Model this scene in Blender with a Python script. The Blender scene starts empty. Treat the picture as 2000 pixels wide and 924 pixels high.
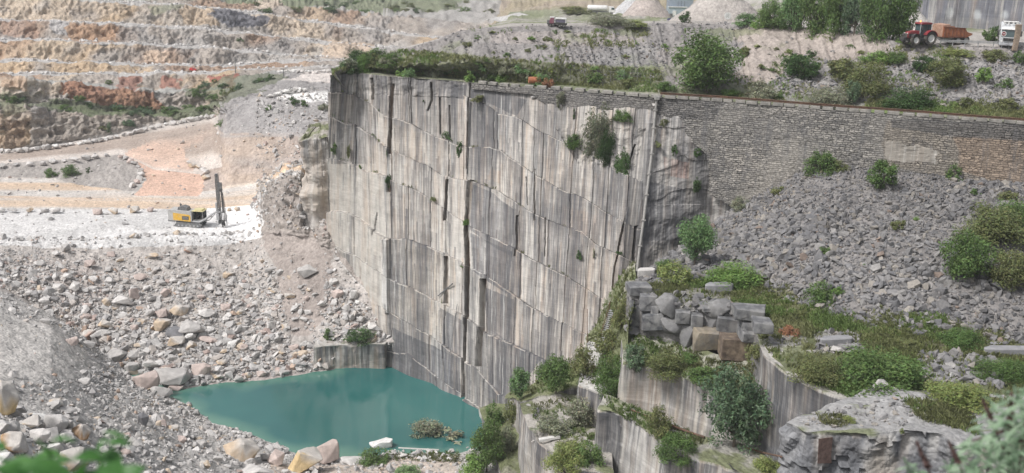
import bpy, bmesh, math, random
import numpy as np
from mathutils import Vector, Matrix
from mathutils.bvhtree import BVHTree

# ------------------------------------------------------------------ camera
sc = bpy.context.scene
COL = sc.collection
FPX = 2145.0                       # focal length in pixels of the 2000 px wide photograph
CZ = 63.0                          # camera height above the water
PITCH = math.atan(612.0 / FPX)
ROLL = math.radians(1.5)
Fv = np.array([0, math.cos(PITCH), -math.sin(PITCH)])
R0 = np.array([1.0, 0, 0]); U0 = np.array([0, math.sin(PITCH), math.cos(PITCH)])
Rv = math.cos(ROLL) * R0 + math.sin(ROLL) * U0
Uv = -math.sin(ROLL) * R0 + math.cos(ROLL) * U0
cam_d = bpy.data.cameras.new('camera'); cam = bpy.data.objects.new('camera', cam_d); COL.objects.link(cam)
cam_d.sensor_width = 36; cam_d.lens = FPX * 36 / 2000; cam_d.clip_end = 5000; cam_d.clip_start = 0.1
M = Matrix(((Rv[0], Uv[0], -Fv[0], 0), (Rv[1], Uv[1], -Fv[1], 0), (Rv[2], Uv[2], -Fv[2], CZ), (0, 0, 0, 1)))
cam.matrix_world = M
cam_d.dof.use_dof = True; cam_d.dof.focus_distance = 150; cam_d.dof.aperture_fstop = 2.4
sc.camera = cam

# ------------------------------------------------------------------ sky, sun, exposure
SUN_EL = math.radians(52); SUN_AZ = math.radians(-122)      # azimuth of the sun seen from above, from +Y clockwise
w = bpy.data.worlds.new('World'); sc.world = w; w.use_nodes = True
nt = w.node_tree; bg = nt.nodes['Background']
sky = nt.nodes.new('ShaderNodeTexSky'); sky.sky_type = 'NISHITA'; sky.sun_disc = False
sky.sun_elevation = SUN_EL; sky.sun_rotation = SUN_AZ; sky.air_density = 1.0; sky.dust_density = 4.0; sky.ozone_density = 0.6
hs = nt.nodes.new('ShaderNodeHueSaturation'); hs.inputs['Saturation'].default_value = 0.30
nt.links.new(sky.outputs[0], hs.inputs['Color']); nt.links.new(hs.outputs[0], bg.inputs['Color'])
bg.inputs['Strength'].default_value = 0.115
sun_d = bpy.data.lights.new('sun', 'SUN'); sun_d.energy = 2.3; sun_d.angle = math.radians(9); sun_d.color = (1, 0.965, 0.94)
sun = bpy.data.objects.new('sun', sun_d); COL.objects.link(sun)
sdir = Vector((math.sin(SUN_AZ) * math.cos(SUN_EL), math.cos(SUN_AZ) * math.cos(SUN_EL), math.sin(SUN_EL)))
sun.rotation_euler = sdir.to_track_quat('Z', 'Y').to_euler()
vs = sc.view_settings
sc.display_settings.display_device = 'sRGB'
vs.view_transform = 'Standard'; vs.look = 'None'; vs.exposure = 0.33; vs.gamma = 1.0; vs.use_curve_mapping = False
sc.cycles.max_bounces = 6; sc.cycles.diffuse_bounces = 2; sc.cycles.glossy_bounces = 3
sc.cycles.transmission_bounces = 3; sc.cycles.volume_bounces = 1; sc.cycles.transparent_max_bounces = 4
sc.cycles.use_denoising = True

# ------------------------------------------------------------------ projection
def ray(px, py):
    return Fv * FPX + Rv * (px - 1000.0) - Uv * (py - 462.0)
def P(px, py, z):
    d = ray(px, py); t = (z - CZ) / d[2]
    return np.array([0, 0, CZ]) + d * t
def D(px, py, dist):
    d = ray(px, py); t = dist / d[1]
    return np.array([0, 0, CZ]) + d * t
def proj(V):
    Q = V - np.array([0, 0, CZ]); f = Q @ Fv; f = np.where(np.abs(f) < 1e-3, 1e-3, f)
    return 1000 + FPX * (Q @ Rv) / f, 462 - FPX * (Q @ Uv) / f, f

# ------------------------------------------------------------------ noise
def _h(ix, iy, iz, s):
    with np.errstate(over='ignore'):
        n = (ix.astype(np.int64) * 374761393 + iy.astype(np.int64) * 668265263 + iz.astype(np.int64) * 2147483647 + s * 1274126177)
        n = (n ^ (n >> 13)) * 1274126177
        n = n ^ (n >> 16)
    return (n & 0xffffff) / float(0xffffff) * 2 - 1
def vn(x, y, z, s=0):
    x, y, z = np.broadcast_arrays(np.asarray(x, float), np.asarray(y, float), np.asarray(z, float))
    ix, iy, iz = np.floor(x), np.floor(y), np.floor(z)
    fx, fy, fz = x - ix, y - iy, z - iz
    fx, fy, fz = [f * f * (3 - 2 * f) for f in (fx, fy, fz)]
    r = 0
    for a in (0, 1):
        for b in (0, 1):
            for c in (0, 1):
                wt = (fx if a else 1 - fx) * (fy if b else 1 - fy) * (fz if c else 1 - fz)
                r = r + wt * _h(ix + a, iy + b, iz + c, s)
    return r
def fbm(x, y, z, s=0, o=4, g=0.5):
    r = 0; a = 1; t = 0
    for k in range(o):
        r = r + a * vn(np.asarray(x) * 2 ** k + 13.1 * k, np.asarray(y) * 2 ** k + 7.7 * k, np.asarray(z) * 2 ** k + 3.3 * k, s + k)
        t += a; a *= g
    return r / t * 1.6
def sstep(a, b, x):
    t = np.clip((x - a) / (b - a), 0, 1); return t * t * (3 - 2 * t)
def inpoly(x, y, poly):
    r = np.zeros(x.shape, bool); n = len(poly); j = n - 1
    for i in range(n):
        xi, yi = poly[i]; xj, yj = poly[j]
        c = ((yi > y) != (yj > y)) & (x < (xj - xi) * (y - yi) / ((yj - yi) if yj != yi else 1e-9) + xi)
        r ^= c; j = i
    return r

# ------------------------------------------------------------------ object helpers
def tag(o, label=None, cat=None, group=None, kind=None):
    if label: o['label'] = label
    if cat: o['category'] = cat
    if group: o['group'] = group
    if kind: o['kind'] = kind
    return o
def empty(name, loc=(0, 0, 0), rz=0.0, label=None, cat=None, group=None):
    o = bpy.data.objects.new(name, None); COL.objects.link(o); o.location = loc; o.rotation_euler = (0, 0, rz)
    o.empty_display_size = 0.3
    return tag(o, label, cat, group)
def mesh_np(name, V, F, mats, cols=None, uv=None, smooth=False, parent=None, link=True, midx=None, fattr=None):
    """F: int array (n,3|4) or list of such arrays; cols per vertex (n,3)"""
    Fs = F if isinstance(F, list) else [F]
    me = bpy.data.meshes.new(name)
    V = np.asarray(V, np.float32)
    me.vertices.add(len(V)); me.vertices.foreach_set('co', V.ravel())
    loops = np.concatenate([f.ravel() for f in Fs]).astype(np.int32)
    tot = np.concatenate([np.full(len(f), f.shape[1], np.int32) for f in Fs])
    st = np.concatenate([[0], np.cumsum(tot)[:-1]]).astype(np.int32)
    me.loops.add(len(loops)); me.loops.foreach_set('vertex_index', loops)
    me.polygons.add(len(tot)); me.polygons.foreach_set('loop_start', st); me.polygons.foreach_set('loop_total', tot)
    if midx is not None: me.polygons.foreach_set('material_index', np.asarray(midx, np.int32))
    me.update(calc_edges=True)
    if cols is not None:
        c = np.ones((len(V), 4), np.float32); c[:, :3] = cols[:, :3]
        if cols.shape[1] > 3: c[:, 3] = cols[:, 3]
        a = me.attributes.new('Col', 'FLOAT_COLOR', 'POINT'); a.data.foreach_set('color', c.ravel())
    if uv is not None:
        u = me.uv_layers.new(name='UVMap'); u.data.foreach_set('uv', np.asarray(uv, np.float32)[loops].ravel())
    me.polygons.foreach_set('use_smooth', np.full(len(tot), smooth, bool))
    for m in (mats if isinstance(mats, (list, tuple)) else [mats]): me.materials.append(m)
    me.validate(verbose=False)
    if not link: return me
    o = bpy.data.objects.new(name, me); COL.objects.link(o)
    if parent: o.parent = parent
    return o
def grid_faces(R, C, off=0):
    i = np.arange(R - 1)[:, None] * C + np.arange(C - 1)[None, :] + off
    return np.stack([i, i + 1, i + C + 1, i + C], -1).reshape(-1, 4)

class MB:
    """collects shaped boxes, bars and lathes; build() links one mesh"""
    def __init__(s): s.bm = bmesh.new(); s.mi = 0
    def _xf(s, vs, loc, rot):
        m = Matrix.Translation(Vector([float(q) for q in loc]))
        if rot is not None: m = m @ (rot.to_4x4() if isinstance(rot, Matrix) else Matrix.Rotation(rot, 4, 'Z'))
        bmesh.ops.transform(s.bm, matrix=m, verts=vs)
    def box(s, loc, size, rot=None, bevel=0.0, taper=None):
        r = bmesh.ops.create_cube(s.bm, size=1.0); vs = r['verts']
        for v in vs:
            k = 1.0
            if taper is not None and v.co.z > 0: k = taper
            v.co = Vector((v.co.x * size[0] * k, v.co.y * size[1] * k, v.co.z * size[2]))
        s._xf(vs, loc, rot)
        if bevel > 0:
            es = list({e for v in vs for e in v.link_edges})
            bmesh.ops.bevel(s.bm, geom=es, offset=bevel, segments=2, affect='EDGES', profile=0.5)
        return s
    def prism(s, pts, y0, y1, rot=None, loc=(0, 0, 0), axis='Y'):
        """side outline pts (a,b) extruded along axis; axis Y: (x,z)"""
        def mk(a, b, c):
            return {'Y': (a, c, b), 'X': (c, a, b), 'Z': (a, b, c)}[axis]
        A = [s.bm.verts.new(mk(a, b, y0)) for a, b in pts]; B = [s.bm.verts.new(mk(a, b, y1)) for a, b in pts]
        n = len(pts)
        s.bm.faces.new(A); s.bm.faces.new(B[::-1])
        for i in range(n): s.bm.faces.new((A[i], B[i], B[(i + 1) % n], A[(i + 1) % n]))
        s._xf(A + B, loc, rot); return s
    def tube(s, a, b, r0, r1=None, n=8, cap=True):
        a = Vector([float(q) for q in a]); b = Vector([float(q) for q in b]); r1 = r0 if r1 is None else r1
        d = b - a; L = d.length
        if L < 1e-6: return s
        q = d.to_track_quat('Z', 'Y').to_matrix()
        A = [s.bm.verts.new(a + q @ Vector((r0 * math.cos(2 * math.pi * i / n), r0 * math.sin(2 * math.pi * i / n), 0))) for i in range(n)]
        B = [s.bm.verts.new(b + q @ Vector((r1 * math.cos(2 * math.pi * i / n), r1 * math.sin(2 * math.pi * i / n), 0))) for i in range(n)]
        for i in range(n): s.bm.faces.new((A[i], A[(i + 1) % n], B[(i + 1) % n], B[i]))
        if cap: s.bm.faces.new(A[::-1]); s.bm.faces.new(B)
        return s
    def path(s, pts, r, n=6):
        for i in range(len(pts) - 1):
            ra = r if not isinstance(r, (list, tuple)) else r[i]; rb = r if not isinstance(r, (list, tuple)) else r[i + 1]
            s.tube(pts[i], pts[i + 1], ra, rb, n)
        return s
    def lathe(s, prof, loc, axis='Y', n=24):
        """prof: list of (r, h) closed ring profile revolved round axis"""
        rings = []
        for k in range(n):
            a = 2 * math.pi * k / n; ring = []
            for r, h in prof:
                c, d = r * math.cos(a), r * math.sin(a)
                v = {'Y': (c, h, d), 'X': (h, c, d), 'Z': (c, d, h)}[axis]
                ring.append(s.bm.verts.new(Vector(v) + Vector(loc)))
            rings.append(ring)
        m = len(prof)
        for k in range(n):
            A, B = rings[k], rings[(k + 1) % n]
            for i in range(m - 1):
                s.bm.faces.new((A[i], A[i + 1], B[i + 1], B[i]))
        return s
    def build(s, name, mat, parent=None, smooth=False):
        bmesh.ops.recalc_face_normals(s.bm, faces=s.bm.faces[:])
        me = bpy.data.meshes.new(name); s.bm.to_mesh(me); s.bm.free()
        for m in (mat if isinstance(mat, (list, tuple)) else [mat]): me.materials.append(m)
        if smooth:
            me.polygons.foreach_set('use_smooth', [True] * len(me.polygons))
        o = bpy.data.objects.new(name, me); COL.objects.link(o)
        if parent: o.parent = parent
        return o

# ------------------------------------------------------------------ materials
def newmat(name):
    m = bpy.data.materials.new(name); m.use_nodes = True
    b = m.node_tree.nodes['Principled BSDF']; return m, m.node_tree, b
def _n(nt, t, **kw):
    n = nt.nodes.new(t)
    for k, v in kw.items():
        if k in n.inputs.keys(): n.inputs[k].default_value = v
        else: setattr(n, k, v)
    return n
def _mix(nt, fac, a, b, mode='MIX'):
    m = nt.nodes.new('ShaderNodeMix'); m.data_type = 'RGBA'; m.blend_type = mode
    for s, v in ((m.inputs[0], fac), (m.inputs[6], a), (m.inputs[7], b)):
        if isinstance(v, (int, float)): s.default_value = v
        elif isinstance(v, tuple): s.default_value = v if len(v) == 4 else (*v, 1)
        else: nt.links.new(v, s)
    return m.outputs[2]
def _ramp(nt, fac, pts):
    r = nt.nodes.new('ShaderNodeValToRGB'); e = r.color_ramp.elements
    while len(e) < len(pts): e.new(0.5)
    for i, (p, c) in enumerate(pts):
        e[i].position = p; e[i].color = (c, c, c, 1) if isinstance(c, (int, float)) else (*c, 1)
    nt.links.new(fac, r.inputs[0]); return r.outputs[0]
def _noise(nt, vec, scale, detail=4, rough=0.55, dist=0.0):
    n = _n(nt, 'ShaderNodeTexNoise'); n.inputs['Scale'].default_value = scale; n.inputs['Detail'].default_value = detail
    n.inputs['Roughness'].default_value = rough; n.inputs['Distortion'].default_value = dist
    if vec is not None: nt.links.new(vec, n.inputs['Vector'])
    return n.outputs['Fac']
def _map(nt, vec, scale=(1, 1, 1), loc=(0, 0, 0)):
    m = _n(nt, 'ShaderNodeMapping'); m.inputs['Scale'].default_value = scale; m.inputs['Location'].default_value = loc
    nt.links.new(vec, m.inputs['Vector']); return m.outputs[0]
def _math(nt, op, a, b=0.0, clamp=False):
    m = nt.nodes.new('ShaderNodeMath'); m.operation = op; m.use_clamp = clamp
    for s, v in zip(m.inputs, (a, b)):
        if isinstance(v, (int, float)): s.default_value = v
        else: nt.links.new(v, s)
    return m.outputs[0]
def _bump(nt, h, bsdf, strength=0.5, dist=0.1):
    b = _n(nt, 'ShaderNodeBump'); b.inputs['Strength'].default_value = strength; b.inputs['Distance'].default_value = dist
    nt.links.new(h, b.inputs['Height']); nt.links.new(b.outputs[0], bsdf.inputs['Normal'])

def mat_ground(name='stony_ground', s1=1.6, s2=7.0, bump=0.4, var=0.22):
    m, t, b = newmat(name)
    tc = _n(t, 'ShaderNodeTexCoord').outputs['Object']
    col = _n(t, 'ShaderNodeAttribute', attribute_name='Col').outputs['Color']
    n1 = _noise(t, tc, s1, 6, 0.65); n2 = _noise(t, tc, 0.18, 4, 0.6)
    v = _n(t, 'ShaderNodeTexVoronoi', feature='F1'); v.inputs['Scale'].default_value = s2 * 0.4; t.links.new(tc, v.inputs['Vector'])
    v.inputs['Randomness'].default_value = 1.0
    f1 = _ramp(t, n1, [(0.3, 1 - var), (0.7, 1 + var * 0.6)])
    f2 = _ramp(t, n2, [(0.3, 0.85), (0.7, 1.12)])
    sepc = _n(t, 'ShaderNodeSeparateColor'); t.links.new(v.outputs['Color'], sepc.inputs[0])
    f3 = _ramp(t, sepc.outputs[0], [(0, 1 - var * 0.7), (1, 1 + var * 0.5)])
    c = _mix(t, 1.0, col, f1, 'MULTIPLY'); c = _mix(t, 1.0, c, f2, 'MULTIPLY'); c = _mix(t, 1.0, c, f3, 'MULTIPLY')
    t.links.new(c, b.inputs['Base Color']); b.inputs['Roughness'].default_value = 0.95
    b.inputs['Specular IOR Level'].default_value = 0.2
    h = _math(t, 'ADD', n1, _math(t, 'MULTIPLY', v.outputs['Distance'], -0.8))
    _bump(t, h, b, bump, 0.35)
    return m

def mat_cliff(name='sawn_stone_face', dark=1.0):
    m, t, b = newmat(name)
    uv = _n(t, 'ShaderNodeUVMap').outputs[0]
    at = _n(t, 'ShaderNodeAttribute', attribute_name='Col'); col = at.outputs['Color']; amt = at.outputs['Alpha']
    tc = _n(t, 'ShaderNodeTexCoord').outputs['Object']
    wob = _noise(t, _map(t, uv, (0.5, 0.15, 1)), 1.0, 2)
    sA = _noise(t, _map(t, uv, (0.55, 0.030, 1)), 1.0, 6, 0.72)          # broad curtains of stain
    sB = _noise(t, _map(t, uv, (2.1, 0.05, 1), (31, 5, 0)), 1.0, 5, 0.78)   # thin runs
    sC = _noise(t, _map(t, uv, (1.3, 0.05, 1), (77, 3, 0)), 1.0, 5, 0.75)
    sD = _noise(t, _map(t, uv, (0.8, 0.04, 1), (11, 9, 0)), 1.0, 4, 0.6)
    saw = _noise(t, _map(t, uv, (0.25, 7.0, 1), (3, 3, 0)), 1.0, 3)
    mott = _noise(t, tc, 0.55, 6, 0.65); big = _noise(t, tc, 0.09, 3, 0.5)
    c = _mix(t, _ramp(t, sD, [(0.50, 0), (0.70, 0.50)]), col, (0.43, 0.335, 0.26))           # warm iron runs
    c = _mix(t, _ramp(t, sC, [(0.50, 0), (0.62, 0.62)]), c, (0.56, 0.54, 0.50))              # lime runs
    # dark runs: threshold moves with the amount attribute
    dk = _math(t, 'ADD', _math(t, 'MULTIPLY', sA, 0.45), _math(t, 'MULTIPLY', sB, 0.55))
    thr = _math(t, 'ADD', dk, _math(t, 'MULTIPLY', amt, 0.22))
    thr = _math(t, 'ADD', thr, _math(t, 'MULTIPLY', _math(t, 'SUBTRACT', big, 0.5), 0.25))
    df = _ramp(t, thr, [(0.515, 0), (0.56, 0.45), (0.66, 0.9 * dark)])
    c = _mix(t, df, c, (0.085, 0.087, 0.095))
    wl = _ramp(t, _math(t, 'ADD', sB, _math(t, 'MULTIPLY', sC, 0.3)), [(0.74, 0), (0.80, 0.5)])
    c = _mix(t, wl, c, (0.66, 0.65, 0.62))
    c = _mix(t, 1.0, c, _ramp(t, mott, [(0.3, 0.80), (0.72, 1.12)]), 'MULTIPLY')
    c = _mix(t, 1.0, c, _ramp(t, saw, [(0.35, 0.92), (0.65, 1.05)]), 'MULTIPLY')
    t.links.new(c, b.inputs['Base Color']); b.inputs['Roughness'].default_value = 0.85
    b.inputs['Specular IOR Level'].default_value = 0.25
    h = _math(t, 'ADD', _math(t, 'MULTIPLY', mott, 1.0), _math(t, 'MULTIPLY', sB, 0.8))
    _bump(t, h, b, 0.35, 0.25)
    return m

def mat_masonry():
    m, t, b = newmat('rubble_masonry')
    uv = _n(t, 'ShaderNodeUVMap').outputs[0]
    tc = _n(t, 'ShaderNodeTexCoord').outputs['Object']
    nz = _n(t, 'ShaderNodeTexNoise'); nz.inputs['Scale'].default_value = 2.2; nz.inputs['Detail'].default_value = 3; t.links.new(uv, nz.inputs['Vector'])
    va = t.nodes.new('ShaderNodeVectorMath'); va.operation = 'SUBTRACT'; t.links.new(nz.outputs['Color'], va.inputs[0]); va.inputs[1].default_value = (.5, .5, .5)
    vb = t.nodes.new('ShaderNodeVectorMath'); vb.operation = 'SCALE'; t.links.new(va.outputs[0], vb.inputs[0]); vb.inputs['Scale'].default_value = 0.55
    vc = t.nodes.new('ShaderNodeVectorMath'); vc.operation = 'ADD'; t.links.new(uv, vc.inputs[0]); t.links.new(vb.outputs[0], vc.inputs[1])
    br = _n(t, 'ShaderNodeTexBrick', offset=0.43, squash=1.35, squash_frequency=3); t.links.new(vc.outputs[0], br.inputs['Vector'])
    br.inputs['Scale'].default_value = 1.0; br.inputs['Brick Width'].default_value = 0.62; br.inputs['Row Height'].default_value = 0.28
    br.inputs['Mortar Size'].default_value = 0.045; br.inputs['Mortar Smooth'].default_value = 0.35; br.inputs['Bias'].default_value = -0.1
    br.inputs['Color1'].default_value = (0.36, 0.34, 0.31, 1); br.inputs['Color2'].default_value = (0.17, 0.165, 0.16, 1)
    br.inputs['Mortar'].default_value = (0.08, 0.078, 0.075, 1)
    at = _n(t, 'ShaderNodeAttribute', attribute_name='Col').outputs['Color']
    big = _noise(t, tc, 0.16, 4, 0.6); fine = _noise(t, tc, 3.0, 4, 0.6)
    st = _noise(t, _map(t, uv, (0.9, 0.10, 1)), 1.0, 5, 0.7)
    c = _mix(t, _ramp(t, big, [(0.42, 0.0), (0.66, 0.55)]), br.outputs['Color'], (0.31, 0.295, 0.27))
    c = _mix(t, 1.0, c, at, 'MULTIPLY')
    c = _mix(t, _ramp(t, st, [(0.52, 0), (0.66, 0.6)]), c, (0.15, 0.15, 0.155))
    c = _mix(t, 1.0, c, _ramp(t, fine, [(0.3, 0.72), (0.7, 1.25)]), 'MULTIPLY')
    t.links.new(c, b.inputs['Base Color']); b.inputs['Roughness'].default_value = 0.95; b.inputs['Specular IOR Level'].default_value = 0.2
    h = _math(t, 'SUBTRACT', _math(t, 'MULTIPLY', fine, 0.5), br.outputs['Fac'])
    _bump(t, h, b, 0.9, 0.12)
    return m

def mat_attr(name, rough=0.95, nscale=6.0, var=0.25, bump=0.35, spec=0.2, dist=0.05):
    m, t, b = newmat(name)
    tc = _n(t, 'ShaderNodeTexCoord').outputs['Object']
    col = _n(t, 'ShaderNodeAttribute', attribute_name='Col').outputs['Color']
    n1 = _noise(t, tc, nscale, 5, 0.65)
    c = _mix(t, 1.0, col, _ramp(t, n1, [(0.3, 1 - var), (0.7, 1 + var)]), 'MULTIPLY')
    t.links.new(c, b.inputs['Base Color']); b.inputs['Roughness'].default_value = rough; b.inputs['Specular IOR Level'].default_value = spec
    if bump: _bump(t, n1, b, bump, dist)
    return m
def mat_leaf(name, trans=0.25):
    m, t, b = newmat(name)
    col = _n(t, 'ShaderNodeAttribute', attribute_name='Col').outputs['Color']
    oi = _n(t, 'ShaderNodeObjectInfo').outputs['Random']
    c = _mix(t, 1.0, col, _ramp(t, oi, [(0, (0.85, 0.9, 0.8)), (1, (1.12, 1.1, 1.05))]), 'MULTIPLY')
    t.links.new(c, b.inputs['Base Color']); b.inputs['Roughness'].default_value = 0.6; b.inputs['Specular IOR Level'].default_value = 0.25
    tr = t.nodes.new('ShaderNodeBsdfTranslucent'); t.links.new(c, tr.inputs['Color'])
    mx = t.nodes.new('ShaderNodeMixShader'); mx.inputs[0].default_value = trans
    t.links.new(b.outputs[0], mx.inputs[1]); t.links.new(tr.outputs[0], mx.inputs[2])
    t.links.new(mx.outputs[0], t.nodes['Material Output'].inputs['Surface'])
    return m
def mat_plain(name, c, rough=0.6, metal=0.0, nscale=4.0, var=0.15, spec=0.5, dirt=None, dfac=0.5, bump=0.0):
    m, t, b = newmat(name)
    tc = _n(t, 'ShaderNodeTexCoord').outputs['Object']
    n1 = _noise(t, tc, nscale, 5, 0.6)
    cc = _mix(t, 1.0, (*c, 1), _ramp(t, n1, [(0.3, 1 - var), (0.7, 1 + var)]), 'MULTIPLY')
    if dirt:
        n2 = _noise(t, tc, nscale * 0.45, 6, 0.7)
        cc = _mix(t, _ramp(t, n2, [(0.45, 0), (0.62, dfac)]), cc, (*dirt, 1))
    t.links.new(cc, b.inputs['Base Color']); b.inputs['Roughness'].default_value = rough; b.inputs['Metallic'].default_value = metal
    b.inputs['Specular IOR Level'].default_value = spec
    if bump: _bump(t, n1, b, bump, 0.05)
    return m
MG = mat_ground(); MC = mat_cliff(); MM = mat_masonry()
MR = mat_attr('broken_rock', nscale=2.5, var=0.22, bump=0.5, dist=0.15)
ML = mat_leaf('leaves'); MSTEM = mat_plain('bark', (0.13, 0.11, 0.09), 0.9, var=0.3)

# ------------------------------------------------------------------ lofts
GEO = {}            # name -> vertex grids, for scattering
BVHS = []
def grid_bvh(V):
    R, C = V.shape[:2]
    BVHS.append(BVHTree.FromPolygons([tuple(v) for v in V.reshape(-1, 3)], [tuple(f) for f in grid_faces(R, C).tolist()]))
def row(mode, pts):
    """pts (px, py, value): value is the height in mode 'z', the distance along Y in mode 'd'"""
    K = np.array([p[0] for p in pts], float)
    W = np.array([(P(p[0], p[1], p[2]) if mode == 'z' else D(p[0], p[1], p[2])) for p in pts])
    return K, W
def smooth1(K, W, keys, sm):
    A = np.stack([np.interp(keys, K, W[:, i]) for i in range(3)], -1)
    for _ in range(sm):
        B = A.copy(); B[1:-1] = (A[:-2] + 2 * A[1:-1] + A[2:]) / 4; A = B
    return A
def loft(rows, keys, segs, sm=2):
    G = [smooth1(K, W, keys, sm) for K, W in rows]
    out = []; rp = []
    for i in range(len(G) - 1):
        n = segs[i] if isinstance(segs, list) else segs
        for k in range(n):
            t = k / n; out.append(G[i] * (1 - t) + G[i + 1] * t); rp.append(i + t)
    out.append(G[-1]); rp.append(len(G) - 1)
    return np.array(out), np.array(rp)
def normals(V):
    a = np.gradient(V, axis=0); b = np.gradient(V, axis=1)
    n = np.cross(b, a); l = np.linalg.norm(n, axis=-1, keepdims=True) + 1e-9
    return n / l
def displace(V, amp, scale=0.25, seed=1, o=5, g=0.55, ridged=False):
    n = normals(V)
    f = fbm(V[..., 0] * scale, V[..., 1] * scale, V[..., 2] * scale, seed, o, g)
    if ridged: f = 0.6 - np.abs(f) * 1.6
    A = amp if np.isscalar(amp) else amp[..., None] if np.ndim(amp) == 2 else np.asarray(amp)[:, None, None]
    return V + n * f[..., None] * A
def col_grid(shape, base):
    c = np.empty(shape + (3,)); c[:] = base; return c
def blend(c, mask, col):
    m = np.clip(mask, 0, 1)[..., None]; c[:] = c * (1 - m) + np.asarray(col) * m
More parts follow.
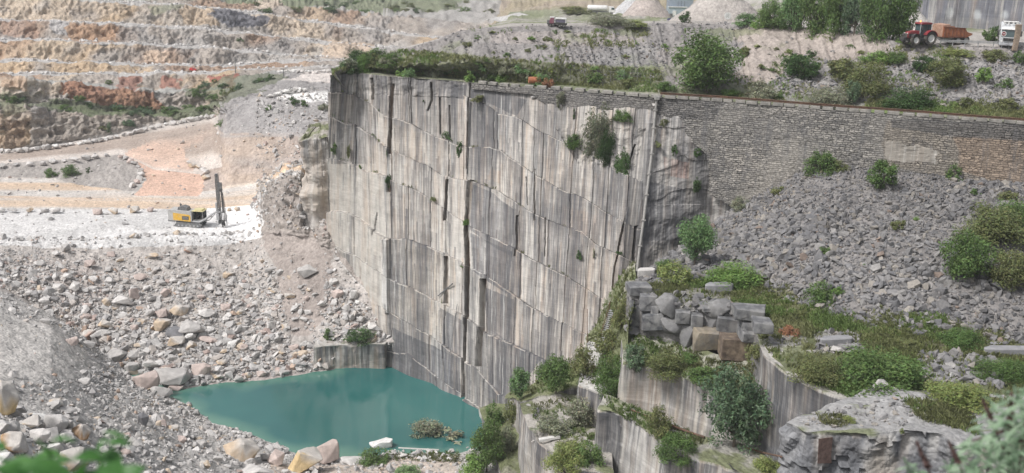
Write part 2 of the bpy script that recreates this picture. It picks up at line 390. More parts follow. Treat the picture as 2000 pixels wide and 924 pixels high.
# ------------------------------------------------------------------ the pit: foreground bank, talus, floor, road, far benches
Z, Dm = 'z', 'd'
PR = [
 row(Z, [(-300,1250,46),(0,1250,42),(200,1250,33),(400,1250,22),(600,1200,10),(800,1200,8),(1100,1200,8)]),
 row(Z, [(-300,1000,34),(0,1000,31),(200,1000,22.5),(350,1000,15),(500,1000,8),(620,1000,4),(800,1000,3),(1100,1000,3)]),
 row(Z, [(-300,924,32),(0,924,28),(100,924,24),(200,924,19),(350,924,11.5),(500,924,5),(620,920,1.8),(750,908,1.0),(900,905,1.2),(1100,900,2)]),
 row(Z, [(-300,820,27),(0,800,22.5),(100,800,19),(200,810,13),(300,830,8),(400,860,4),(500,890,1.8),(600,903,.9),(750,899,.7),(900,895,.9),(1100,893,1.5)]),
 row(Z, [(-300,690,20),(0,690,17),(100,700,14),(200,745,8),(260,765,4),(330,800,1.5),(420,840,.8),(530,878,.5),(620,896,.4),(750,895,.4),(900,890,.4),(1100,885,1)]),
 row(Z, [(-300,600,13),(0,570,12),(100,612,9.5),(150,645,7.2),(200,692,4.0),(260,742,1.5),(330,778,0.1),(420,822,0.05),(530,866,.05),(620,889,.05),(750,891,.05),(900,885,.05),(1100,880,.5)]),
 row(Z, [(-300,599,11),(0,574,9.5),(100,620,6),(150,655,3.5),(200,700,1),(260,748,-1),(330,775,-2),(420,800,-3),(530,820,-3),(620,830,-3),(900,830,-3),(1100,830,-2)]),
 row(Z, [(-300,575,8.5),(0,560,8.5),(100,610,5),(150,648,3),(200,690,1),(260,735,-.5),(335,765,-.1),(400,752,0),(500,742,0),(600,728,0),(655,718,0),(700,716,-1),(755,715,-1),(800,715,-1),(1100,715,-1)]),
 row(Z, [(-300,540,9.5),(0,545,9.5),(100,590,6.5),(150,620,5),(200,650,3.5),(300,690,2),(400,705,1.5),(500,705,1.2),(600,690,1.8),(650,672,3.4),(700,668,3.7),(755,668,3.7),(1100,668,3)]),
 row(Z, [(-300,520,10.3),(0,520,10.3),(100,540,9),(200,565,7),(300,590,6),(400,590,6),(500,575,6.5),(600,560,8.5),(650,560,9),(700,600,7),(750,645,4.8),(1100,645,5)]),
 row(Z, [(-300,480,11),(0,476,11),(200,470,11),(330,463,11),(430,463,11),(480,455,11.3),(510,445,13),(540,445,14.5),(600,455,14.5),(640,475,14),(690,540,10.5),(760,600,8),(1100,600,8)]),
 row(Z, [(-300,445,11),(0,440,11),(300,435,11),(450,425,11),(500,412,12),(530,375,19),(560,338,23.2),(588,345,23),(600,425,16.3),(640,440,16.3),(1100,440,16)]),
 row(Z, [(-300,412,11),(0,412,11),(200,412,11),(400,410,11),(500,403,11.5),(530,373,18.3),(560,334,22.3),(588,340,22.3),(600,420,16.6),(640,436,16.6),(1100,430,16.5)]),
 row(Z, [(-300,345,11),(0,345,11),(100,347,11),(180,365,11.2),(260,372,11.5),(390,375,11.5),(430,365,12),(530,350,14),(560,331,17),(600,326,19),(640,300,21),(1100,290,21)]),
 row(Z, [(-300,325,12.3),(0,320,12.5),(100,312,12.8),(200,305,13.2),(230,300,13.5),(270,315,12.9),(300,330,12.4),(390,340,12.8),(410,330,14),(450,320,16),(530,305,18),(600,290,19.5),(640,288,20),(1100,280,20)]),
 row(Z, [(-300,303,12.8),(0,300,13),(100,285,13.5),(200,272,14.3),(300,250,15.5),(400,232,16.8),(415,231,17),(435,262,20.5),(520,262,21.5),(600,262,22),(640,260,22),(1100,255,22)]),
 row(Z, [(-300,298,13),(0,296,13),(100,282,13.5),(200,268,14.3),(300,246,15.5),(400,229,16.8),(418,227,17),(440,225,24),(470,205,25.5),(540,192,26.5),(600,192,26.5),(640,190,26.5),(1100,190,26)]),
 row(Dm, [(-300,294,227),(0,292,231),(100,277,237),(200,262,244),(300,240,253),(400,224,258),(418,222,259),(440,222,225),(470,203,228),(540,180,233),(640,175,236),(1100,175,236)]),
 row(Dm, [(-300,205,232),(0,208,236),(60,206,238),(100,216,243),(200,228,249),(250,222,252),(300,234,257),(350,222,260),(400,215,263),(425,212,263),(445,208,231),(470,195,233),(540,165,246),(640,160,247),(1100,160,247)]),
 row(Dm, [(-300,195,241),(0,198,245),(100,205,251),(200,214,257),(300,222,265),(400,208,271),(430,200,269),(450,195,241),(480,175,247),(540,155,256),(640,150,257),(1100,150,257)]),
 row(Dm, [(-300,165,245),(0,160,249),(60,158,250),(120,166,256),(200,172,262),(300,178,270),(400,182,276),(460,170,262),(500,150,268),(540,146,275),(640,142,276),(1100,142,276)]),
 row(Dm, [(-300,158,252),(0,154,256),(200,164,270),(300,172,278),(400,174,284),(470,150,280),(540,138,300),(640,137,302),(1100,137,302)]),
 row(Dm, [(-300,146,262),(0,148,266),(200,147,276),(300,146,284),(400,144,292),(470,140,298),(540,133,312),(660,132,316),(1100,132,316)]),
 row(Dm, [(-300,138,272),(0,142,278),(200,142,286),(400,140,300),(540,130,320),(660,128,324),(1100,128,324)]),
 row(Dm, [(-300,115,276),(0,119,282),(200,124,290),(400,132,306),(540,122,326),(660,122,332),(1100,122,334)]),
 row(Dm, [(-300,110,286),(0,115,292),(200,120,300),(400,127,315),(540,117,333),(690,119,340),(1100,119,340)]),
 row(Dm, [(-300,75,292),(0,79,298),(200,84,306),(400,93,322),(540,107,338),(690,118,345),(1100,118,345)]),
 row(Dm, [(-300,70,302),(0,75,308),(200,80,316),(400,89,332),(540,102,346),(690,113,352),(1100,114,352)]),
 row(Dm, [(-300,36,308),(0,41,314),(200,47,322),(400,59,338),(540,74,354),(690,90,364),(830,100,370),(1100,110,370)]),
 row(Dm, [(-300,32,318),(0,37,324),(200,42,332),(400,54,348),(540,69,364),(690,85,374),(830,96,380),(1100,106,380)]),
 row(Dm, [(-300,-10,326),(0,-4,332),(200,3,340),(400,16,356),(540,34,372),(690,55,384),(830,74,392),(1100,90,392)]),
 row(Dm, [(-300,-14,336),(0,-8,342),(200,-1,350),(400,12,366),(540,29,382),(690,50,394),(830,69,402),(1100,85,402)]),
 row(Dm, [(-300,-45,344),(0,-40,350),(200,-35,358),(400,-2,380),(540,10,400),(690,25,410),(830,35,425),(1100,50,430)]),
 row(Dm, [(-300,-65,400),(0,-60,400),(400,-20,420),(540,-10,450),(690,6,470),(900,8,500),(1100,15,520)]),
 row(Dm, [(-300,-90,600),(0,-80,600),(400,-60,650),(1100,-40,700)]),
]
#        seg counts per interval
pseg = [30,26,50,50,50,8,12,34,50,50,22,14,26,24,14,14,4,50,8,36,6,18,5,14,5,24,5,24,5,26,5,24,14,10]
pkeys = np.concatenate([np.linspace(-300,-60,40)[:-1], np.linspace(-60,780,500), np.linspace(780,1100,60)[1:]])
V, rp = loft(PR, pkeys, pseg, 3)
ppx, ppy, _ = proj(V)
K2 = np.broadcast_to(pkeys[None, :], V.shape[:2]); RP = np.broadcast_to(rp[:, None], V.shape[:2])
# roughness of every interval in metres
pamp = [.5,.45,.4,.35,.25,.12,.1,.25,.5,.5,.25,.12,.10,.5,.18,.3,.3,2.2,.4,2.0,.5,1.3,.3,1.4,.3,1.6,.3,1.7,.3,1.7,.4,1.8,2.0,3,3]
amp = np.interp(rp, np.arange(len(pamp)) + 0.5, pamp)
amp = np.broadcast_to(amp[:, None], V.shape[:2]).copy()
amp = np.where((RP > 11.0) & (RP < 12.9), np.where(K2 < 500, 0.05, 1.3), amp)
amp = np.where((RP > 12) & (RP < 14) & (K2 > 265) & (K2 < 395), 0.06, amp)
amp = np.where((RP > 9.8) & (RP < 11.6) & (K2 > 505), .8, amp)
amp = np.where((RP > 13.9) & (RP < 15.1) & (K2 < 410), 0.06, amp)
amp = np.where((RP > 16) & (RP < 24) & (K2 > 440), np.minimum(amp, 0.9), amp)
V = displace(V, amp, 0.16, 3, 6, 0.55)
V = displace(V, amp * 0.55, 0.5, 9, 3, 0.5, ridged=True)
# rock ledges (strata) in the outcrop beside the drill pad
oc = (RP > 9.9) & (RP < 12) & (K2 > 505) & (K2 < 645)
V[..., 1] -= np.where(oc, (np.mod(V[..., 2] * 0.55 + fbm(V[..., 0] * .1, V[..., 1] * .1, 0, 5), 1.0)) * 1.1, 0)
N1 = fbm(V[..., 0] * .06, V[..., 1] * .05, V[..., 2] * .12, 21, 5)
N2 = fbm(V[..., 0] * .03, V[..., 1] * .03, V[..., 2] * .3, 22, 4)
N3 = fbm(V[..., 0] * .3, V[..., 1] * .3, V[..., 2] * .3, 23, 4)
C = col_grid(V.shape[:2], (0.44, 0.425, 0.405))
def iv(a, b): return (RP >= a) & (RP < b)
blend(C, iv(0, 5) * sstep(-.2, .6, N1), (0.52, 0.50, 0.475))
blend(C, inpoly(ppx + N3 * 20, ppy + N1 * 20, [(-50,620),(110,640),(190,700),(120,740),(-50,760)]) * .7, (0.56, 0.535, 0.505))
blend(C, inpoly(ppx + N3 * 12, ppy + N1 * 8, [(520,905),(880,896),(900,930),(520,960)]) * .7, (0.50, 0.42, 0.355))
blend(C, iv(6.5, 9.9) * 1.0, (0.43, 0.40, 0.375)); blend(C, iv(7, 10) * sstep(0, .9, N1) * .5, (0.38, 0.32, 0.295))
blend(C, inpoly(ppx + N3 * 12, ppy + N1 * 16, [(500,440),(640,450),(660,600),(600,660),(560,650),(545,560)]) * .8, (0.33, 0.285, 0.26))
blend(C, iv(7, 10) * (sstep(.3, .0, ppy * 0 + RP - 9.7)) * 0, (0, 0, 0))
padm = iv(9.85, 12.05) * (1 - sstep(495, 520, K2))
blend(C, padm, (0.62, 0.61, 0.60))
blend(C, padm * sstep(-.2, .5, N2 + (K2 - 250) / 350), (0.86, 0.855, 0.85))
blend(C, padm * sstep(-.1, -.7, N2) * .6, (0.50, 0.50, 0.495))
oc2 = (RP > 9.95) & (RP < 12.2) & (K2 > 512)
blend(C, oc2 * 1.0, (0.34, 0.305, 0.28)); blend(C, oc2 * sstep(0, .6, N1) * .6, (0.34, 0.27, 0.215))
flo = iv(12.05, 13.0)
blend(C, flo * 1.0, (0.60, 0.475, 0.365))
blend(C, flo * sstep(-.1, .5, fbm(V[..., 0] * .02, V[..., 1] * .22, 0, 31, 4)), (0.56, 0.53, 0.50))
blend(C, flo * sstep(.1, .6, fbm(V[..., 0] * .012, V[..., 1] * .3, 0, 33, 3)) * .8, (0.63, 0.46, 0.32))
emb = iv(13, 14) * (K2 < 268)
blend(C, emb * 1.0, (0.36, 0.335, 0.315))
K2j = K2 + N3 * 16 + N1 * 10
emb2 = iv(13, 15.05) * (K2j > 398)
blend(C, emb2 * 1.0, (0.41, 0.35, 0.315)); blend(C, emb2 * sstep(0, .6, N1) * .7, (0.48, 0.385, 0.31)); blend(C, emb2 * sstep(0, .6, -N2) * .6, (0.34, 0.315, 0.30))
jun = inpoly(ppx + N3 * 9, ppy + N1 * 3, [(262,385),(285,350),(262,318),(240,300),(330,262),(425,240),(425,262),(360,290),(372,325),(400,350),(395,385)]) & (RP > 12.4) & (RP < 15.3)
blend(C, jun * 1.0, (0.62, 0.435, 0.345))
rd = iv(14.0, 15.0) * (K2 < 432)
blend(C, rd * 1.0, (0.60, 0.545, 0.50))
blend(C, rd * sstep(.2, .35, RP - 14) * (1 - sstep(.85, .97, RP - 14)), (0.40, 0.335, 0.29))
blend(C, jun * (RP > 14) * sstep(.0, .3, 14.75 - RP + N3 * .1) * .85, (0.62, 0.45, 0.36))
blend(C, iv(15, 17) * (K2 < 425) * 1.0, (0.52, 0.48, 0.445))
mnd = iv(15.05, 22) * (K2 > 425)
blend(C, mnd * 1.0, (0.345, 0.33, 0.325)); blend(C, mnd * sstep(.1, .7, N1) * .6, (0.41, 0.375, 0.35))
blend(C, inpoly(ppx, ppy + N3 * 2, [(430,262),(640,260),(640,265),(430,268)]) * .8, (0.36, 0.34, 0.33))
def pal(lo, hi, kmax=2000):
    """rock faces of the far benches: tan, ochre, rust, grey"""
    f = iv(lo, hi) * (K2 < kmax) * 1.0
    blend(C, f, (0.435, 0.385, 0.34))
    q = fbm(V[..., 0] * .035, V[..., 2] * .05, 3 * lo, 40, 5); q2 = fbm(V[..., 0] * .08, V[..., 2] * .12, 5 * lo, 47, 5)
    q3 = fbm(V[..., 0] * .05, V[..., 2] * .06, 9 * lo, 52, 4)
    blend(C, f * sstep(.05, .35, q), (0.53, 0.40, 0.27)); blend(C, f * sstep(.25, .5, q2) * .8, (0.60, 0.49, 0.37))
    blend(C, f * sstep(.2, .45, -q2) * .75, (0.37, 0.35, 0.335)); blend(C, f * sstep(.3, .6, q3) * .75, (0.39, 0.255, 0.17))
    blend(C, f * sstep(.3, .6, -q3) * .6, (0.49, 0.47, 0.445))
for lo, hi in ((21, 22), (23, 24), (25, 26), (27, 28), (29, 30), (31, 32)): pal(lo, hi)
pal(19, 20, 440); pal(17, 18, 430)
blend(C, iv(17, 18) * (K2 < 430) * (ppx > 60) * .75, (0.33, 0.315, 0.30))
blend(C, iv(17, 18) * sstep(.1, .4, N1) * (K2 < 430) * .6, (0.40, 0.33, 0.27))
for lo in (22, 24, 26, 28, 30): blend(C, iv(lo, lo + 1) * .9, (0.53, 0.51, 0.49))
blend(C, iv(20, 21) * .8, (0.40, 0.40, 0.375)); blend(C, iv(18, 19) * (K2 < 430) * .9, (0.17, 0.19, 0.12))
jx, jy = ppx + N3 * 14, ppy + N1 * 6
far = RP > 16
for poly, c, k in [
  ([(120,168),(190,170),(300,182),(320,215),(190,212),(120,195)], (0.36,0.185,0.115), .9), ([(235,150),(282,150),(270,176),(232,174)], (0.38,0.19,0.14), .8),
  ([(320,152),(358,155),(350,175),(322,174)], (0.38,0.185,0.14), .85), ([(410,150),(440,155),(425,172),(412,168)], (0.32,0.12,0.09), .9),
  ([(445,152),(470,150),(452,175),(436,172)], (0.33,0.12,0.09), .9), ([(405,22),(440,20),(525,38),(508,55),(438,53)], (0.17,0.175,0.205), .9),
  ([(355,14),(408,18),(425,50),(360,50)], (0.60,0.46,0.32), .8), ([(290,96),(334,98),(336,122),(284,120)], (0.64,0.49,0.37), .85),
  ([(130,45),(230,50),(228,82),(128,80)], (0.47,0.30,0.19), .8), ([(100,40),(130,44),(128,70),(100,66)], (0.50,0.495,0.50), .7),
  ([(0,40),(60,42),(70,75),(0,70)], (0.42,0.265,0.19), .6), ([(200,175),(290,185),(300,215),(210,205)], (0.40,0.24,0.15), .6),
  ([(90,196),(170,208),(300,214),(430,208),(425,228),(320,228),(180,226),(92,210)], (0.145,0.175,0.095), .8),
  ([(355,176),(470,150),(560,150),(500,185),(440,205),(360,190)], (0.16,0.18,0.115), .75),
  ([(440,-20),(900,-20),(900,22),(700,26),(560,12),(440,8)], (0.20,0.23,0.13), .85), ([(500,2),(545,0),(562,16),(495,18)], (0.62,0.52,0.42), .9),
  ([(560,24),(650,22),(640,38),(560,36)], (0.46,0.36,0.27), .6), ([(290,10),(350,14),(350,26),(300,30)], (0.24,0.26,0.16), .6),
  ([(640,80),(730,85),(720,118),(630,112)], (0.64,0.49,0.36), .7), ([(0,230),(55,235),(40,290),(0,290)], (0.34,0.24,0.17), .6),
  ([(0,180),(40,188),(60,215),(0,225)], (0.28,0.28,0.19), .7), ([(0,155),(60,155),(50,180),(0,176)], (0.48,0.33,0.22), .7)]:
    blend(C, inpoly(jx, jy, poly) & far if False else (inpoly(jx, jy, poly) & far) * k, c)
# white haul track on the flat behind the mound
wt = inpoly(ppx + N3 * 3, ppy, [(538,192),(560,182),(640,180),(640,200),(600,197)]) & (RP > 15) & (RP < 20)
blend(C, wt * .95, (0.80, 0.79, 0.77))
wt = inpoly(ppx + N3 * 3, ppy, [(545,158),(600,145),(650,143),(650,166),(600,162)]) & (RP > 17) & (RP < 23)
blend(C, wt * .9, (0.70, 0.64, 0.60))
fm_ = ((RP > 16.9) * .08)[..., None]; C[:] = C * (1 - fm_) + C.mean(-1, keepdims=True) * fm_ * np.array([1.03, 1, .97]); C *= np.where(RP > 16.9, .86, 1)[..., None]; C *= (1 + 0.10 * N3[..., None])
PIT = dict(V=V, px=ppx, py=ppy, RP=RP, K=K2)
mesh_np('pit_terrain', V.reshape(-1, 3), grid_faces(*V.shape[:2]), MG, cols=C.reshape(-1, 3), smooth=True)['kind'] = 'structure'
grid_bvh(V[::2, ::2])

# ------------------------------------------------------------------ water
mw, t, b = newmat('green_quarry_water')
tc = _n(t, 'ShaderNodeTexCoord').outputs['Object']
n1 = _noise(t, _map(t, tc, (1.0, 1.6, 1)), 1.6, 4, 0.6); n2 = _noise(t, tc, 0.05, 3)
atw = _n(t, 'ShaderNodeAttribute', attribute_name='Col').outputs['Color']
t.links.new(_mix(t, 1.0, _ramp(t, n2, [(0.35, (0.026, 0.112, 0.108)), (0.65, (0.042, 0.148, 0.138))]), atw, 'MULTIPLY'), b.inputs['Base Color'])
b.inputs['Roughness'].default_value = 0.07; b.inputs['Specular IOR Level'].default_value = 0.5; b.inputs['IOR'].default_value = 1.5
_bump(t, n1, b, 0.14, 0.05)
MW = mw
a0 = P(150, 700, 0); a1 = P(1250, 700, 0)
xs = np.linspace(-62, 30, 190); ys = np.linspace(110, 170, 130)
Vw = np.array([[(x, y, 0.0) for x in xs] for y in ys])
pv = PIT['V'].reshape(-1, 3); sh_ = pv[(np.abs(pv[:, 2]) < .22) & (pv[:, 0] > -60) & (pv[:, 0] < 20) & (pv[:, 1] < 168)][::3][:, :2]
dm = np.full(Vw.shape[:2], 99.)
for k in range(0, len(sh_), 400): dm = np.minimum(dm, np.sqrt(((Vw[:, :, None, :2] - sh_[None, None, k:k + 400]) ** 2).sum(-1)).min(-1))
Cw = col_grid(Vw.shape[:2], (1, 1, 1)); nw = fbm(Vw[..., 0] * .25, Vw[..., 1] * .25, 0, 59, 3)
shal = np.clip(1 - dm / (2.6 + nw * 1.4), 0, 1); Cw[:] = Cw * (1 + shal[..., None] * np.array([2.2, .75, .45]))
mesh_np('water', Vw.reshape(-1, 3), grid_faces(130, 190), MW, cols=Cw.reshape(-1, 3), smooth=True)['kind'] = 'structure'

# ------------------------------------------------------------------ the great sawn cliff
LEDGE = [
 [(905,185),(916,190),(957,209),(974,222),(1004,228),(1020,235),(1056,257),(1095,274),(1150,300),(1200,330),(1250,352)],
 [(643,178),(687,183),(721,201),(749,226),(780,231),(806,244),(834,258),(881,278),(926,289),(957,287),(979,294),(1000,311),(1054,346),(1100,372),(1139,385),(1188,416),(1214,430),(1250,447)],
 [(643,224),(669,239),(693,243),(730,267),(747,285),(773,295),(808,313),(834,322),(862,342),(920,353),(976,374),(1018,403),(1065,427),(1102,442),(1137,451),(1162,475),(1196,491),(1245,514)],
 [(641,307),(687,317),(717,337),(739,338),(780,359),(819,374),(866,407),(903,431),(924,445),(970,466),(1007,487),(1040,506),(1082,527),(1126,551),(1170,579),(1240,615)],
 [(656,413),(680,414),(713,434),(730,448),(749,463),(760,465),(788,465),(834,480),(864,494),(892,506),(914,520),(953,538),(1007,578),(1040,600),(1090,627),(1140,650),(1240,700)],
 [(654,480),(697,502),(735,525),(760,545),(784,555),(816,568),(838,581),(879,602),(922,626),(952,650),(1007,675),(1040,690),(1100,720),(1240,780)],
 [(640,560),(697,576),(749,602),(756,609),(773,619),(806,639),(838,656),(864,674),(910,705),(934,720),(982,771),(1060,800)],
 [(700,670),(767,689),(790,690),(814,708),(840,730),(873,750),(910,775),(937,793),(1000,830)],
]
ckey = [(645,147,41,636,470,14), (700,142,41,0,0,0), (755,149,41,748,717,0), (870,156,41,858,762,0), (925,161,41,906,780,0),
        (1000,168,41,978,818,0), (1100,174,41,1056,860,0), (1240,186,41,1190,880,0)]
tops = []; bots = []
for k in ckey:
    T = P(k[0], k[1], k[2]); tops.append(T)
    if k[3] == 0: bots.append(None); continue
    B = P(k[3], k[4], k[5]); B = T + (B - T) * (T[2] + 1) / (T[2] - B[2]); bots.append(B)
bots[1] = (bots[0] + bots[2]) / 2
# keep the wall top straight in plan, then carry it on to the right
def xy(a): return np.array([a[0], a[1]])
WL = [P(1240, 186, 41), P(1400, 196, 41), P(1600, 211, 41), P(1800, 226, 41), P(2000, 241, 41), P(2200, 257, 41)]
WL.append(WL[-1] + (WL[-1] - WL[-2]) * 1.6)
tops[-1] = WL[0]
back = np.array([4.0, 16.0, 0])
kk = [560] + [k[0] for k in ckey] + [1400, 1500]
tt = [tops[0] + back] + tops + [WL[1], WL[1] + (WL[2] - WL[1]) * 0.5]
bb = [bots[0] + back + np.array([0, 0, 0])] + bots
bb = bb + [WL[1] + np.array([-0.5, -1.0, -42.0]), tt[-1] + np.array([-0.4, -0.6, -42.0])]
kk = np.array(kk, float); tt = np.array(tt); bb = np.array(bb)
ck = np.concatenate([np.linspace(560, 645, 14)[:-1], np.linspace(645, 1300, 640), np.linspace(1300, 1500, 90)[1:]])
Tg = smooth1(kk, tt, ck, 0); Bg = smooth1(kk, bb, ck, 0)
NR = 560
tv = np.linspace(0, 1, NR)[:, None, None]
V = Bg[None] * (1 - tv) + Tg[None] * tv          # bottom -> top
cpx, cpy, _ = proj(V)
s_len = np.concatenate([[0], np.cumsum(np.linalg.norm(np.diff(Tg[:, :2], axis=0), axis=1))])
S = np.broadcast_to(s_len[None], V.shape[:2]); Zc = V[..., 2]
nrm = normals(V)
cnt = np.zeros(V.shape[:2]); dtop = np.full(V.shape[:2], 1e3)
wig = fbm(S * .9, 0 * S, 0, 61, 3) * 1.6
band = np.zeros(V.shape[:2])
fadeR = 1 - sstep(1240, 1262, cpx)
for i, L in enumerate(LEDGE):
    L = np.array(L, float)
    ly = np.interp(cpx, L[:, 0], L[:, 1]) + wig
    inside = sstep(L[0, 0] - 2, L[0, 0] + 2, cpx) * (1 - sstep(L[-1, 0], L[-1, 0] + 8, cpx))
    if i in (1, 2, 3, 4): inside = np.where(cpx < 700, 1 - sstep(L[-1, 0], L[-1, 0] + 8, cpx), inside)
    wt = (0.12 + 0.75 * sstep(-.5, .6, fbm(S * .16 + 9 * i, 0 * S, i, 63, 2))) * inside * fadeR
    cnt += wt * sstep(-0.4, 1.1, cpy - ly)
    below = (cpy - ly); ok = (below > 0) & (inside > .3)
    band = np.where(ok, i + 1, band); dtop = np.where(ok & (below < dtop), below, dtop)
tot = (0.12 + 0.375) * 7
V = V + nrm * ((cnt * 0.5 - (1 - tv[..., 0]) * tot * 0.5) * fadeR)[..., None]
# vertical joints: blocks of every band stand a little in front of or behind their neighbours
rng = random.Random(5)
JK = [700,728,765,800,843,876,918,968,1026,1068,1130,1170,1200,1242]; colt = [(rng.random(), rng.uniform(-1, 1), rng.random()) for _ in range(40)]
joint = np.zeros(V.shape[:2]); blk = np.zeros(V.shape[:2])
tone = np.zeros(V.shape[:2]); amt = np.zeros(V.shape[:2]); warm = np.zeros(V.shape[:2])
s_jit = S + fbm(S * .2, Zc * .25, 0, 66, 3) * 0.15
for bnd in range(0, 9):
    msk = band == bnd
    bs_ = [np.interp(q, ck, s_len) for q in JK if rng.random() < .85]
    bs_ += [rng.uniform(0, s_len[-1]) for _ in range(3)]; bs_ = sorted([0] + bs_ + [s_len[-1] + 2])
    for s0, s1_ in zip(bs_[:-1], bs_[1:]):
        m2 = msk & (s_jit >= s0) & (s_jit < s1_); ct = colt[min(len(colt) - 1, int(s0 / 4))]
        blk[m2] = rng.uniform(-.08, .08); tone[m2] = .3 + .25 * rng.uniform(0, 1) + .25 * ct[0]; amt[m2] = rng.uniform(-.10, .12) + ct[1] * .12; warm[m2] = .6 * rng.uniform(0, 1) + .4 * ct[2]
        joint = np.where(msk & (np.abs(s_jit - s0) < 0.08) & (rng.random() < .8), 1, joint)
V = V + nrm * (blk - 0.14 * joint)[..., None]
# deep slots traced from the photograph: (polyline, half width px, depth)
SLOT = [([(765,163),(762,230),(757,300)], 3.2, .7), ([(921,352),(918,400),(912,440)], 6, .8), ([(912,440),(914,470),(915,520),(911,620),(907,700),(906,780)], 5.5, 1.1),
        ([(946,545),(943,620),(938,716)], 5.5, 1.4), ([(918,162),(914,250),(911,330)], 1.4, .3), ([(841,512),(868,500),(866,592)][1:], 4, .7),
        ([(872,350),(869,410),(866,430)], 2.6, .5), ([(1241,280),(1232,310),(1226,400),(1215,445),(1205,490)], 1.9, .6), ([(1207,495),(1200,520),(1192,600),(1180,670)], 1.4, .4),
        ([(1246,440),(1244,480),(1241,545)], 3.0, .9), ([(1010,420),(1008,470),(1005,500)], 2, .4), ([(1045,330),(1043,380),(1044,430)], 1.5, .3),
        ([(842,160),(843,195),(834,215)], 2.0, .5), ([(859,190),(858,262)], 1.4, .3), ([(877,205),(876,268)], 1.5, .35), ([(755,345),(757,375)], 3.5, .5),
        ([(737,415),(732,440),(731,460)], 1.3, .3), ([(1066,425),(1062,500)], 1.3, .25), ([(1028,345),(1030,400)], 1.2, .2), ([(726,152),(728,170),(727,195)], 2.5, .6)]
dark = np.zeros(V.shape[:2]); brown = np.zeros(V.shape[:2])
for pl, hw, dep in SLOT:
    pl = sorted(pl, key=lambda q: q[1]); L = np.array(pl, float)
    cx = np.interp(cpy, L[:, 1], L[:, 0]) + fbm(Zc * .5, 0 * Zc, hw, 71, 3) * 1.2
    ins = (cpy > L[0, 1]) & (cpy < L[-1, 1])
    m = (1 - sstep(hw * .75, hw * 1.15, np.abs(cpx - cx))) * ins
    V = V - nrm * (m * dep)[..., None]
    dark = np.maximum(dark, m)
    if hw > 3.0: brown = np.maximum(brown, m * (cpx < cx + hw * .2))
# pale pilaster and broken relief at the top, right of the wall foot
m = inpoly(cpx, cpy, [(748,468),(757,468),(755,612),(748,612)]); V = V + nrm * (m * .35)[..., None]
rough = sstep(1255, 1275, cpx) * .30 + inpoly(cpx, cpy, [(640,140),(905,160),(905,190),(720,185),(640,172)]) * .5 + inpoly(cpx, cpy, [(1085,250),(1260,250),(1240,330),(1130,320)]) * .8 + .12
V = V + nrm * (fbm(V[..., 0] * .5, V[..., 1] * .5, V[..., 2] * .7, 81, 5) * .55 * np.clip(rough, 0, 1))[..., None]
zig = np.mod(Zc * .28 + S * .03 + fbm(S * .08, Zc * .1, 0, 83) * .8, 1.0)
V = V - nrm * (zig * .16 * sstep(1262, 1285, cpx) * (cpy < 400))[..., None]
# stone colours block by block
C = col_grid(V.shape[:2], (0.505, 0.475, 0.435))
cream, tan, grey, slate = np.array((.57, .545, .51)), np.array((.53, .465, .40)), np.array((.45, .445, .445)), np.array((.31, .317, .34))
rs = S + fbm(S * .3, Zc * .06, 0, 91, 3) * 2; big = fbm(S * .055, Zc * .05, 2, 92, 4)
blend(C, sstep(.3, .9, tone) * .55, cream); blend(C, sstep(.5, .0, tone) * .45, grey)
blend(C, sstep(.5, 1.0, warm) * .55, tan)
blend(C, sstep(.15, .55, big + (tone - .5) * .2) * .4, slate)
jx = cpx + fbm(S * .25, Zc * .05, 4, 93, 3) * 9
for poly, c, k in [
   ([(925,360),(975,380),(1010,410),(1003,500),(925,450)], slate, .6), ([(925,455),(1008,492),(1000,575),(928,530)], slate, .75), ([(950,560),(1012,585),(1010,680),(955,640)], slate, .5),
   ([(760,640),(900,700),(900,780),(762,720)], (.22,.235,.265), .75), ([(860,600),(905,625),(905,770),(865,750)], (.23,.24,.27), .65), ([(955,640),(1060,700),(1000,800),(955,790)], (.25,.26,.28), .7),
   ([(640,310),(740,345),(745,600),(650,480)], (.47,.455,.415), .7), ([(785,470),(900,505),(862,660),(770,610)], (.505,.45,.375), .6), ([(768,240),(840,265),(830,320),(770,300)], (.52,.45,.375), .6),
   ([(960,330),(985,335),(985,360),(955,350)], (.56,.42,.31), .8), ([(1050,300),(1140,340),(1130,440),(1060,400)], (.46,.41,.35), .5), ([(1100,400),(1170,420),(1165,470),(1100,440)], (.52,.40,.31), .6),
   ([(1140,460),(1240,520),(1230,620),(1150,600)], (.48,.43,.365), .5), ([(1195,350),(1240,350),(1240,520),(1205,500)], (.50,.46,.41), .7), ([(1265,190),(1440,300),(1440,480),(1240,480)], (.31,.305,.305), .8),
   ([(1290,305),(1345,318),(1345,350),(1295,342)], (.40,.235,.185), .75), ([(1262,355),(1340,370),(1330,470),(1250,470)], (.34,.34,.345), .8), ([(1160,210),(1262,230),(1255,300),(1150,290)], (.40,.38,.345), .7),
   ([(1040,215),(1160,250),(1140,290),(1050,250)], (.42,.395,.35), .6), ([(875,165),(915,165),(910,195),(875,190)], (.26,.265,.29), .7), ([(920,165),(1030,195),(1010,226),(920,190)], (.35,.36,.375), .5)]:
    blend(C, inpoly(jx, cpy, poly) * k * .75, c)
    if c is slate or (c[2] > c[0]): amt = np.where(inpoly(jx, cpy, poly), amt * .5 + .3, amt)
blend(C, inpoly(cpx, cpy, [(748,468),(757,468),(755,612),(748,612)]) * .9, (.62, .61, .59))
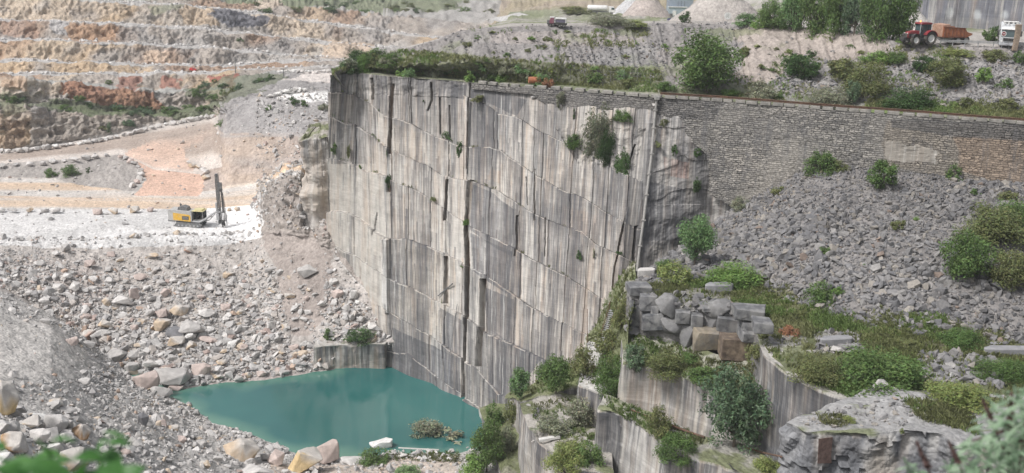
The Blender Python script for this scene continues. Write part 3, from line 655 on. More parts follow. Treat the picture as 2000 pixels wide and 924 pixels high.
# run-off strokes: each starts under a ledge or a bedding plane and fades downwards
dt0 = np.where(band == 0, cpy - cpy[-1:, :], dtop); rs_ = np.random.default_rng(77); nC = V.shape[1]
stk = {'d': np.zeros(V.shape[:2]), 'w': np.zeros(V.shape[:2]), 'r': np.zeros(V.shape[:2])}
dens_ = fbm(np.arange(nC) * .03, 0, 0, 95, 4)
for n in range(8500):
    j = rs_.integers(13, nC - 60); kindk = rs_.choice(['d', 'd', 'd', 'w', 'r'])
    if kindk == 'd' and dens_[j] + rs_.normal(0, .5) < -.25: continue
    wd = max(1, int(abs(rs_.normal(0, 1.5)) + 1)) if kindk != 'r' else rs_.integers(1, 6)
    bnd = rs_.integers(0, 9); Lp = rs_.exponential(52) + 10; d0 = 0 if rs_.random() < .38 else rs_.uniform(0, 85)
    sl = slice(j, j + wd); bb_ = band[:, sl]; dd_ = dt0[:, sl] - d0
    m = ((bb_ == bnd) | ((n % 3 == 0) & (bb_ == bnd + 1))) & (dd_ > -1) & (dd_ < Lp)
    stk[kindk][:, sl] = np.maximum(stk[kindk][:, sl], m * np.clip(1 - dd_ / Lp, 0, 1) ** .5 * rs_.uniform(.35, 1))
calm = 1 - .5 * inpoly(cpx + fbm(S * .4, Zc * .1, 7, 99, 3) * 14, cpy, [(630,312),(745,345),(748,600),(640,480)])
def soft(a): return (np.roll(a, 1, 1) + 3 * a + np.roll(a, -1, 1)) / 5 * calm
blend(C, soft(stk['r']) * .5, (.47, .355, .26)); blend(C, soft(stk['w']) * .6, (.62, .60, .565)); blend(C, soft(stk['d']) * .86, (.10, .10, .107))
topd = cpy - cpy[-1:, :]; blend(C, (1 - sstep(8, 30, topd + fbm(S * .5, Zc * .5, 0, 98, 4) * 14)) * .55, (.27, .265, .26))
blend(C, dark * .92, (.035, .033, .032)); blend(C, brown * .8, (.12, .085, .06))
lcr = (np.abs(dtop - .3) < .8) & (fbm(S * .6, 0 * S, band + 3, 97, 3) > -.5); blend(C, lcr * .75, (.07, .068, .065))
# ledge tops catch dust and rubble; brow of each ledge drips dark
lt = (dtop > .9) & (dtop < 2.2) & (fbm(S * .8, 0 * S, band, 96, 3) > -.25); blend(C, lt * .45, (.44, .42, .39))
amt = amt + .12 + .15 * np.exp(-dtop / 10.0) - .35 * (cpx < 750) * (cpy > 320) + .1
amt = np.where(lt, -1.5, amt); amt = np.where(dark > .5, -.2, amt)
blend(C, (joint > 0) * .5, (.16, .155, .15))
C4 = np.concatenate([C, np.clip(amt, -2, 2)[..., None]], -1)
UVc = np.stack([S + band * .22, Zc], -1)
CL = dict(V=V, px=cpx, py=cpy)
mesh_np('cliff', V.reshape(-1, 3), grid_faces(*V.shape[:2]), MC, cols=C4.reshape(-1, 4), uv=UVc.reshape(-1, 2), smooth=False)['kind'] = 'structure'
grid_bvh(V[::4, ::4])

# ------------------------------------------------------------------ masonry retaining wall
MT = [(905,170),(1000,172),(1035,180),(1060,198),(1108,218),(1150,232),(1210,238),(1240,238),(1255,262),(1290,268),(1312,262),(1345,272),(1362,285),(1380,300),(1385,330),(1386,378),(1440,405),(1520,410),(1600,400),(2300,460)]
wk = np.array([925, 1000, 1100, 1240, 1400, 1600, 1800, 2000, 2200, 2520], float)
wt_ = np.array([np.array([np.interp(q, ck, Tg[:, i]) for i in range(3)]) if q <= 1240 else None for q in wk[:4]] + WL[1:], dtype=float)
gk = np.linspace(925, 2520, 650)
Tw = smooth1(wk, wt_, gk, 2)
tan_ = np.gradient(Tw, axis=0); tan_ /= np.linalg.norm(tan_, axis=1, keepdims=True)
out = np.stack([tan_[:, 1], -tan_[:, 0], np.zeros(len(gk))], -1)      # towards the camera
NRW = 150
tv = np.linspace(0, 1, NRW)[:, None]
# height of the lower edge for every column
Tp = Tw + out * 0.75
zz = np.linspace(41, 12, 500)
bz = np.empty(len(gk))
for i in range(len(gk)):
    q = np.stack([np.full(500, Tp[i, 0]), np.full(500, Tp[i, 1]), zz], -1); a, b_, _ = proj(q)
    lim = np.interp(a, [m_[0] for m_ in MT], [m_[1] for m_ in MT]); ok = b_ < lim
    bz[i] = zz[np.argmin(ok)] if not ok.all() else 12
bz = np.minimum(bz, 40.2)
V = np.empty((NRW, len(gk), 3))
V[..., 0] = Tp[None, :, 0]; V[..., 1] = Tp[None, :, 1]
V[..., 2] = bz[None] * (1 - tv) + Tp[None, :, 2] * tv
wn = np.broadcast_to(out[None], V.shape)
V = V + wn * (np.interp(gk, [1180, 1290], [.185, .03])[None] * (41 - V[..., 2]))[..., None]
cell = vn(np.floor(V[..., 2] / .36) * 7.3, np.floor((np.arange(len(gk))[None] * .2 + np.floor(V[..., 2] / .36) * .4) / 1.0) * 3.1, 0, 101)
V = V + wn * (fbm(V[..., 0] * .15, V[..., 1] * .15, V[..., 2] * .15, 102, 4) * .22 + cell * .05)[..., None]
wpx, wpy, _ = proj(V)
sW = np.concatenate([[0], np.cumsum(np.linalg.norm(np.diff(Tp[:, :2], axis=0), axis=1))])
C = col_grid(V.shape[:2], (1, 1, 1))
wob = fbm(V[..., 0] * .2, V[..., 2] * .3, 0, 103, 4) * 14
blend(C, (wpx < 1290) * .8, (.72, .72, .74)); blend(C, inpoly(wpx + wob, wpy, [(1290,185),(1420,195),(1400,235),(1290,230)]) * .8, (.66, .67, .70))
blend(C, inpoly(wpx + wob, wpy + wob * .4, [(1420,290),(1560,260),(1540,400),(1430,400)]) * .7, (1.22, 1.2, 1.17))
blend(C, inpoly(wpx + wob, wpy, [(1730,235),(2100,250),(2100,400),(1850,345),(1730,320)]) * .6, (.98, .90, .80))
blend(C, inpoly(wpx + wob, wpy, [(1860,265),(2100,270),(2100,400),(1870,330)]) * .6, (1.05, .82, .66))
blend(C, inpoly(wpx, wpy + wob * .3, [(1740,232),(2100,245),(2100,275),(1860,268),(1740,250)]) * .8, (.50, .51, .54))
Vc = V.copy(); face_mask = inpoly(wpx + wob * .2, wpy + wob * .3, [(1728,276),(1758,278),(1775,288),(1800,286),(1838,296),(1826,306),(1836,322),(1800,318),(1770,322),(1728,312)])
retw = empty('retaining_wall', tuple(Tp[len(gk) // 2]), 0, 'long mortared rubble stone retaining wall carrying the track above the quarry slope', 'wall')
def under(o, root):
    o.parent = root; o.matrix_parent_inverse = root.matrix_basis.inverted() if False else Matrix.Translation(-root.location)
    return o
UVw = np.stack([np.broadcast_to(sW[None], V.shape[:2]), V[..., 2]], -1)
fcs = grid_faces(*V.shape[:2]); fm = face_mask.reshape(-1)[fcs].all(axis=1)
under(mesh_np('wall', V.reshape(-1, 3), fcs[~fm], MM, cols=C.reshape(-1, 3), uv=UVw.reshape(-1, 2)), retw)
Cp = C * 0 + np.array((.33, .305, .27))
Cp4 = np.concatenate([Cp, np.full(Cp.shape[:2] + (1,), -.2)], -1)
under(mesh_np('rendered_patch', (V + wn * .01).reshape(-1, 3), fcs[fm], MC, cols=Cp4.reshape(-1, 4), uv=UVw.reshape(-1, 2)), retw)
grid_bvh(V[::6, ::6])
# coping stones: a row of blocks with gaps, one part
mb = MB(); rr = random.Random(8)
for j in range(8, len(gk) - 1, 1):
    pass
stot = sW[-1]; s = 1.0
cop = []
while s < stot:
    L_ = rr.uniform(1.25, 1.6); i = np.searchsorted(sW, s + L_ / 2)
    if i >= len(gk) - 1: break
    a = math.atan2(tan_[i, 1], tan_[i, 0]); p = Tp[i] + out[i] * -.25
    mb.box((p[0], p[1], 41.0 + .16 + rr.uniform(-.03, .03)), (L_ - .12, .75 + rr.uniform(-.1, .1), .42), a + rr.uniform(-.03, .03), bevel=.05)
    s += L_ + (rr.uniform(.05, .3) if s > 22 else rr.uniform(.3, .6))
MCOP = mat_plain('weathered_limestone', (.30, .285, .26), .95, nscale=1.5, var=.3, dirt=(.14, .14, .13), dfac=.7, bump=.5)
under(mb.build('coping', MCOP), retw)
# rusted rail lying on the right half of the wall
i0 = int(np.argmin(abs(gk - 1290)))
mb = MB(); pts = [Tp[i] + out[i] * -.15 + np.array([0, 0, .68 + .02 * math.sin(i)]) for i in range(i0, len(gk), 6)]
for a, b_ in zip(pts[:-1], pts[1:]):
    d = b_ - a; L_ = np.linalg.norm(d); m_ = (a + b_) / 2; ang = math.atan2(d[1], d[0])
    mb.box(m_, (L_ + .02, .2, .07), ang); mb.box(m_ - np.array([0, 0, .11]), (L_ + .02, .06, .17), ang); mb.box(m_ - np.array([0, 0, .21]), (L_ + .02, .22, .04), ang)
MRUST = mat_plain('rust', (.15, .085, .055), .85, nscale=3, var=.4, dirt=(.06, .05, .045))
rl = mb.build('rail', MRUST); tag(rl, 'rusty brown rail running along the top of the stone retaining wall', 'rail')
# ------------------------------------------------------------------ the upper ground behind the wall
def back_of(R, dy, z=None):
    K, W = R; W = W.copy(); d = W[:, :2] / np.linalg.norm(W[:, :2], axis=1, keepdims=True)
    W[:, :2] += d * dy
    if z is not None: W[:, 2] = np.interp(K, z[0], z[1])
    return K, W
q0 = (ck[14:], Tg[14:])                                # wall / cliff top line in plan
K0 = np.concatenate([[645,700,755,870,1000,1100,1240], gk[gk > 1260][::20], [2520]])
W0 = []
for k in K0:
    W0.append([np.interp(k, ck, Tg[:, i]) for i in range(3)] if k <= 1240 else [np.interp(k, gk, Tw[:, i]) for i in range(3)])
W0 = np.array(W0); W0[:, 2] = 40.95
q0 = (K0, W0)
q2 = row(Z, [(650,140,41.5),(700,132,41.6),(800,124,43),(900,118,44),(1000,120,44),(1100,125,44),(1240,125,44),(1400,130,44),(1600,140,44),(1800,160,44),(2000,175,44),(2200,188,44),(2520,208,44)])
q3 = row(Z, [(655,139,41.8),(700,124,42),(800,90,45),(900,62,47),(1000,50,48),(1100,51,48),(1200,49,48),(1300,47,48),(1400,46,48),(1480,47,48.8),(1600,54,49),(1700,64,49),(1755,84,48),(1900,89,48),(2000,92,48),(2200,95,48),(2520,104,48)])
q4 = back_of(q3, 4, ([655,800,1000,1480,1600,1700,1760], [40,44.5,47.9,48.3,48.4,48.4,48]))
q5 = back_of(q3, 24, ([655,760,850,950,1000,1400,1500,2200], [30,36,43,45.8,46.3,46.3,48,48]))
q6 = back_of(q3, 90, ([655,760,850,950,1000,1400,1500,2200], [22,25,34,40,41.5,41.5,48,48]))
q7 = back_of(q3, 260, ([655,760,850,950,1040,1400,1500,2200], [10,12,16,30,40,40,50,50]))
q7 = (q7[0], np.where((q7[0] < 1000)[:, None], q6[1] + np.array([3, 6, -10.]), q7[1]))
q8 = back_of(q7, 500, ([655,950,1040,2200], [5,20,52,60]))
q8 = (q8[0], np.where((q8[0] < 1000)[:, None], q7[1] + np.array([2, 4, -12.]), q8[1]))
q1 = back_of(q0, 4.0, ([600, 2200], [41.0, 41.0]))
ukeys = np.concatenate([np.linspace(649, 2100, 600), np.linspace(2100, 2520, 60)[1:]])
V, rp = loft([q0, q1, q2, q3, q4, q5, q6, q7, q8], ukeys, [6, 40, 60, 6, 14, 20, 16, 10], 3)
RP = np.broadcast_to(rp[:, None], V.shape[:2]); K2 = np.broadcast_to(ukeys[None], V.shape[:2])
ampv = np.interp(rp, [0, 1, 1.3, 2.9, 3.1, 5, 6, 8], [.05, .12, .6, .5, .15, .2, .6, 3])
V = displace(V, ampv, .2, 111, 6, .55)
V = displace(V, ampv * .5, .7, 115, 3, .5, ridged=True)
# gullies on the tipped gravel bank
gul = (np.abs(vn(K2 * .09 + RP * 2.0, 0 * RP, 0, 117))) * sstep(1.3, 1.8, RP) * (1 - sstep(2.8, 3, RP)) * .5
V[..., 2] -= gul
upx, upy, _ = proj(V)
N1 = fbm(V[..., 0] * .08, V[..., 1] * .08, V[..., 2] * .1, 121, 5); N3 = fbm(V[..., 0] * .4, V[..., 1] * .4, V[..., 2] * .4, 123, 4)
C = col_grid(V.shape[:2], (.285, .27, .262))
def iv(a, b): return (RP >= a) & (RP < b)
blend(C, iv(0, 1.2) * 1.0, (.20, .22, .14)); blend(C, iv(0, 1.3) * sstep(0, .4, N3) * .6, (.33, .31, .27))
blend(C, iv(1.2, 3) * sstep(0, .6, N1) * .5, (.35, .32, .30))
blend(C, inpoly(upx + N3 * 12, upy, [(1420,60),(1500,45),(1740,75),(1740,100),(1640,120),(1560,110),(1490,170),(1430,150),(1470,100)]) * .9, (.40, .35, .315))
blend(C, inpoly(upx + N3 * 12, upy + N1 * 6, [(960,60),(1250,62),(1250,85),(1100,90),(960,80)]) * .7, (.37, .335, .315))
blend(C, inpoly(upx + N3 * 16, upy + N1 * 8, [(1180,95),(1290,90),(1290,150),(1100,150)]) * .6, (.29, .285, .28))
blend(C, inpoly(upx + N3 * 16, upy + N1 * 8, [(1520,140),(2100,110),(2100,230),(1700,210),(1480,195)]) * .75, (.30, .29, .285))
blend(C, iv(1, 2.6) * inpoly(upx + N3 * 20, upy + N1 * 10, [(650,100),(760,95),(960,110),(1290,135),(1290,185),(650,150)]) * .8, (.21, .22, .14))
blend(C, iv(.8, 2.9) * sstep(.15, .5, fbm(V[..., 0] * .12, V[..., 1] * .12, 3, 127, 5)) * (K2 > 700) * .55, (.17, .20, .095))
blend(C, inpoly(upx + N3 * 16, upy + N1 * 4, [(1700,200),(2100,215),(2100,240),(1700,222)]) * .9, (.20, .26, .10))
blend(C, iv(3, 8) * 1.0, (.42, .395, .37)); blend(C, iv(4.5, 8) * sstep(0, .4, N1), (.22, .25, .14))
blend(C, (K2 < 1290) * iv(5, 7) * sstep(-.4, .1, N1) * .8, (.25, .27, .17)); blend(C, iv(6.2, 8) * .7, (.42, .34, .26))
C *= .92 * (1 + .12 * N3[..., None])
UP = dict(V=V, px=upx, py=upy, RP=RP, K=K2)
R_, C_ = V.shape[:2]
# left flank falls to the pit behind the cliff
flank = []
for k in range(10):
    q = V[:, 0].copy(); q[:, 2] = q[:, 2] * (1 - k / 9) + 2.0 * (k / 9); q[:, 0] += .8 * min(k, 1) + .45 * k; q[:, 1] += 5.0 * min(k, 1) + .4 * k; flank.append(q)
FV = np.array(flank[::-1]).transpose(1, 0, 2)
VV = np.concatenate([FV[:, :-1], V], 1); CC = np.concatenate([np.repeat(C[:, :1], 9, 1), C], 1)
mesh_np('upper_ground', VV.reshape(-1, 3), grid_faces(*VV.shape[:2]), MG, cols=CC.reshape(-1, 3), smooth=True)['kind'] = 'structure'
grid_bvh(V[::2, ::2])

# ------------------------------------------------------------------ right side: scree and grassy shelf
def wallz(px, py):
    """point on the retaining wall seen at px, py"""
    best = None
    for i in range(len(gk) - 1):
        pass
    d = ray(px, py); o = np.array([0, 0, CZ])
    # intersect in plan with the polyline of the wall
    for i in range(len(gk) - 1):
        a, b2 = Tp[i, :2] - out[i, :2] * .2, Tp[i + 1, :2] - out[i, :2] * .2
        e = b2 - a; den = d[0] * e[1] - d[1] * e[0]
        if abs(den) < 1e-9: continue
        t = (a[0] * e[1] - a[1] * e[0]) / den; u = (a[0] * d[1] - a[1] * d[0]) / den
        if -1e-6 <= u <= 1 + 1e-6 and t > 0: return o + d * t
    return D(px, py, 128)
s0p = [(1225,560,26),(1240,548,26),(1300,505,26),(1370,452,26)]
s0 = ([p[0] for p in s0p], [P(*p) for p in s0p])
for px, py in [(1395,438),(1440,400),(1490,375),(1560,335),(1640,322),(1720,330),(1760,335),(1900,350),(2000,356),(2150,362),(2500,374)]:
    s0[0].append(px); s0[1].append(wallz(px, py))
s0 = (np.array(s0[0], float), np.array(s0[1]))
s1 = row(Z, [(1225,562,26),(1300,528,26.1),(1400,500,26.3),(1500,480,28.8),(1600,470,30.5),(1700,470,31),(1800,480,31),(1900,490,31),(2000,500,31),(2150,505,31),(2500,520,31)])
s2 = row(Z, [(1225,563,26),(1300,550,26.1),(1400,545,26.1),(1450,545,26.2),(1500,565,26.2),(1600,600,26.3),(1700,625,26.3),(1800,650,26.2),(1900,665,26.2),(2000,675,26.2),(2150,685,26.2),(2500,705,26.2)])
s3 = row(Z, [(1225,566,25.9),(1260,584,25.9),(1340,600,25.9),(1420,602,25.9),(1470,630,25.9),(1500,690,25.9),(1560,738,25.9),(1650,777,25.9),(1750,800,26),(1900,810,26),(2150,830,26),(2500,850,26)])
s4 = (s3[0], s3[1] + np.array([0, -.1, -5.0]))
skeys = np.concatenate([np.linspace(1225, 2080, 520), np.linspace(2080, 2500, 60)[1:]])
V, rp = loft([s4, s3, s2, s1, s0], skeys, [20, 90, 60, 70], 2)
RP = np.broadcast_to(rp[:, None], V.shape[:2]); K2 = np.broadcast_to(skeys[None], V.shape[:2])
ampv = np.interp(rp, [0, .9, 1, 1.1, 2, 2.3, 3.8, 4], [.3, .15, .05, .35, .3, .45, .4, .1])
V = displace(V, ampv, .2, 131, 6, .55)
hump = inpoly(*proj(V)[:2], [(1560,690),(1850,660),(1900,760),(1700,770),(1580,740)])
spx, spy, _ = proj(V)
N1 = fbm(V[..., 0] * .1, V[..., 1] * .1, 0, 141, 5); N3 = fbm(V[..., 0] * .5, V[..., 1] * .5, V[..., 2] * .5, 143, 4)
C = col_grid(V.shape[:2], (.285, .27, .262))
gr = (sstep(2.15, 1.95, RP + N1 * .3) if True else 0) * (RP > .9)
gr = (1 - sstep(1.95, 2.12, RP + N1 * .3)) * (RP > .9)
blend(C, gr * .9, (.16, .185, .085)); blend(C, gr * sstep(.05, .5, fbm(V[..., 0] * .25, V[..., 1] * .25, 0, 147, 4)) * .6, (.27, .25, .15))
blend(C, gr * sstep(.2, .6, -N1) * .7, (.33, .31, .30))
blend(C, inpoly(spx + N3 * 12, spy + N1 * 8, [(1440,400),(1500,380),(1560,345),(1540,400),(1470,430),(1400,450)]) * .8, (.36, .32, .27))
blend(C, (RP < .95) * (K2 < 1600) * 1.0, (.28, .27, .26))
for poly in ([(1790,690),(1960,700),(1960,760),(1800,750)], [(1500,640),(1560,650),(1560,680),(1500,680)], [(1230,560),(1420,590),(1500,625),(1230,600)], [(1590,650),(1680,650),(1680,690),(1590,690)]):
    blend(C, inpoly(spx + N3 * 20, spy + N1 * 10, poly) * .75, (.36, .35, .335))
C *= .8 * (1 + .15 * N3[..., None])
SH = dict(V=V, px=spx, py=spy, RP=RP, K=K2, gr=gr)
mesh_np('shelf_ground', V.reshape(-1, 3), grid_faces(*V.shape[:2]), MG, cols=C.reshape(-1, 3), smooth=True)['kind'] = 'structure'
grid_bvh(V[::2, ::2])

# ------------------------------------------------------------------ sawn rock terraces in the lower right
def terrace(name, pts, zbot, seed, face=(.44, .42, .38), top=(.40, .385, .365), amt=.2, step=.16, rough=.10, toprough=.35, lean=0.0, grass=.35, slabs=0.0, facemat=None):
    """pts: outline of the top as (px, py, z), counter clockwise from above"""
    A = np.array([P(*p) for p in pts]); A = np.concatenate([A, A[:1]])
    L = np.linalg.norm(np.diff(A, axis=0), axis=1); S_ = np.concatenate([[0], np.cumsum(L)])
    n = max(40, int(S_[-1] / step)); s = np.linspace(0, S_[-1], n, endpoint=False)
    E = np.stack([np.interp(s, S_, A[:, i]) for i in range(3)], -1)
    for _ in range(1): E = (np.roll(E, 1, 0) + 2 * E + np.roll(E, -1, 0)) / 4
    E[:, 2] += fbm(s * .5, 0, 0, seed, 4) * toprough * .6
    cen = E.mean(0); area = 0.5 * np.sum(E[:, 0] * np.roll(E[:, 1], -1) - np.roll(E[:, 0], -1) * E[:, 1])
    t_ = np.roll(E, -1, 0) - np.roll(E, 1, 0); o_ = np.stack([t_[:, 1], -t_[:, 0], 0 * t_[:, 0]], -1) * (1 if area > 0 else -1)
    o_ /= np.linalg.norm(o_, axis=1, keepdims=True) + 1e-9
    nr = max(12, int((E[:, 2].max() - zbot) / (step * 1.4)))
    k = np.linspace(0, 1, nr)[:, None]
    Fv_ = np.empty((nr, n, 3)); Fv_[..., 0] = E[None, :, 0]; Fv_[..., 1] = E[None, :, 1]; Fv_[..., 2] = E[None, :, 2] * (1 - k) + zbot * k
    dz = E[None, :, 2] - Fv_[..., 2]
    SS = np.broadcast_to(s[None], Fv_.shape[:2])
    bl = np.floor((SS + fbm(SS * .2, dz * .15, 1, seed + 3, 2) * .4) / 3.1); bj = _h(bl.astype(int), (bl * 0).astype(int), (bl * 0).astype(int), seed + 5)
    lay = np.floor((dz + SS * .12 + fbm(SS * .1, dz * 0, 2, seed + 7, 3) * .8) / 4.3)
    off = fbm(Fv_[..., 0] * .35, Fv_[..., 1] * .35, Fv_[..., 2] * .35, seed + 9, 5) * rough * 2 + (bj * .10 + lay * .04) * (0 if slabs else 1) + dz * lean
    if slabs: off = off + (np.mod(dz * slabs + fbm(SS * .3, dz * .5, 0, seed + 13, 4) * .9, 1.0) - .5) * .5
    off = off * np.minimum(1, dz / .3 + .1)
    Fv_ = Fv_ + o_[None] * off[..., None]
    # top: rings shrinking to the middle
    rings = 26; T_ = []
    for j in range(1, rings):
        f = 1 - j / rings; q = cen + (E - cen) * f
        q[:, 2] += fbm(q[:, 0] * .3, q[:, 1] * .3, 0, seed + 11, 5) * toprough * min(1, j / 3); T_.append(q)
    T_ = np.array(T_)[::-1]
    G = np.concatenate([T_, Fv_], 0)                 # centre -> edge -> down
    G = np.concatenate([G, G[:, :1]], 1)
    nt_ = len(T_)
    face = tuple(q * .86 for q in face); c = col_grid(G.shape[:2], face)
    ti = np.arange(G.shape[0])[:, None] < nt_ + 1; ti = np.broadcast_to(ti, G.shape[:2])
    nn = fbm(G[..., 0] * .5, G[..., 1] * .5, G[..., 2] * .1, seed + 15, 5); n2 = fbm(G[..., 0] * .25, G[..., 1] * .25, G[..., 2] * .2, seed + 17, 4)
    blend(c, (~ti) * sstep(0, .5, n2) * .5, (.49, .43, .35)); blend(c, (~ti) * sstep(0, .5, -n2) * .5, (.33, .33, .335))
    rs2 = np.random.default_rng(seed + 99); DZ = np.zeros(G.shape[:2]); DZ[nt_:, :-1] = dz
    for _ in range(int(n * (5 if facemat is None else .6))):
        j_ = rs2.integers(0, n - 3); w3 = int(rs2.integers(1, 4)); Lm = rs2.exponential(2.2) + .5; kd_ = rs2.random(); sl = slice(j_, j_ + w3)
        mk = (~ti[:, sl]) & (DZ[:, sl] < Lm); cc3 = (.11, .112, .12) if kd_ < .58 else ((.60, .585, .56) if kd_ < .88 else (.46, .39, .32))
        sub = c[:, sl]; blend(sub, mk * np.clip(1 - DZ[:, sl] / Lm, 0, 1) ** .5 * rs2.uniform(.2, .75), cc3)
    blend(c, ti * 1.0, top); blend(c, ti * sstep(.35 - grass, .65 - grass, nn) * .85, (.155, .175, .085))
    a = np.where(ti, -1.2, amt + bj.mean() * 0); a = a + 0.0
    aa = np.full(G.shape[:2], amt); aa[nt_:, :-1] += bj * .35; aa = np.where(ti, -1.2, aa)
    dd = np.zeros(G.shape[:2]); dd[nt_:, :-1] = dz; aa = aa + np.where(ti, 0, .25 * np.exp(-dd / 1.2))
    uv = np.stack([np.concatenate([np.broadcast_to(s[None], (G.shape[0], n)), np.full((G.shape[0], 1), S_[-1])], 1) + seed * 3.7, G[..., 2]], -1)
    fc = grid_faces(*G.shape[:2]); 
    if area < 0: fc = fc[:, ::-1]
    cf = [fc]
    o = mesh_np(name, G.reshape(-1, 3), fc, [facemat or MC, MG], midx=(np.arange(len(fc)) < (nt_ - 0) * n).astype(int), cols=np.concatenate([c, aa[..., None]], -1).reshape(-1, 4), uv=uv.reshape(-1, 2))
    o['kind'] = 'structure'
    BVHS.append(BVHTree.FromPolygons([tuple(v) for v in G.reshape(-1, 3)], [tuple(f) for f in fc.tolist()]))
    return o, G
TER = {}
# T6: the pale grey spur nearest the camera
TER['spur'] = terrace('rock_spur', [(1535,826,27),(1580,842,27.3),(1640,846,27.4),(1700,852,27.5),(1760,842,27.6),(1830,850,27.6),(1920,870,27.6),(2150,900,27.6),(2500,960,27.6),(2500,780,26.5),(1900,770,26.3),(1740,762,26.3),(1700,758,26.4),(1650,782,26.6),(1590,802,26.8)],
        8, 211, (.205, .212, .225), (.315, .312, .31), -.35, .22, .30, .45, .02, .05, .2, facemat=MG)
# T5: curved sawn face below the shelf, its shade put into a darker face colour, T4: pale face under the grass, T3, T2, T1 step down towards the pool
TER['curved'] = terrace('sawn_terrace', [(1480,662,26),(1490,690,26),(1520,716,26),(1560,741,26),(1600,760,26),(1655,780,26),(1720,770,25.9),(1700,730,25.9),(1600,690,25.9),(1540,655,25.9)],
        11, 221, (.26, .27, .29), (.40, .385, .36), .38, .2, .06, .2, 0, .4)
TER['pale'] = terrace('sawn_terrace', [(1218,712,20.8),(1260,716,20.7),(1300,724,20.6),(1360,748,20.4),(1420,775,20.2),(1490,800,20),(1520,770,21),(1500,715,22),(1400,692,22),(1300,655,22),(1240,640,22),(1215,660,21.5)],
        9, 231, (.56, .535, .49), (.30, .30, .25), -.05, .2, .07, .25, 0.02, .6)
TER['ledge'] = terrace('sawn_terrace', [(1168,800,16.6),(1195,800,16.8),(1225,815,16.9),(1262,838,17),(1300,866,17),(1350,890,17),(1420,915,17),(1520,950,17),(1600,930,17),(1560,880,17.3),(1440,878,17),(1350,845,17),(1285,810,17),(1215,780,17),(1180,770,16.8)],
        4, 241, (.46, .445, .415), (.34, .33, .30), .05, .2, .10, .3, .02, .5)
TER['pillar'] = terrace('sawn_terrace', [(1130,752,15.8),(1150,758,15.8),(1168,764,15.9),(1186,768,16),(1200,757,16.2),(1215,730,17),(1222,700,18),(1205,680,18.5),(1172,672,17),(1150,668,16),(1146,690,16),(1138,720,16)],
        3, 251, (.37, .365, .355), (.43, .42, .40), .25, .18, .10, .35, 0, .3)
TER['low'] = terrace('sawn_terrace', [(1016,786,11.5),(1022,812,11.6),(1034,836,11.7),(1050,858,11.8),(1070,876,11.9),(1100,890,12),(1130,915,12.2),(1200,930,12.4),(1185,800,12),(1140,770,11.6),(1095,766,11.4),(1050,776,11.4)],
        -1, 261, (.40, .385, .355), (.38, .36, .33), .1, .18, .12, .4, 0, .3)
TER['foot'] = terrace('rock_foot', [(935,798,.6),(950,830,2),(965,880,3.2),(985,940,4),(1040,940,4),(1030,860,5),(1015,800,5),(1020,770,5),(990,770,3)],
        -2, 271, (.41, .39, .36), (.24, .24, .18), .0, .22, .2, .4, 0, .75)
TER['mound'] = terrace('rock_mound', [(985,775,6),(1015,782,8.5),(1060,772,10),(1110,760,11.2),(1150,750,12),(1170,712,13.5),(1160,690,13.5),(1105,722,10),(1045,745,7.5)],
        0, 281, (.40, .385, .35), (.20, .21, .13), .0, .25, .2, .5, 0, .8)
# green gully with the iron stair between cliff and shelf
g0 = row(Z, [(1140,765,14),(1160,770,14.5),(1190,762,15.5),(1215,745,17),(1228,700,20),(1232,640,23),(1236,600,25)])
g1 = row(Z, [(1140,712,14),(1160,690,15),(1178,655,17.5),(1192,620,20.5),(1210,592,23),(1226,566,25.4),(1240,556,25.8)])
g2 = (g1[0], g1[1] + np.array([.5, 6, 1.0]))
V, rp = loft([g0, g1, g2], np.linspace(1140, 1240, 60), [50, 12], 2)
V = displace(V, .35, .3, 291, 5)
N1 = fbm(V[..., 0] * .3, V[..., 1] * .3, V[..., 2] * .3, 293, 4)
C = col_grid(V.shape[:2], (.20, .22, .12)); blend(C, sstep(-.1, .4, N1) * .7, (.36, .34, .30))
mesh_np('gully_ground', V.reshape(-1, 3), grid_faces(*V.shape[:2]), MG, cols=C.reshape(-1, 3), smooth=True)['kind'] = 'structure'
GUL = dict(V=V); grid_bvh(V)
# side wall left of the main corner, and the block standing in the pool
TER['side'] = terrace('rock_buttress', [(594,270,29.6),(612,268,29.9),(642,266,30),(656,256,30),(648,240,30),(604,248,30)], 4, 301, (.52, .47, .42), (.33, .31, .28), -.6, .2, .55, .9, 0, .4)
# ------------------------------------------------------------------ rocks
RNG = np.random.default_rng(7)
def hull_rock(seed, flat=1.0):
    r = np.random.default_rng(seed); bm = bmesh.new()
    n = r.integers(11, 17); p = r.normal(size=(n, 3)); p /= np.linalg.norm(p, axis=1, keepdims=True)
    p = np.sign(p) * np.abs(p) ** 0.75                      # squarish
    p *= r.uniform(.78, 1.0, (n, 1)) * np.array([1.0, r.uniform(.65, .95), r.uniform(.5, .8) * flat])
    vs = [bm.verts.new(q) for q in p]
    h = bmesh.ops.convex_hull(bm, input=vs)
    for v in [v for v in bm.verts if not v.link_faces]: bm.verts.remove(v)
    bm.verts.index_update(); bmesh.ops.triangulate(bm, faces=bm.faces[:])
    V = np.array([v.co[:] for v in bm.verts]); F = np.array([[v.index for v in f.verts] for f in bm.faces])
    bm.free(); V /= np.abs(V).max(); return V, F
ROCKS = [hull_rock(100 + i) for i in range(18)]
def rot_mats(n, rng, tilt=.6):
    a = rng.uniform(0, 2 * np.pi, n); ax = rng.normal(0, tilt, n); ay = rng.normal(0, tilt, n)
    def R(a_, i):
        c, s = np.cos(a_), np.sin(a_); m = np.zeros((len(a_), 3, 3)); j, k = (i + 1) % 3, (i + 2) % 3
        m[:, i, i] = 1; m[:, j, j] = c; m[:, k, k] = c; m[:, j, k] = -s; m[:, k, j] = s; return m
    return R(a, 2) @ R(ax, 0) @ R(ay, 1)
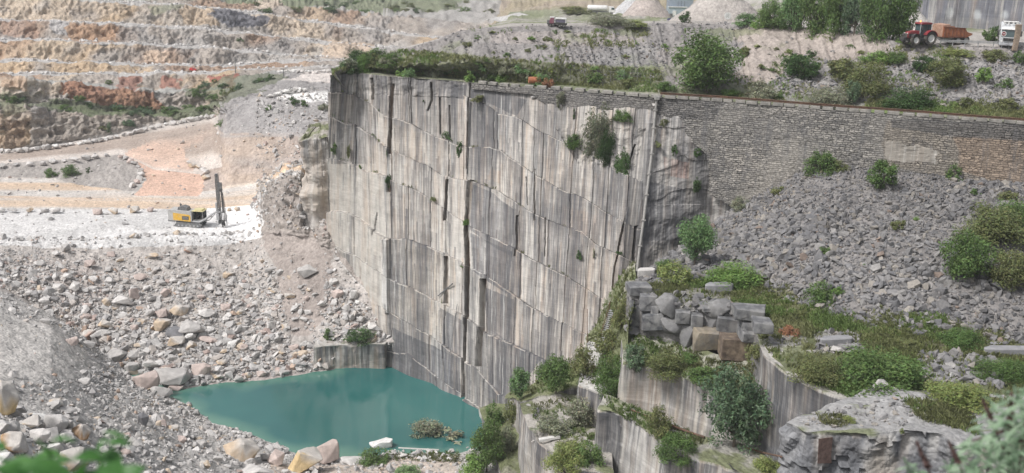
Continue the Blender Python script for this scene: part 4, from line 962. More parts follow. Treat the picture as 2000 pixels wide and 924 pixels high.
def rock_field(name, pos, size, cols, rng, label=None, tilt=.6, sink=.25, mat=None):
    n = len(pos); which = rng.integers(0, len(ROCKS), n); Rm = rot_mats(n, rng, tilt)
    sc_ = size[:, None] * np.stack([rng.uniform(.75, 1.25, n), rng.uniform(.7, 1.1, n), rng.uniform(.6, 1.0, n)], -1)
    VV, FF, CC = [], [], []; off = 0
    for k, (rv, rf) in enumerate(ROCKS):
        ids = np.where(which == k)[0]
        if not len(ids): continue
        q = rv[None] * sc_[ids][:, None, :]; q = np.einsum('nij,nvj->nvi', Rm[ids], q)
        q = q + pos[ids][:, None, :] + np.array([0, 0, 1.]) * (size[ids] * (.5 - sink))[:, None, None]
        VV.append(q.reshape(-1, 3)); nv = len(rv)
        FF.append((rf[None] + (np.arange(len(ids)) * nv)[:, None, None] + off).reshape(-1, 3)); off += nv * len(ids)
        CC.append(np.repeat(cols[ids], nv, 0))
    return mesh_np(name, np.concatenate(VV), np.concatenate(FF), mat or MR, cols=np.concatenate(CC))
def sample(G, dens, n, rng, pos3=True):
    """n random points on a vertex grid, weighted by cell area x density (a function of the cell arrays)"""
    V = G['V']; A = V[:-1, :-1]; e1 = V[1:, :-1] - A; e2 = V[:-1, 1:] - A
    ar = np.linalg.norm(np.cross(e1, e2), axis=-1) * dens[:-1, :-1]
    p = (ar / ar.sum()).ravel(); idx = rng.choice(len(p), n, p=p); i, j = np.unravel_index(idx, ar.shape)
    u, v = rng.random(n), rng.random(n)
    return A[i, j] + e1[i, j] * u[:, None] + e2[i, j] * v[:, None], i, j
PAL_L = np.array([(.46,.445,.43),(.40,.39,.38),(.52,.505,.49),(.34,.33,.325),(.44,.405,.375),(.50,.42,.335),(.46,.35,.28),(.39,.31,.28)])
def rock_cols(n, rng, pal, wts):
    w_ = np.array(wts, float); c = pal[rng.choice(len(pal), n, p=w_ / w_.sum())]
    return c * rng.uniform(.85, 1.13, (n, 1))
def powsize(n, rng, lo, hi, al):
    u = rng.random(n); return (lo ** (1 - al) + u * (hi ** (1 - al) - lo ** (1 - al))) ** (1 / (1 - al))
RD = np.random.default_rng(11)
# --- left talus
px_, py_, RPp = PIT['px'], PIT['py'], PIT['RP']
den = ((RPp > 7.0) & (RPp < 10.0) & (px_ > -150) & (px_ < 760)) * 1.0
den *= .12 + .88 * (1 - sstep(8.9, 10.0, RPp)); den *= 1 - .85 * inpoly(px_, py_, [(500,430),(640,450),(630,560),(640,660),(570,680),(545,560)])
pos, i, j = sample(PIT, den, 13000, RD)
lowf = 1 - sstep(7.6, 9.8, RPp[i, j]); size = powsize(13000, RD, .12, .85, 2.7) * (.7 + .6 * lowf)
rock_field('talus_rubble', pos, size, rock_cols(13000, RD, PAL_L, [6,4,5,3,3,.6,.35,.7]), RD)['kind'] = 'stuff'
# --- foreground bank
den = ((RPp > 1.0) & (RPp < 5.6) & (px_ > -200) & (px_ < 930)) * (PIT['V'][..., 2] > .1)
depth = np.linalg.norm(PIT['V'][..., :2], axis=-1)
den = den * (.35 + sstep(2.8, 4.4, RPp) * (px_ > 180) * .9) * np.where(inpoly(px_, py_, [(-50,600),(110,640),(200,720),(120,745),(-50,760)]), .08, 1) * (120 / depth)
pos, i, j = sample(PIT, den, 11500, RD)
size = powsize(11500, RD, .10, .75, 2.9)
rock_field('bank_gravel', pos, size, rock_cols(11500, RD, PAL_L, [6,5,6,2,1.5,.8,.3,.2]), RD)['kind'] = 'stuff'
# --- loose stones on the floor, mound and benches
den = ((RPp > 10.0) & (RPp < 17) & (px_ > -100) & (px_ < 660)) * np.where(px_ > 505, .45, 1) * np.where((RPp > 10.15) & (px_ < 500), .025, 1.0)
pos, i, j = sample(PIT, den, 2600, RD)
rock_field('scattered_stones', pos, powsize(2600, RD, .15, .8, 2.6), rock_cols(2600, RD, PAL_L, [5,5,4,3,2.5,1,.8,1.2]), RD)['kind'] = 'stuff'
den = np.zeros(RPp.shape)
for lo in (22, 24, 26, 28, 30): den += ((RPp > lo + .25) & (RPp < lo + .6)) * 1.0
den *= (px_ > -60) & (px_ < 860)
pos, i, j = sample(PIT, den, 900, RD)
rock_field('bench_edge_stones', pos, powsize(900, RD, .3, .8, 1.8), rock_cols(900, RD, PAL_L, [5,2,9,0,1,0,0,0]) * 1.12, RD)['kind'] = 'stuff'
# --- right scree
PAL_R = np.array([(.215,.21,.21),(.18,.178,.182),(.26,.252,.245),(.15,.15,.156),(.275,.255,.23),(.25,.20,.17)])
px_, py_, RPs = SH['px'], SH['py'], SH['RP']
nse = fbm(SH['V'][..., 0] * .15, SH['V'][..., 1] * .15, 0, 401, 4)
den = ((RPs > 1.9) & (RPs < 4.0)) * sstep(1.95, 2.1, RPs + nse * .3) * 1.0
for poly in ([(1790,690),(1960,700),(1960,760),(1800,750)], [(1500,640),(1560,650),(1560,680),(1500,680)], [(1590,650),(1680,650),(1680,690),(1590,690)], [(1230,560),(1420,590),(1500,625),(1230,600)]):
    den = np.maximum(den, inpoly(px_, py_, poly) * .8)
pos, i, j = sample(SH, den, 21000, RD)
szn = 1.0 + .45 * fbm(pos[:, 0] * .12, pos[:, 1] * .12, 0, 405, 3) + .25 * (1 - sstep(2.0, 2.8, RPs[i, j]))
rock_field('scree', pos, powsize(21000, RD, .14, .68, 2.5) * np.clip(szn, .6, 1.7), rock_cols(21000, RD, PAL_R, [6,5,4,3,2,.3]) * (1 + .22 * fbm(pos[:, 0] * .08, pos[:, 1] * .08, 0, 406, 3))[:, None], RD, tilt=.7)['kind'] = 'stuff'
# --- upper slope stones
px_, py_, RPu = UP['px'], UP['py'], UP['RP']
nse = fbm(UP['V'][..., 0] * .12, UP['V'][..., 1] * .12, 0, 403, 4)
den = ((RPu > 1.2) & (RPu < 3.1)) * (.10 + sstep(0, .4, nse) * .10 + 1.0 * inpoly(px_, py_, [(1500,150),(2100,100),(2100,230),(1720,215),(1540,200)]) + .6 * inpoly(px_, py_, [(1080,85),(1300,85),(1300,160),(1100,150)]))
den = den * np.where(inpoly(px_, py_, [(1460,45),(1740,75),(1720,110),(1560,110),(1490,160),(1440,140)]), .08, 1)
pos, i, j = sample(UP, den, 6500, RD)
rock_field('slope_stones', pos, powsize(6500, RD, .10, .50, 2.4) * np.where(px_[i, j] < 1480, .75, 1), rock_cols(6500, RD, PAL_R, [6,5,5,3,3,.5]) * .98, RD)['kind'] = 'stuff'
# --- chips and rubble along the spur and ledges
def cast(px, py, skip=0):
    d = ray(px, py); d = Vector(d / np.linalg.norm(d)); o = Vector((0, 0, CZ)); best = None
    for bv in BVHS:
        h = bv.ray_cast(o, d, 3000)
        if h[0] is not None and (best is None or h[3] < best[1]): best = (h[0], h[3], h[1])
    return best
def hit(px, py):
    b_ = cast(px, py)
    return (np.array(b_[0]), b_[1]) if b_ else (D(px, py, 150), 150)
pts = []; rr = random.Random(3)
for poly, n in (([(1640,800),(1780,770),(1820,800),(1760,835),(1620,835)], 110), ([(1560,815),(1660,790),(1640,835),(1580,835)], 60), ([(1840,740),(1920,760),(1900,820),(1850,800)], 100),
                ([(1030,790),(1060,840),(1110,880),(1090,860),(1050,800)], 60), ([(1240,578),(1480,615),(1480,605),(1300,585)], 160), ([(1150,640),(1160,700),(1170,755),(1140,750)], 40)):
    xs_ = [q[0] for q in poly]; ys_ = [q[1] for q in poly]; k = 0
    while k < n:
        x, y = rr.uniform(min(xs_), max(xs_)), rr.uniform(min(ys_), max(ys_))
        if inpoly(np.array([x]), np.array([y]), poly)[0]: pts.append(hit(x, y)[0]); k += 1
pts = np.array(pts)
rock_field('ledge_chips', pts, powsize(len(pts), RD, .08, .40, 2.2), rock_cols(len(pts), RD, PAL_R, [6,3,6,2,4,.3]) * 1.1, RD, tilt=.3)['kind'] = 'stuff'
# --- single boulders
def mk_boulder(seed):
    """rounded off broken block with facets and chipped edges"""
    v, f = hull_rock(seed); bm = bmesh.new(); vs = [bm.verts.new(q) for q in v]
    for t_ in f: bm.faces.new([vs[k] for k in t_])
    bmesh.ops.dissolve_limit(bm, angle_limit=.18, verts=bm.verts[:], edges=bm.edges[:])
    bmesh.ops.bevel(bm, geom=bm.edges[:], offset=.05, segments=1, affect='EDGES')
    bmesh.ops.triangulate(bm, faces=bm.faces[:]); bmesh.ops.subdivide_edges(bm, edges=bm.edges[:], cuts=1, use_grid_fill=True)
    V = np.array([q.co[:] for q in bm.verts]); bm.verts.index_update()
    V = V + V * (fbm(V[:, 0] * 2.2, V[:, 1] * 2.2, V[:, 2] * 2.2, seed, 3) * .05)[:, None]
    for q, c in zip(bm.verts, V): q.co = c
    bmesh.ops.triangulate(bm, faces=bm.faces[:])
    F = np.array([[q.index for q in t_.verts] for t_ in bm.faces]); bm.free(); return V, F
BOULD = [mk_boulder(500 + k) for k in range(12)]
BCOL = {'grey': (.43,.415,.40), 'pale grey': (.55,.53,.51), 'white': (.64,.63,.61), 'tan': (.53,.425,.315), 'orange-brown': (.42,.275,.16), 'pinkish': (.50,.42,.385), 'reddish': (.42,.28,.22), 'dark grey': (.22,.22,.23), 'slate grey': (.26,.26,.27), 'yellowish': (.60,.46,.26)}
BMESH = {}; OCC = []
def boulder_mesh(k, colname):
    key = (k, colname)
    if key not in BMESH:
        v, f = BOULD[k]; c = np.tile(np.array(BCOL[colname]), (len(v), 1))
        if colname in ('tan', 'orange-brown', 'yellowish', 'reddish'):   # one weathered side, one fresh grey side
            m = sstep(-.1, .1, v[:, 2] * 1.0 + v[:, 0] * .6 + fbm(v[:, 0] * 2, v[:, 1] * 2, v[:, 2] * 2, k, 3) * .4 - .25)[:, None]; c = c * (1 - m) + np.array((.52, .49, .455)) * m
        BMESH[key] = mesh_np('boulder', v, f, MR, cols=c, link=False)
    return BMESH[key]
def boulder(px, py, w_, h_, colname, label, group=None, name='boulder', cat='boulder', k=None, tiltz=None):
    p, dist = hit(px, py + h_ * .35); s = dist / FPX; k = rr.randrange(12) if k is None else k
    o = bpy.data.objects.new(name, boulder_mesh(k, colname)); COL.objects.link(o)
    o.location = p + np.array([0, 0, h_ * s * .38]); o.scale = (w_ * s * .56, w_ * s * .5, h_ * s * .62)
    o.rotation_euler = (rr.uniform(-.25, .25), rr.uniform(-.2, .2), rr.uniform(-.5, .5) + (3.14 if rr.random() < .3 else 0))
    tag(o, label, cat, group); OCC.append((px, py, max(w_, h_) * .55)); return o
for a in [
 (8,782,56,70,'yellowish',"big tan rounded boulder at the edge of the near rubble, above the orange-brown boulder"), (18,838,32,34,'grey',"grey block directly under the big tan rounded boulder"),
 (28,868,52,52,'orange-brown',"orange-brown boulder with a grey cap above the green foreground leaves"), (108,828,42,48,'pale grey',"tall pale grey pointed boulder in the heap of near blocks"),
 (133,828,32,30,'grey',"square grey boulder beside the tall pale pointed one"), (161,846,30,34,'orange-brown',"small cube-like boulder with an orange-brown face at the end of the near heap"),
 (76,852,42,34,'pale grey',"low pale grey boulder between the orange-brown and the tall pointed one"), (104,852,26,28,'grey',"small grey block below the tall pale pointed boulder"),
 (106,876,30,26,'white',"whitish boulder just above the green leaves"), (132,857,26,28,'pale grey',"pale block left of the cube-like orange-brown boulder"),
 (143,906,50,52,'tan',"pointed tan boulder among the green foreground leaves"), (58,828,40,20,'tan',"flat tan-edged slab in the heap of near blocks"), (78,817,30,18,'white',"whitish flat block on top of the near heap"),
 (8,905,36,34,'white',"white boulder at the lower left corner"), (12,925,60,36,'tan',"broad tan boulder cut by the bottom edge of the view"), (110,787,28,18,'tan',"tan-topped stone above the near heap"),
 (132,800,34,16,'grey',"flat grey stone above the near heap"), (30,805,24,24,'grey',"small grey boulder beside the big tan rounded one"), (165,746,22,18,'pale grey',"lone pale stone on the gravel bank"),
 (5,838,36,36,'pale grey',"pale boulder at the left edge below the tan one"), (125,905,26,24,'pale grey',"pale stone left of the pointed tan boulder"),
 (289,744,48,44,'pinkish',"large pinkish boulder beside the pool's left end"), (317,765,38,28,'grey',"low grey boulder at the pool's left corner"), (259,718,30,32,'grey',"squarish grey boulder above the large pinkish one"),
 (338,733,68,34,'grey',"long flat grey slab of rock above the pool's left corner"), (391,722,38,36,'pinkish',"upright pinkish-grey boulder right of the long slab"), (228,694,42,30,'grey',"grey boulder at the edge of the gravel bank, upper left of the squarish one"),
 (296,712,30,26,'pale grey',"pale boulder right of the squarish grey one"), (343,755,28,13,'pinkish',"small pink flat stone at the waterline"), (176,655,28,30,'reddish',"reddish-brown boulder in the left talus"),
 (207,633,26,22,'tan',"tan cube-like boulder above the reddish-brown one"), (205,650,22,14,'grey',"small flat grey stone beside the reddish-brown boulder"), (174,674,22,18,'grey',"grey stone under the reddish-brown boulder"),
 (142,667,24,20,'pinkish',"pinkish grey stone left of the reddish-brown boulder"), (243,587,40,26,'pale grey',"wide pale boulder with a flat top high in the talus"), (262,574,20,20,'pinkish',"small pinkish stone beside the wide pale boulder"),
 (320,633,32,30,'tan',"tan block in the middle of the talus"), (300,641,18,16,'orange-brown',"little orange-brown cube in the middle of the talus"), (376,640,46,32,'grey',"large grey wedge-shaped boulder in the middle of the talus"),
 (351,607,34,22,'tan',"flat tan-grey boulder above the large wedge"), (318,612,22,22,'pinkish',"pinkish stone above the tan block"), (293,611,18,20,'grey',"grey stone left of the pinkish one above the tan block"),
 (405,612,32,18,'pale grey',"pale flat boulder right of the large wedge"), (372,656,20,20,'white',"white-grey stone under the large wedge"), (345,668,32,20,'tan',"tan flat stone below the large wedge"),
 (374,676,20,22,'tan',"tan squarish stone near the bottom of the talus"), (407,662,34,14,'pinkish',"long pinkish stone near the bottom of the talus"), (346,650,36,16,'dark grey',"dark flat slab leaning in the middle of the talus"),
 (114,560,26,14,'pale grey',"pale flat stone high on the left of the talus"), (148,560,20,22,'pale grey',"upright pale stone high on the left of the talus"), (128,486,16,16,'grey',"lone grey stone near the pad edge"),
 (368,488,15,16,'reddish',"small reddish boulder alone near the pad edge"), (280,820,18,32,'dark grey',"dark grey upright shard on the gravel bank"), (447,536,20,16,'tan',"brownish stone high in the talus below the drill rig"),
 (480,558,20,16,'pale grey',"pale stone below the drill rig"), (600,531,40,24,'grey',"large grey flat-topped boulder on the cone beside the cliff foot"), (530,528,26,20,'grey',"grey boulder left of the flat-topped one on the cone"),
 (657,574,28,22,'pinkish',"pinkish-brown boulder against the cliff foot"), (690,575,18,30,'pale grey',"pale upright slab against the cliff foot"), (629,593,16,16,'pale grey',"pale square stone on the cone near the cliff"),
 (729,637,22,18,'pale grey',"round pale boulder at the cliff foot by the dark green bush"), (698,590,12,12,'white',"small white stone at the cliff foot"),
 (482,703,18,16,'pale grey',"pale squarish stone near the waterline in the middle"), (578,707,20,18,'pale grey',"pale stone near the waterline by the pool's tongue"), (455,670,26,14,'white',"white flat stone low in the talus"),
 (640,882,50,54,'pinkish',"big upright tan-grey boulder on the near shore of the pool"), (598,902,60,48,'yellowish',"big yellowish-faced boulder left of the upright one on the near shore"), (474,880,62,44,'tan',"broad tan-stained boulder on the near shore"),
 (542,895,32,34,'pinkish',"pinkish boulder between the two big tan ones on the near shore"), (519,893,18,22,'grey',"small grey stone between the big tan boulders on the near shore"), (746,868,44,26,'white',"white boulder standing at the water's edge by the shrub"),
 (764,885,24,14,'grey',"flat-topped grey stone in front of the white boulder"), (789,889,16,10,'pale grey',"low pale stone right of the flat-topped one"), (829,895,12,9,'white',"small white stone on the grass of the near shore"),
 (881,881,12,9,'pale grey',"pale stone at the end of the concrete beam"), (500,920,70,30,'pale grey',"pale boulder cut by the bottom edge left of the yellowish one"), (694,898,50,16,'pale grey',"flat pale rock beside the near shore shrub"),
 (340,835,22,14,'tan',"tan stone where the bank meets the pool"), (355,858,20,18,'pinkish',"pinkish stone near the pool's near-left shore"), (395,865,22,16,'grey',"grey stone near the pool's near-left shore"), (420,845,18,12,'tan',"brown stone at the near-left waterline"),
 (1718,752,26,20,'grey',"round grey boulder resting on the edge of the rock spur"), (1858,735,8,16,'white',"small upright white stone in the grass above the spur"), (1636,682,24,14,'grey',"grey stone against the pale flat-topped rock"),
 (1041,190,10,8,'grey',"grey stone at the top of the cliff under the rusty drum"), (1280,205,14,10,'grey',"grey stone stuck under the stone wall")]:
    boulder(*a)
# slabs lying on the shelf
def slab(px, py, w_, h_, rz, colname, label, th=.8):
    p, dist = hit(px, py + h_ * .3); s = dist / FPX
    mb = MB(); W2 = w_ * s * .5; Dp = h_ * s * 1.4
    pts = [(-W2, -Dp * .35), (-W2 * .3, -Dp * .5), (W2 * .85, -Dp * .42), (W2, -Dp * .05), (W2 * .8, Dp * .5), (-W2 * .6, Dp * .55), (-W2 * .95, Dp * .1)]
    mb.prism(pts, -.5, th, axis='Z'); bmesh.ops.bevel(mb.bm, geom=mb.bm.edges[:], offset=.07, segments=1, affect='EDGES')
    o = mb.build('stone_slab', mat_plain('slab_stone', BCOL[colname], .9, nscale=1.2, var=.25, dirt=(.2, .2, .2), bump=.5)); o.location = p; o.rotation_euler = (.03, -.04, rz)
    tag(o, label, 'stone slab'); return o
slab(1404, 566, 56, 15, .05, 'slate grey', "thick flat slab lying alone on the grass above the block stack", .95)
slab(1262, 533, 36, 12, .1, 'pale grey', "pale slanting slab at the foot of the cliff beside the shelf", .7)
slab(1966, 688, 84, 14, -.05, 'slate grey', "long flat slab on the shelf at the right edge, below the scree", .7)
slab(1632, 668, 64, 14, .1, 'slate grey', "grey flat-topped rock slab in the middle of the shelf, behind the wide low bush", .7)
slab(1950, 673, 46, 8, .2, 'slate grey', "thin grey slab just behind the long flat one at the right edge", .35)
# boulders set along the tracks
def line_boulders(pts, step, w0, colset, label, group, jit=1.2, hr=.8):
    L = np.array(pts, float); d = np.concatenate([[0], np.cumsum(np.hypot(*np.diff(L, axis=0).T))]); s = 0
    while s <= d[-1]:
        x, y = np.interp(s, d, L[:, 0]), np.interp(s, d, L[:, 1]); w_ = w0 * rr.uniform(.7, 1.3)
        cn = rr.choice(colset); nm = label.replace('COL', cn)
        boulder(x + rr.uniform(-1, 1) * jit, y + rr.uniform(-.6, .6) * jit, w_, w_ * hr, cn, nm, group + ', ' + cn)
        s += step * rr.uniform(.75, 1.35)
line_boulders([(3,296),(60,292),(110,286),(160,279),(205,272),(260,259),(310,246),(360,237),(400,229),(425,226)], 11, 12, ['pale grey', 'white', 'grey'], "COL boulder in the long row along the far side of the haul road", 'boulders on the far side of the haul road')
line_boulders([(5,324),(80,319),(150,312),(215,302)], 21, 14, ['grey', 'pale grey'], "COL boulder in the sparse row along the near side of the haul road", 'boulders on the near side of the haul road')
line_boulders([(236,306),(262,318),(277,336),(272,352),(258,362)], 8.5, 12, ['grey', 'pale grey', 'pinkish'], "COL boulder in the curved row round the bend of the pinkish track", 'boulders round the track bend')
line_boulders([(2,411),(60,411),(130,411)], 26, 17, ['tan', 'pale grey', 'grey'], "COL boulder of the left group in the row behind the white pad", 'boulders behind the white pad, left group')
line_boulders([(190,413),(250,411),(292,409),(326,411)], 33, 18, ['tan', 'pale grey', 'pinkish'], "COL boulder of the middle group in the row behind the white pad", 'boulders behind the white pad, middle group')
line_boulders([(448,409),(464,409)], 14, 11, ['tan'], "small COL boulder behind the drill rig mast", 'boulders behind the drill rig')
line_boulders([(368,318),(395,330),(405,348)], 9, 13, ['pale grey', 'tan'], "COL boulder at the right side of the pinkish track's foot", 'boulders on the right of the track')
line_boulders([(530,188),(552,180),(575,176),(600,175)], 8, 13, ['white', 'pale grey'], "COL block along the white track on top of the grey mound", 'blocks along the white track')
line_boulders([(545,141),(580,138),(615,140),(650,139)], 7, 9, ['white', 'pale grey'], "COL stone in the heap on the far white flat", 'stones on the far white flat')
# unnamed larger talus boulders up to the limit
nleft = 292 - len([o for o in bpy.data.objects if o.name.startswith('boulder')])
zones = [([(20,560),(200,640),(330,730),(480,740),(480,560),(300,500),(100,490)], "in the middle of the left talus", 0.55, 14, 24, 'talus boulders, middle'), ([(480,560),(600,560),(600,710),(480,740)], "in the right part of the talus towards the pool's tongue", .2, 12, 20, 'talus boulders, right part'),
         ([(620,500),(690,600),(740,650),(650,650),(600,560)], "on the cone against the cliff foot", .1, 11, 18, 'talus boulders at the cliff foot'), ([(200,780),(560,905),(420,920),(180,900)], "on the gravel bank in front of the pool", .15, 14, 24, 'boulders on the near bank')]
cnt_ = 0; tries = 0
while cnt_ < nleft and tries < 20000:
    tries += 1; u = rr.random(); acc = 0
    for poly, where, wgt, lo, hi, grp in zones:
        acc += wgt
        if u < acc: break
    xs_ = [q[0] for q in poly]; ys_ = [q[1] for q in poly]; x, y = rr.uniform(min(xs_), max(xs_)), rr.uniform(min(ys_), max(ys_))
    if not inpoly(np.array([x]), np.array([y]), poly)[0]: continue
    w_ = lo + (hi - lo) * rr.random() ** 2
    if any(math.hypot(x - a, y - b_) < (r_ + w_ * .5) for a, b_, r_ in OCC): continue
    cn = rr.choice(['grey', 'pale grey', 'grey', 'pale grey', 'pinkish', 'grey', 'tan', 'pinkish'])
    boulder(x, y, w_, w_ * rr.uniform(.6, .95), cn, f"{cn} mid-sized boulder {where}", f"{grp}, {cn}"); cnt_ += 1
# ------------------------------------------------------------------ the dry stack of big sawn blocks under the shelf edge
MBLK = {}
def blk_mat(c):
    if c not in MBLK:
        col = {'g': (.14,.143,.15), 'l': (.215,.213,.21), 'd': (.095,.10,.108), 't': (.29,.25,.19), 'b': (.13,.10,.078)}[c]  # stone tones, darkened to carry the shade of the block fronts
        MBLK[c] = mat_plain('block_stone_' + c, col, .92, nscale=1.3, var=.4, dirt=((.27, .265, .255) if c in 'gd' else (.14, .14, .145)) if c != 'b' else (.33, .26, .18), dfac=.75, bump=1.0)
    return MBLK[c]
S3K, S3W = s3
def stack_block(x0, y0, x1, y1, c, label, near=0.0, dep=2.4, roll=0.0, sk=0.0):
    cx_, cy_ = (x0 + x1) / 2, (y0 + y1) / 2
    d_ = np.interp(cx_, S3K[:6], S3W[:6, 1]) - .6 - near - (cy_ - 600) * .012
    p = D(cx_, cy_, d_); s = np.linalg.norm(p - np.array([0, 0, CZ])) / FPX; w_, h_ = (x1 - x0) * s * 1.01, (y1 - y0) * s * .97
    bm = bmesh.new(); bmesh.ops.create_cube(bm, size=1.0)
    r_ = random.Random(int(x0 * 7 + y0))
    for v in bm.verts:
        v.co = Vector((v.co.x * w_ * r_.uniform(.80, 1.04), v.co.y * dep * r_.uniform(.7, 1.1), v.co.z * h_ * r_.uniform(.80, 1.04) + sk * v.co.x * h_))
    bmesh.ops.bevel(bm, geom=bm.edges[:], offset=.06, segments=1, affect='EDGES')
    bmesh.ops.triangulate(bm, faces=bm.faces[:]); 
    for _ in range(2): bmesh.ops.subdivide_edges(bm, edges=bm.edges[:], cuts=1)
    A = np.array([v.co[:] for v in bm.verts]); f = fbm(A[:, 0] * .9 + x0, A[:, 1] * .9, A[:, 2] * .9, 5, 4)
    for v, k, a in zip(bm.verts, f, A): v.co = Vector(a * (1 + k * .11))
    if c == 'l':
        v_, f_ = BOULD[r_.randrange(12)]; bm.clear(); vs_ = [bm.verts.new((q[0] * w_ * .66, q[1] * dep * .7, q[2] / np.abs(v_[:, 2]).max() * h_ * .62)) for q in v_]
        for t_ in f_: bm.faces.new([vs_[k] for k in t_])
    me = bpy.data.meshes.new('stone_block'); bm.to_mesh(me); bm.free(); me.materials.append(blk_mat(c)); me.polygons.foreach_set('use_smooth', [True] * len(me.polygons)); me.set_sharp_from_angle(angle=.55)
    o = bpy.data.objects.new('stone_block', me); COL.objects.link(o); o.location = p + np.array([0, dep * .45, 0]); o.rotation_euler = (0, roll, r_.uniform(-.1, .1))
    tag(o, label, 'stone block', 'blocks of the dry stacked wall'); return o
for a in [
 (1226,560,1275,581,'g',"flat slab capping the left end of the block stack"), (1249,578,1284,609,'g',"slanting grey block just under the left capping slab"), (1228,587,1250,599,'d',"small dark block at the far left of the stack"),
 (1230,598,1257,645,'d',"tall dark block at the left end of the stack"), (1256,612,1301,650,'d',"dark wedge block right of the tall dark one"), (1286,584,1331,623,'l',"rounded pale block on top of the stack, left of the middle"),
 (1290,624,1335,664,'l',"big pale rounded block at the bottom of the stack, left of the tan one"), (1320,609,1350,636,'g',"grey block right under the rounded pale top one"), (1348,614,1374,647,'g',"narrow grey block in the middle of the stack"),
 (1330,638,1358,679,'l',"egg-shaped pale block left of the tan block"), (1373,610,1410,654,'l',"upright pale block with rusty streaks above the tan block"), (1391,594,1442,622,'l',"rounded top block in front of the lone grass slab"),
 (1357,647,1406,690,'t',"tan sawn block at the bottom of the stack"), (1403,622,1449,665,'g',"grey sawn block with vertical marks above the rusty brown one"), (1408,662,1478,708,'b',"long rusty brown block at the bottom right of the stack"),
 (1435,606,1500,631,'g',"long flat slab on top of the stack at its right"), (1447,629,1476,654,'g',"squarish grey block under the long top slab"), (1475,633,1511,654,'g',"end block at the right of the stack"),
 (1448,650,1479,671,'g',"small grey block on top of the rusty brown one"), (1370,602,1391,611,'g',"thin stone on top of the upright pale block"), (1271,598,1285,618,'g',"small grey block wedged beside the rounded pale top one"), (1225,643,1256,655,'l',"low pale stone under the tall dark block")]:
    stack_block(a[0], a[1], a[2], a[3], a[4], a[5], near=(0.5 if a[1] > 640 else 0) + (.3 if a[4] in 'tb' else 0), sk=(-.12 if a[0] > 1400 else (.25 if a[4] == 'd' and a[0] > 1250 else 0)))
TER['poolblock'] = terrace('rock_block', [(612,679,3.4),(650,675,3.6),(700,673,3.7),(752,673,3.8),(757,660,3.8),(690,658,3.8),(618,662,3.5)], -1, 311, (.47, .425, .37), (.46, .44, .41), -.05, .15, .12, .2, 0, .15)

# ------------------------------------------------------------------ foliage
KIND = {k_: tuple(q * k2 for q, k2 in zip(v_, (1.45, 1.6, 1.5))) for k_, v_ in {'dark': (.050,.080,.032), 'mid': (.085,.120,.045), 'bright': (.130,.185,.060), 'olive': (.125,.125,.060), 'grey': (.185,.175,.140), 'blue': (.092,.122,.082), 'red': (.21,.10,.065), 'yellow': (.165,.175,.07), 'lightgreen': (.135,.19,.095)}.items()}
def leaves(centres, rad, n, size, rng, col, up=.4, var=.22):
    """n bent leaves spread through blobs; centres (k,3), rad (k,)"""
    k = rng.choice(len(centres), n, p=rad ** 2 / (rad ** 2).sum()); d = rng.normal(size=(n, 3)); d /= np.linalg.norm(d, axis=1, keepdims=True)
    r = rad[k] * rng.random(n) ** .45; pos = centres[k] + d * r[:, None]
    nrm_ = d + rng.normal(0, .6, (n, 3)) + np.array([0, 0, up]); nrm_ /= np.linalg.norm(nrm_, axis=1, keepdims=True)
    t_ = np.cross(nrm_, rng.normal(size=(n, 3))); t_ /= np.linalg.norm(t_, axis=1, keepdims=True) + 1e-9; b_ = np.cross(nrm_, t_)
    s_ = size * rng.uniform(.6, 1.4, n)[:, None]
    a = pos - t_ * s_; b2 = pos + b_ * s_ * .42 + nrm_ * s_ * .12; c = pos + t_ * s_; e = pos - b_ * s_ * .42 + nrm_ * s_ * .12
    V = np.stack([a, b2, c, e], 1).reshape(-1, 3); F = np.arange(4 * n).reshape(n, 4)
    cl = rng.uniform(1 - var, 1 + var, len(centres))[k] * rng.uniform(.8, 1.2, n)
    hue = rng.normal(0, .06, (n, 3)); C_ = np.array(col) * cl[:, None] * (1 + hue); return V, F, np.repeat(np.clip(C_, .01, 1), 4, 0)
def blobs(shape, nb, rng):
    c = []; r = []
    while len(c) < nb:
        p = rng.uniform(-1, 1, 3)
        if shape == 'round': ok = (p ** 2).sum() < 1 and (p ** 2).sum() > .12; q = np.array([p[0] * .42, p[1] * .42, .50 + p[2] * .42])
        elif shape == 'mound': p[2] = abs(p[2]); ok = (p ** 2).sum() < 1; q = np.array([p[0] * .46, p[1] * .46, .08 + p[2] * .80])
        elif shape == 'tall': ok = (p ** 2).sum() < 1; q = np.array([p[0] * .36, p[1] * .36, .58 + p[2] * .38])
        elif shape == 'hang': ok = (p ** 2).sum() < 1; q = np.array([p[0] * .40 * (1.1 - .3 * (p[2] < 0)), p[1] * .35, .5 + p[2] * .46])
        if ok: c.append(q); r.append(rng.uniform(.045, .19) * (1.2 if shape == 'mound' else 1))
    return np.array(c), np.array(r)
PROTO = {}
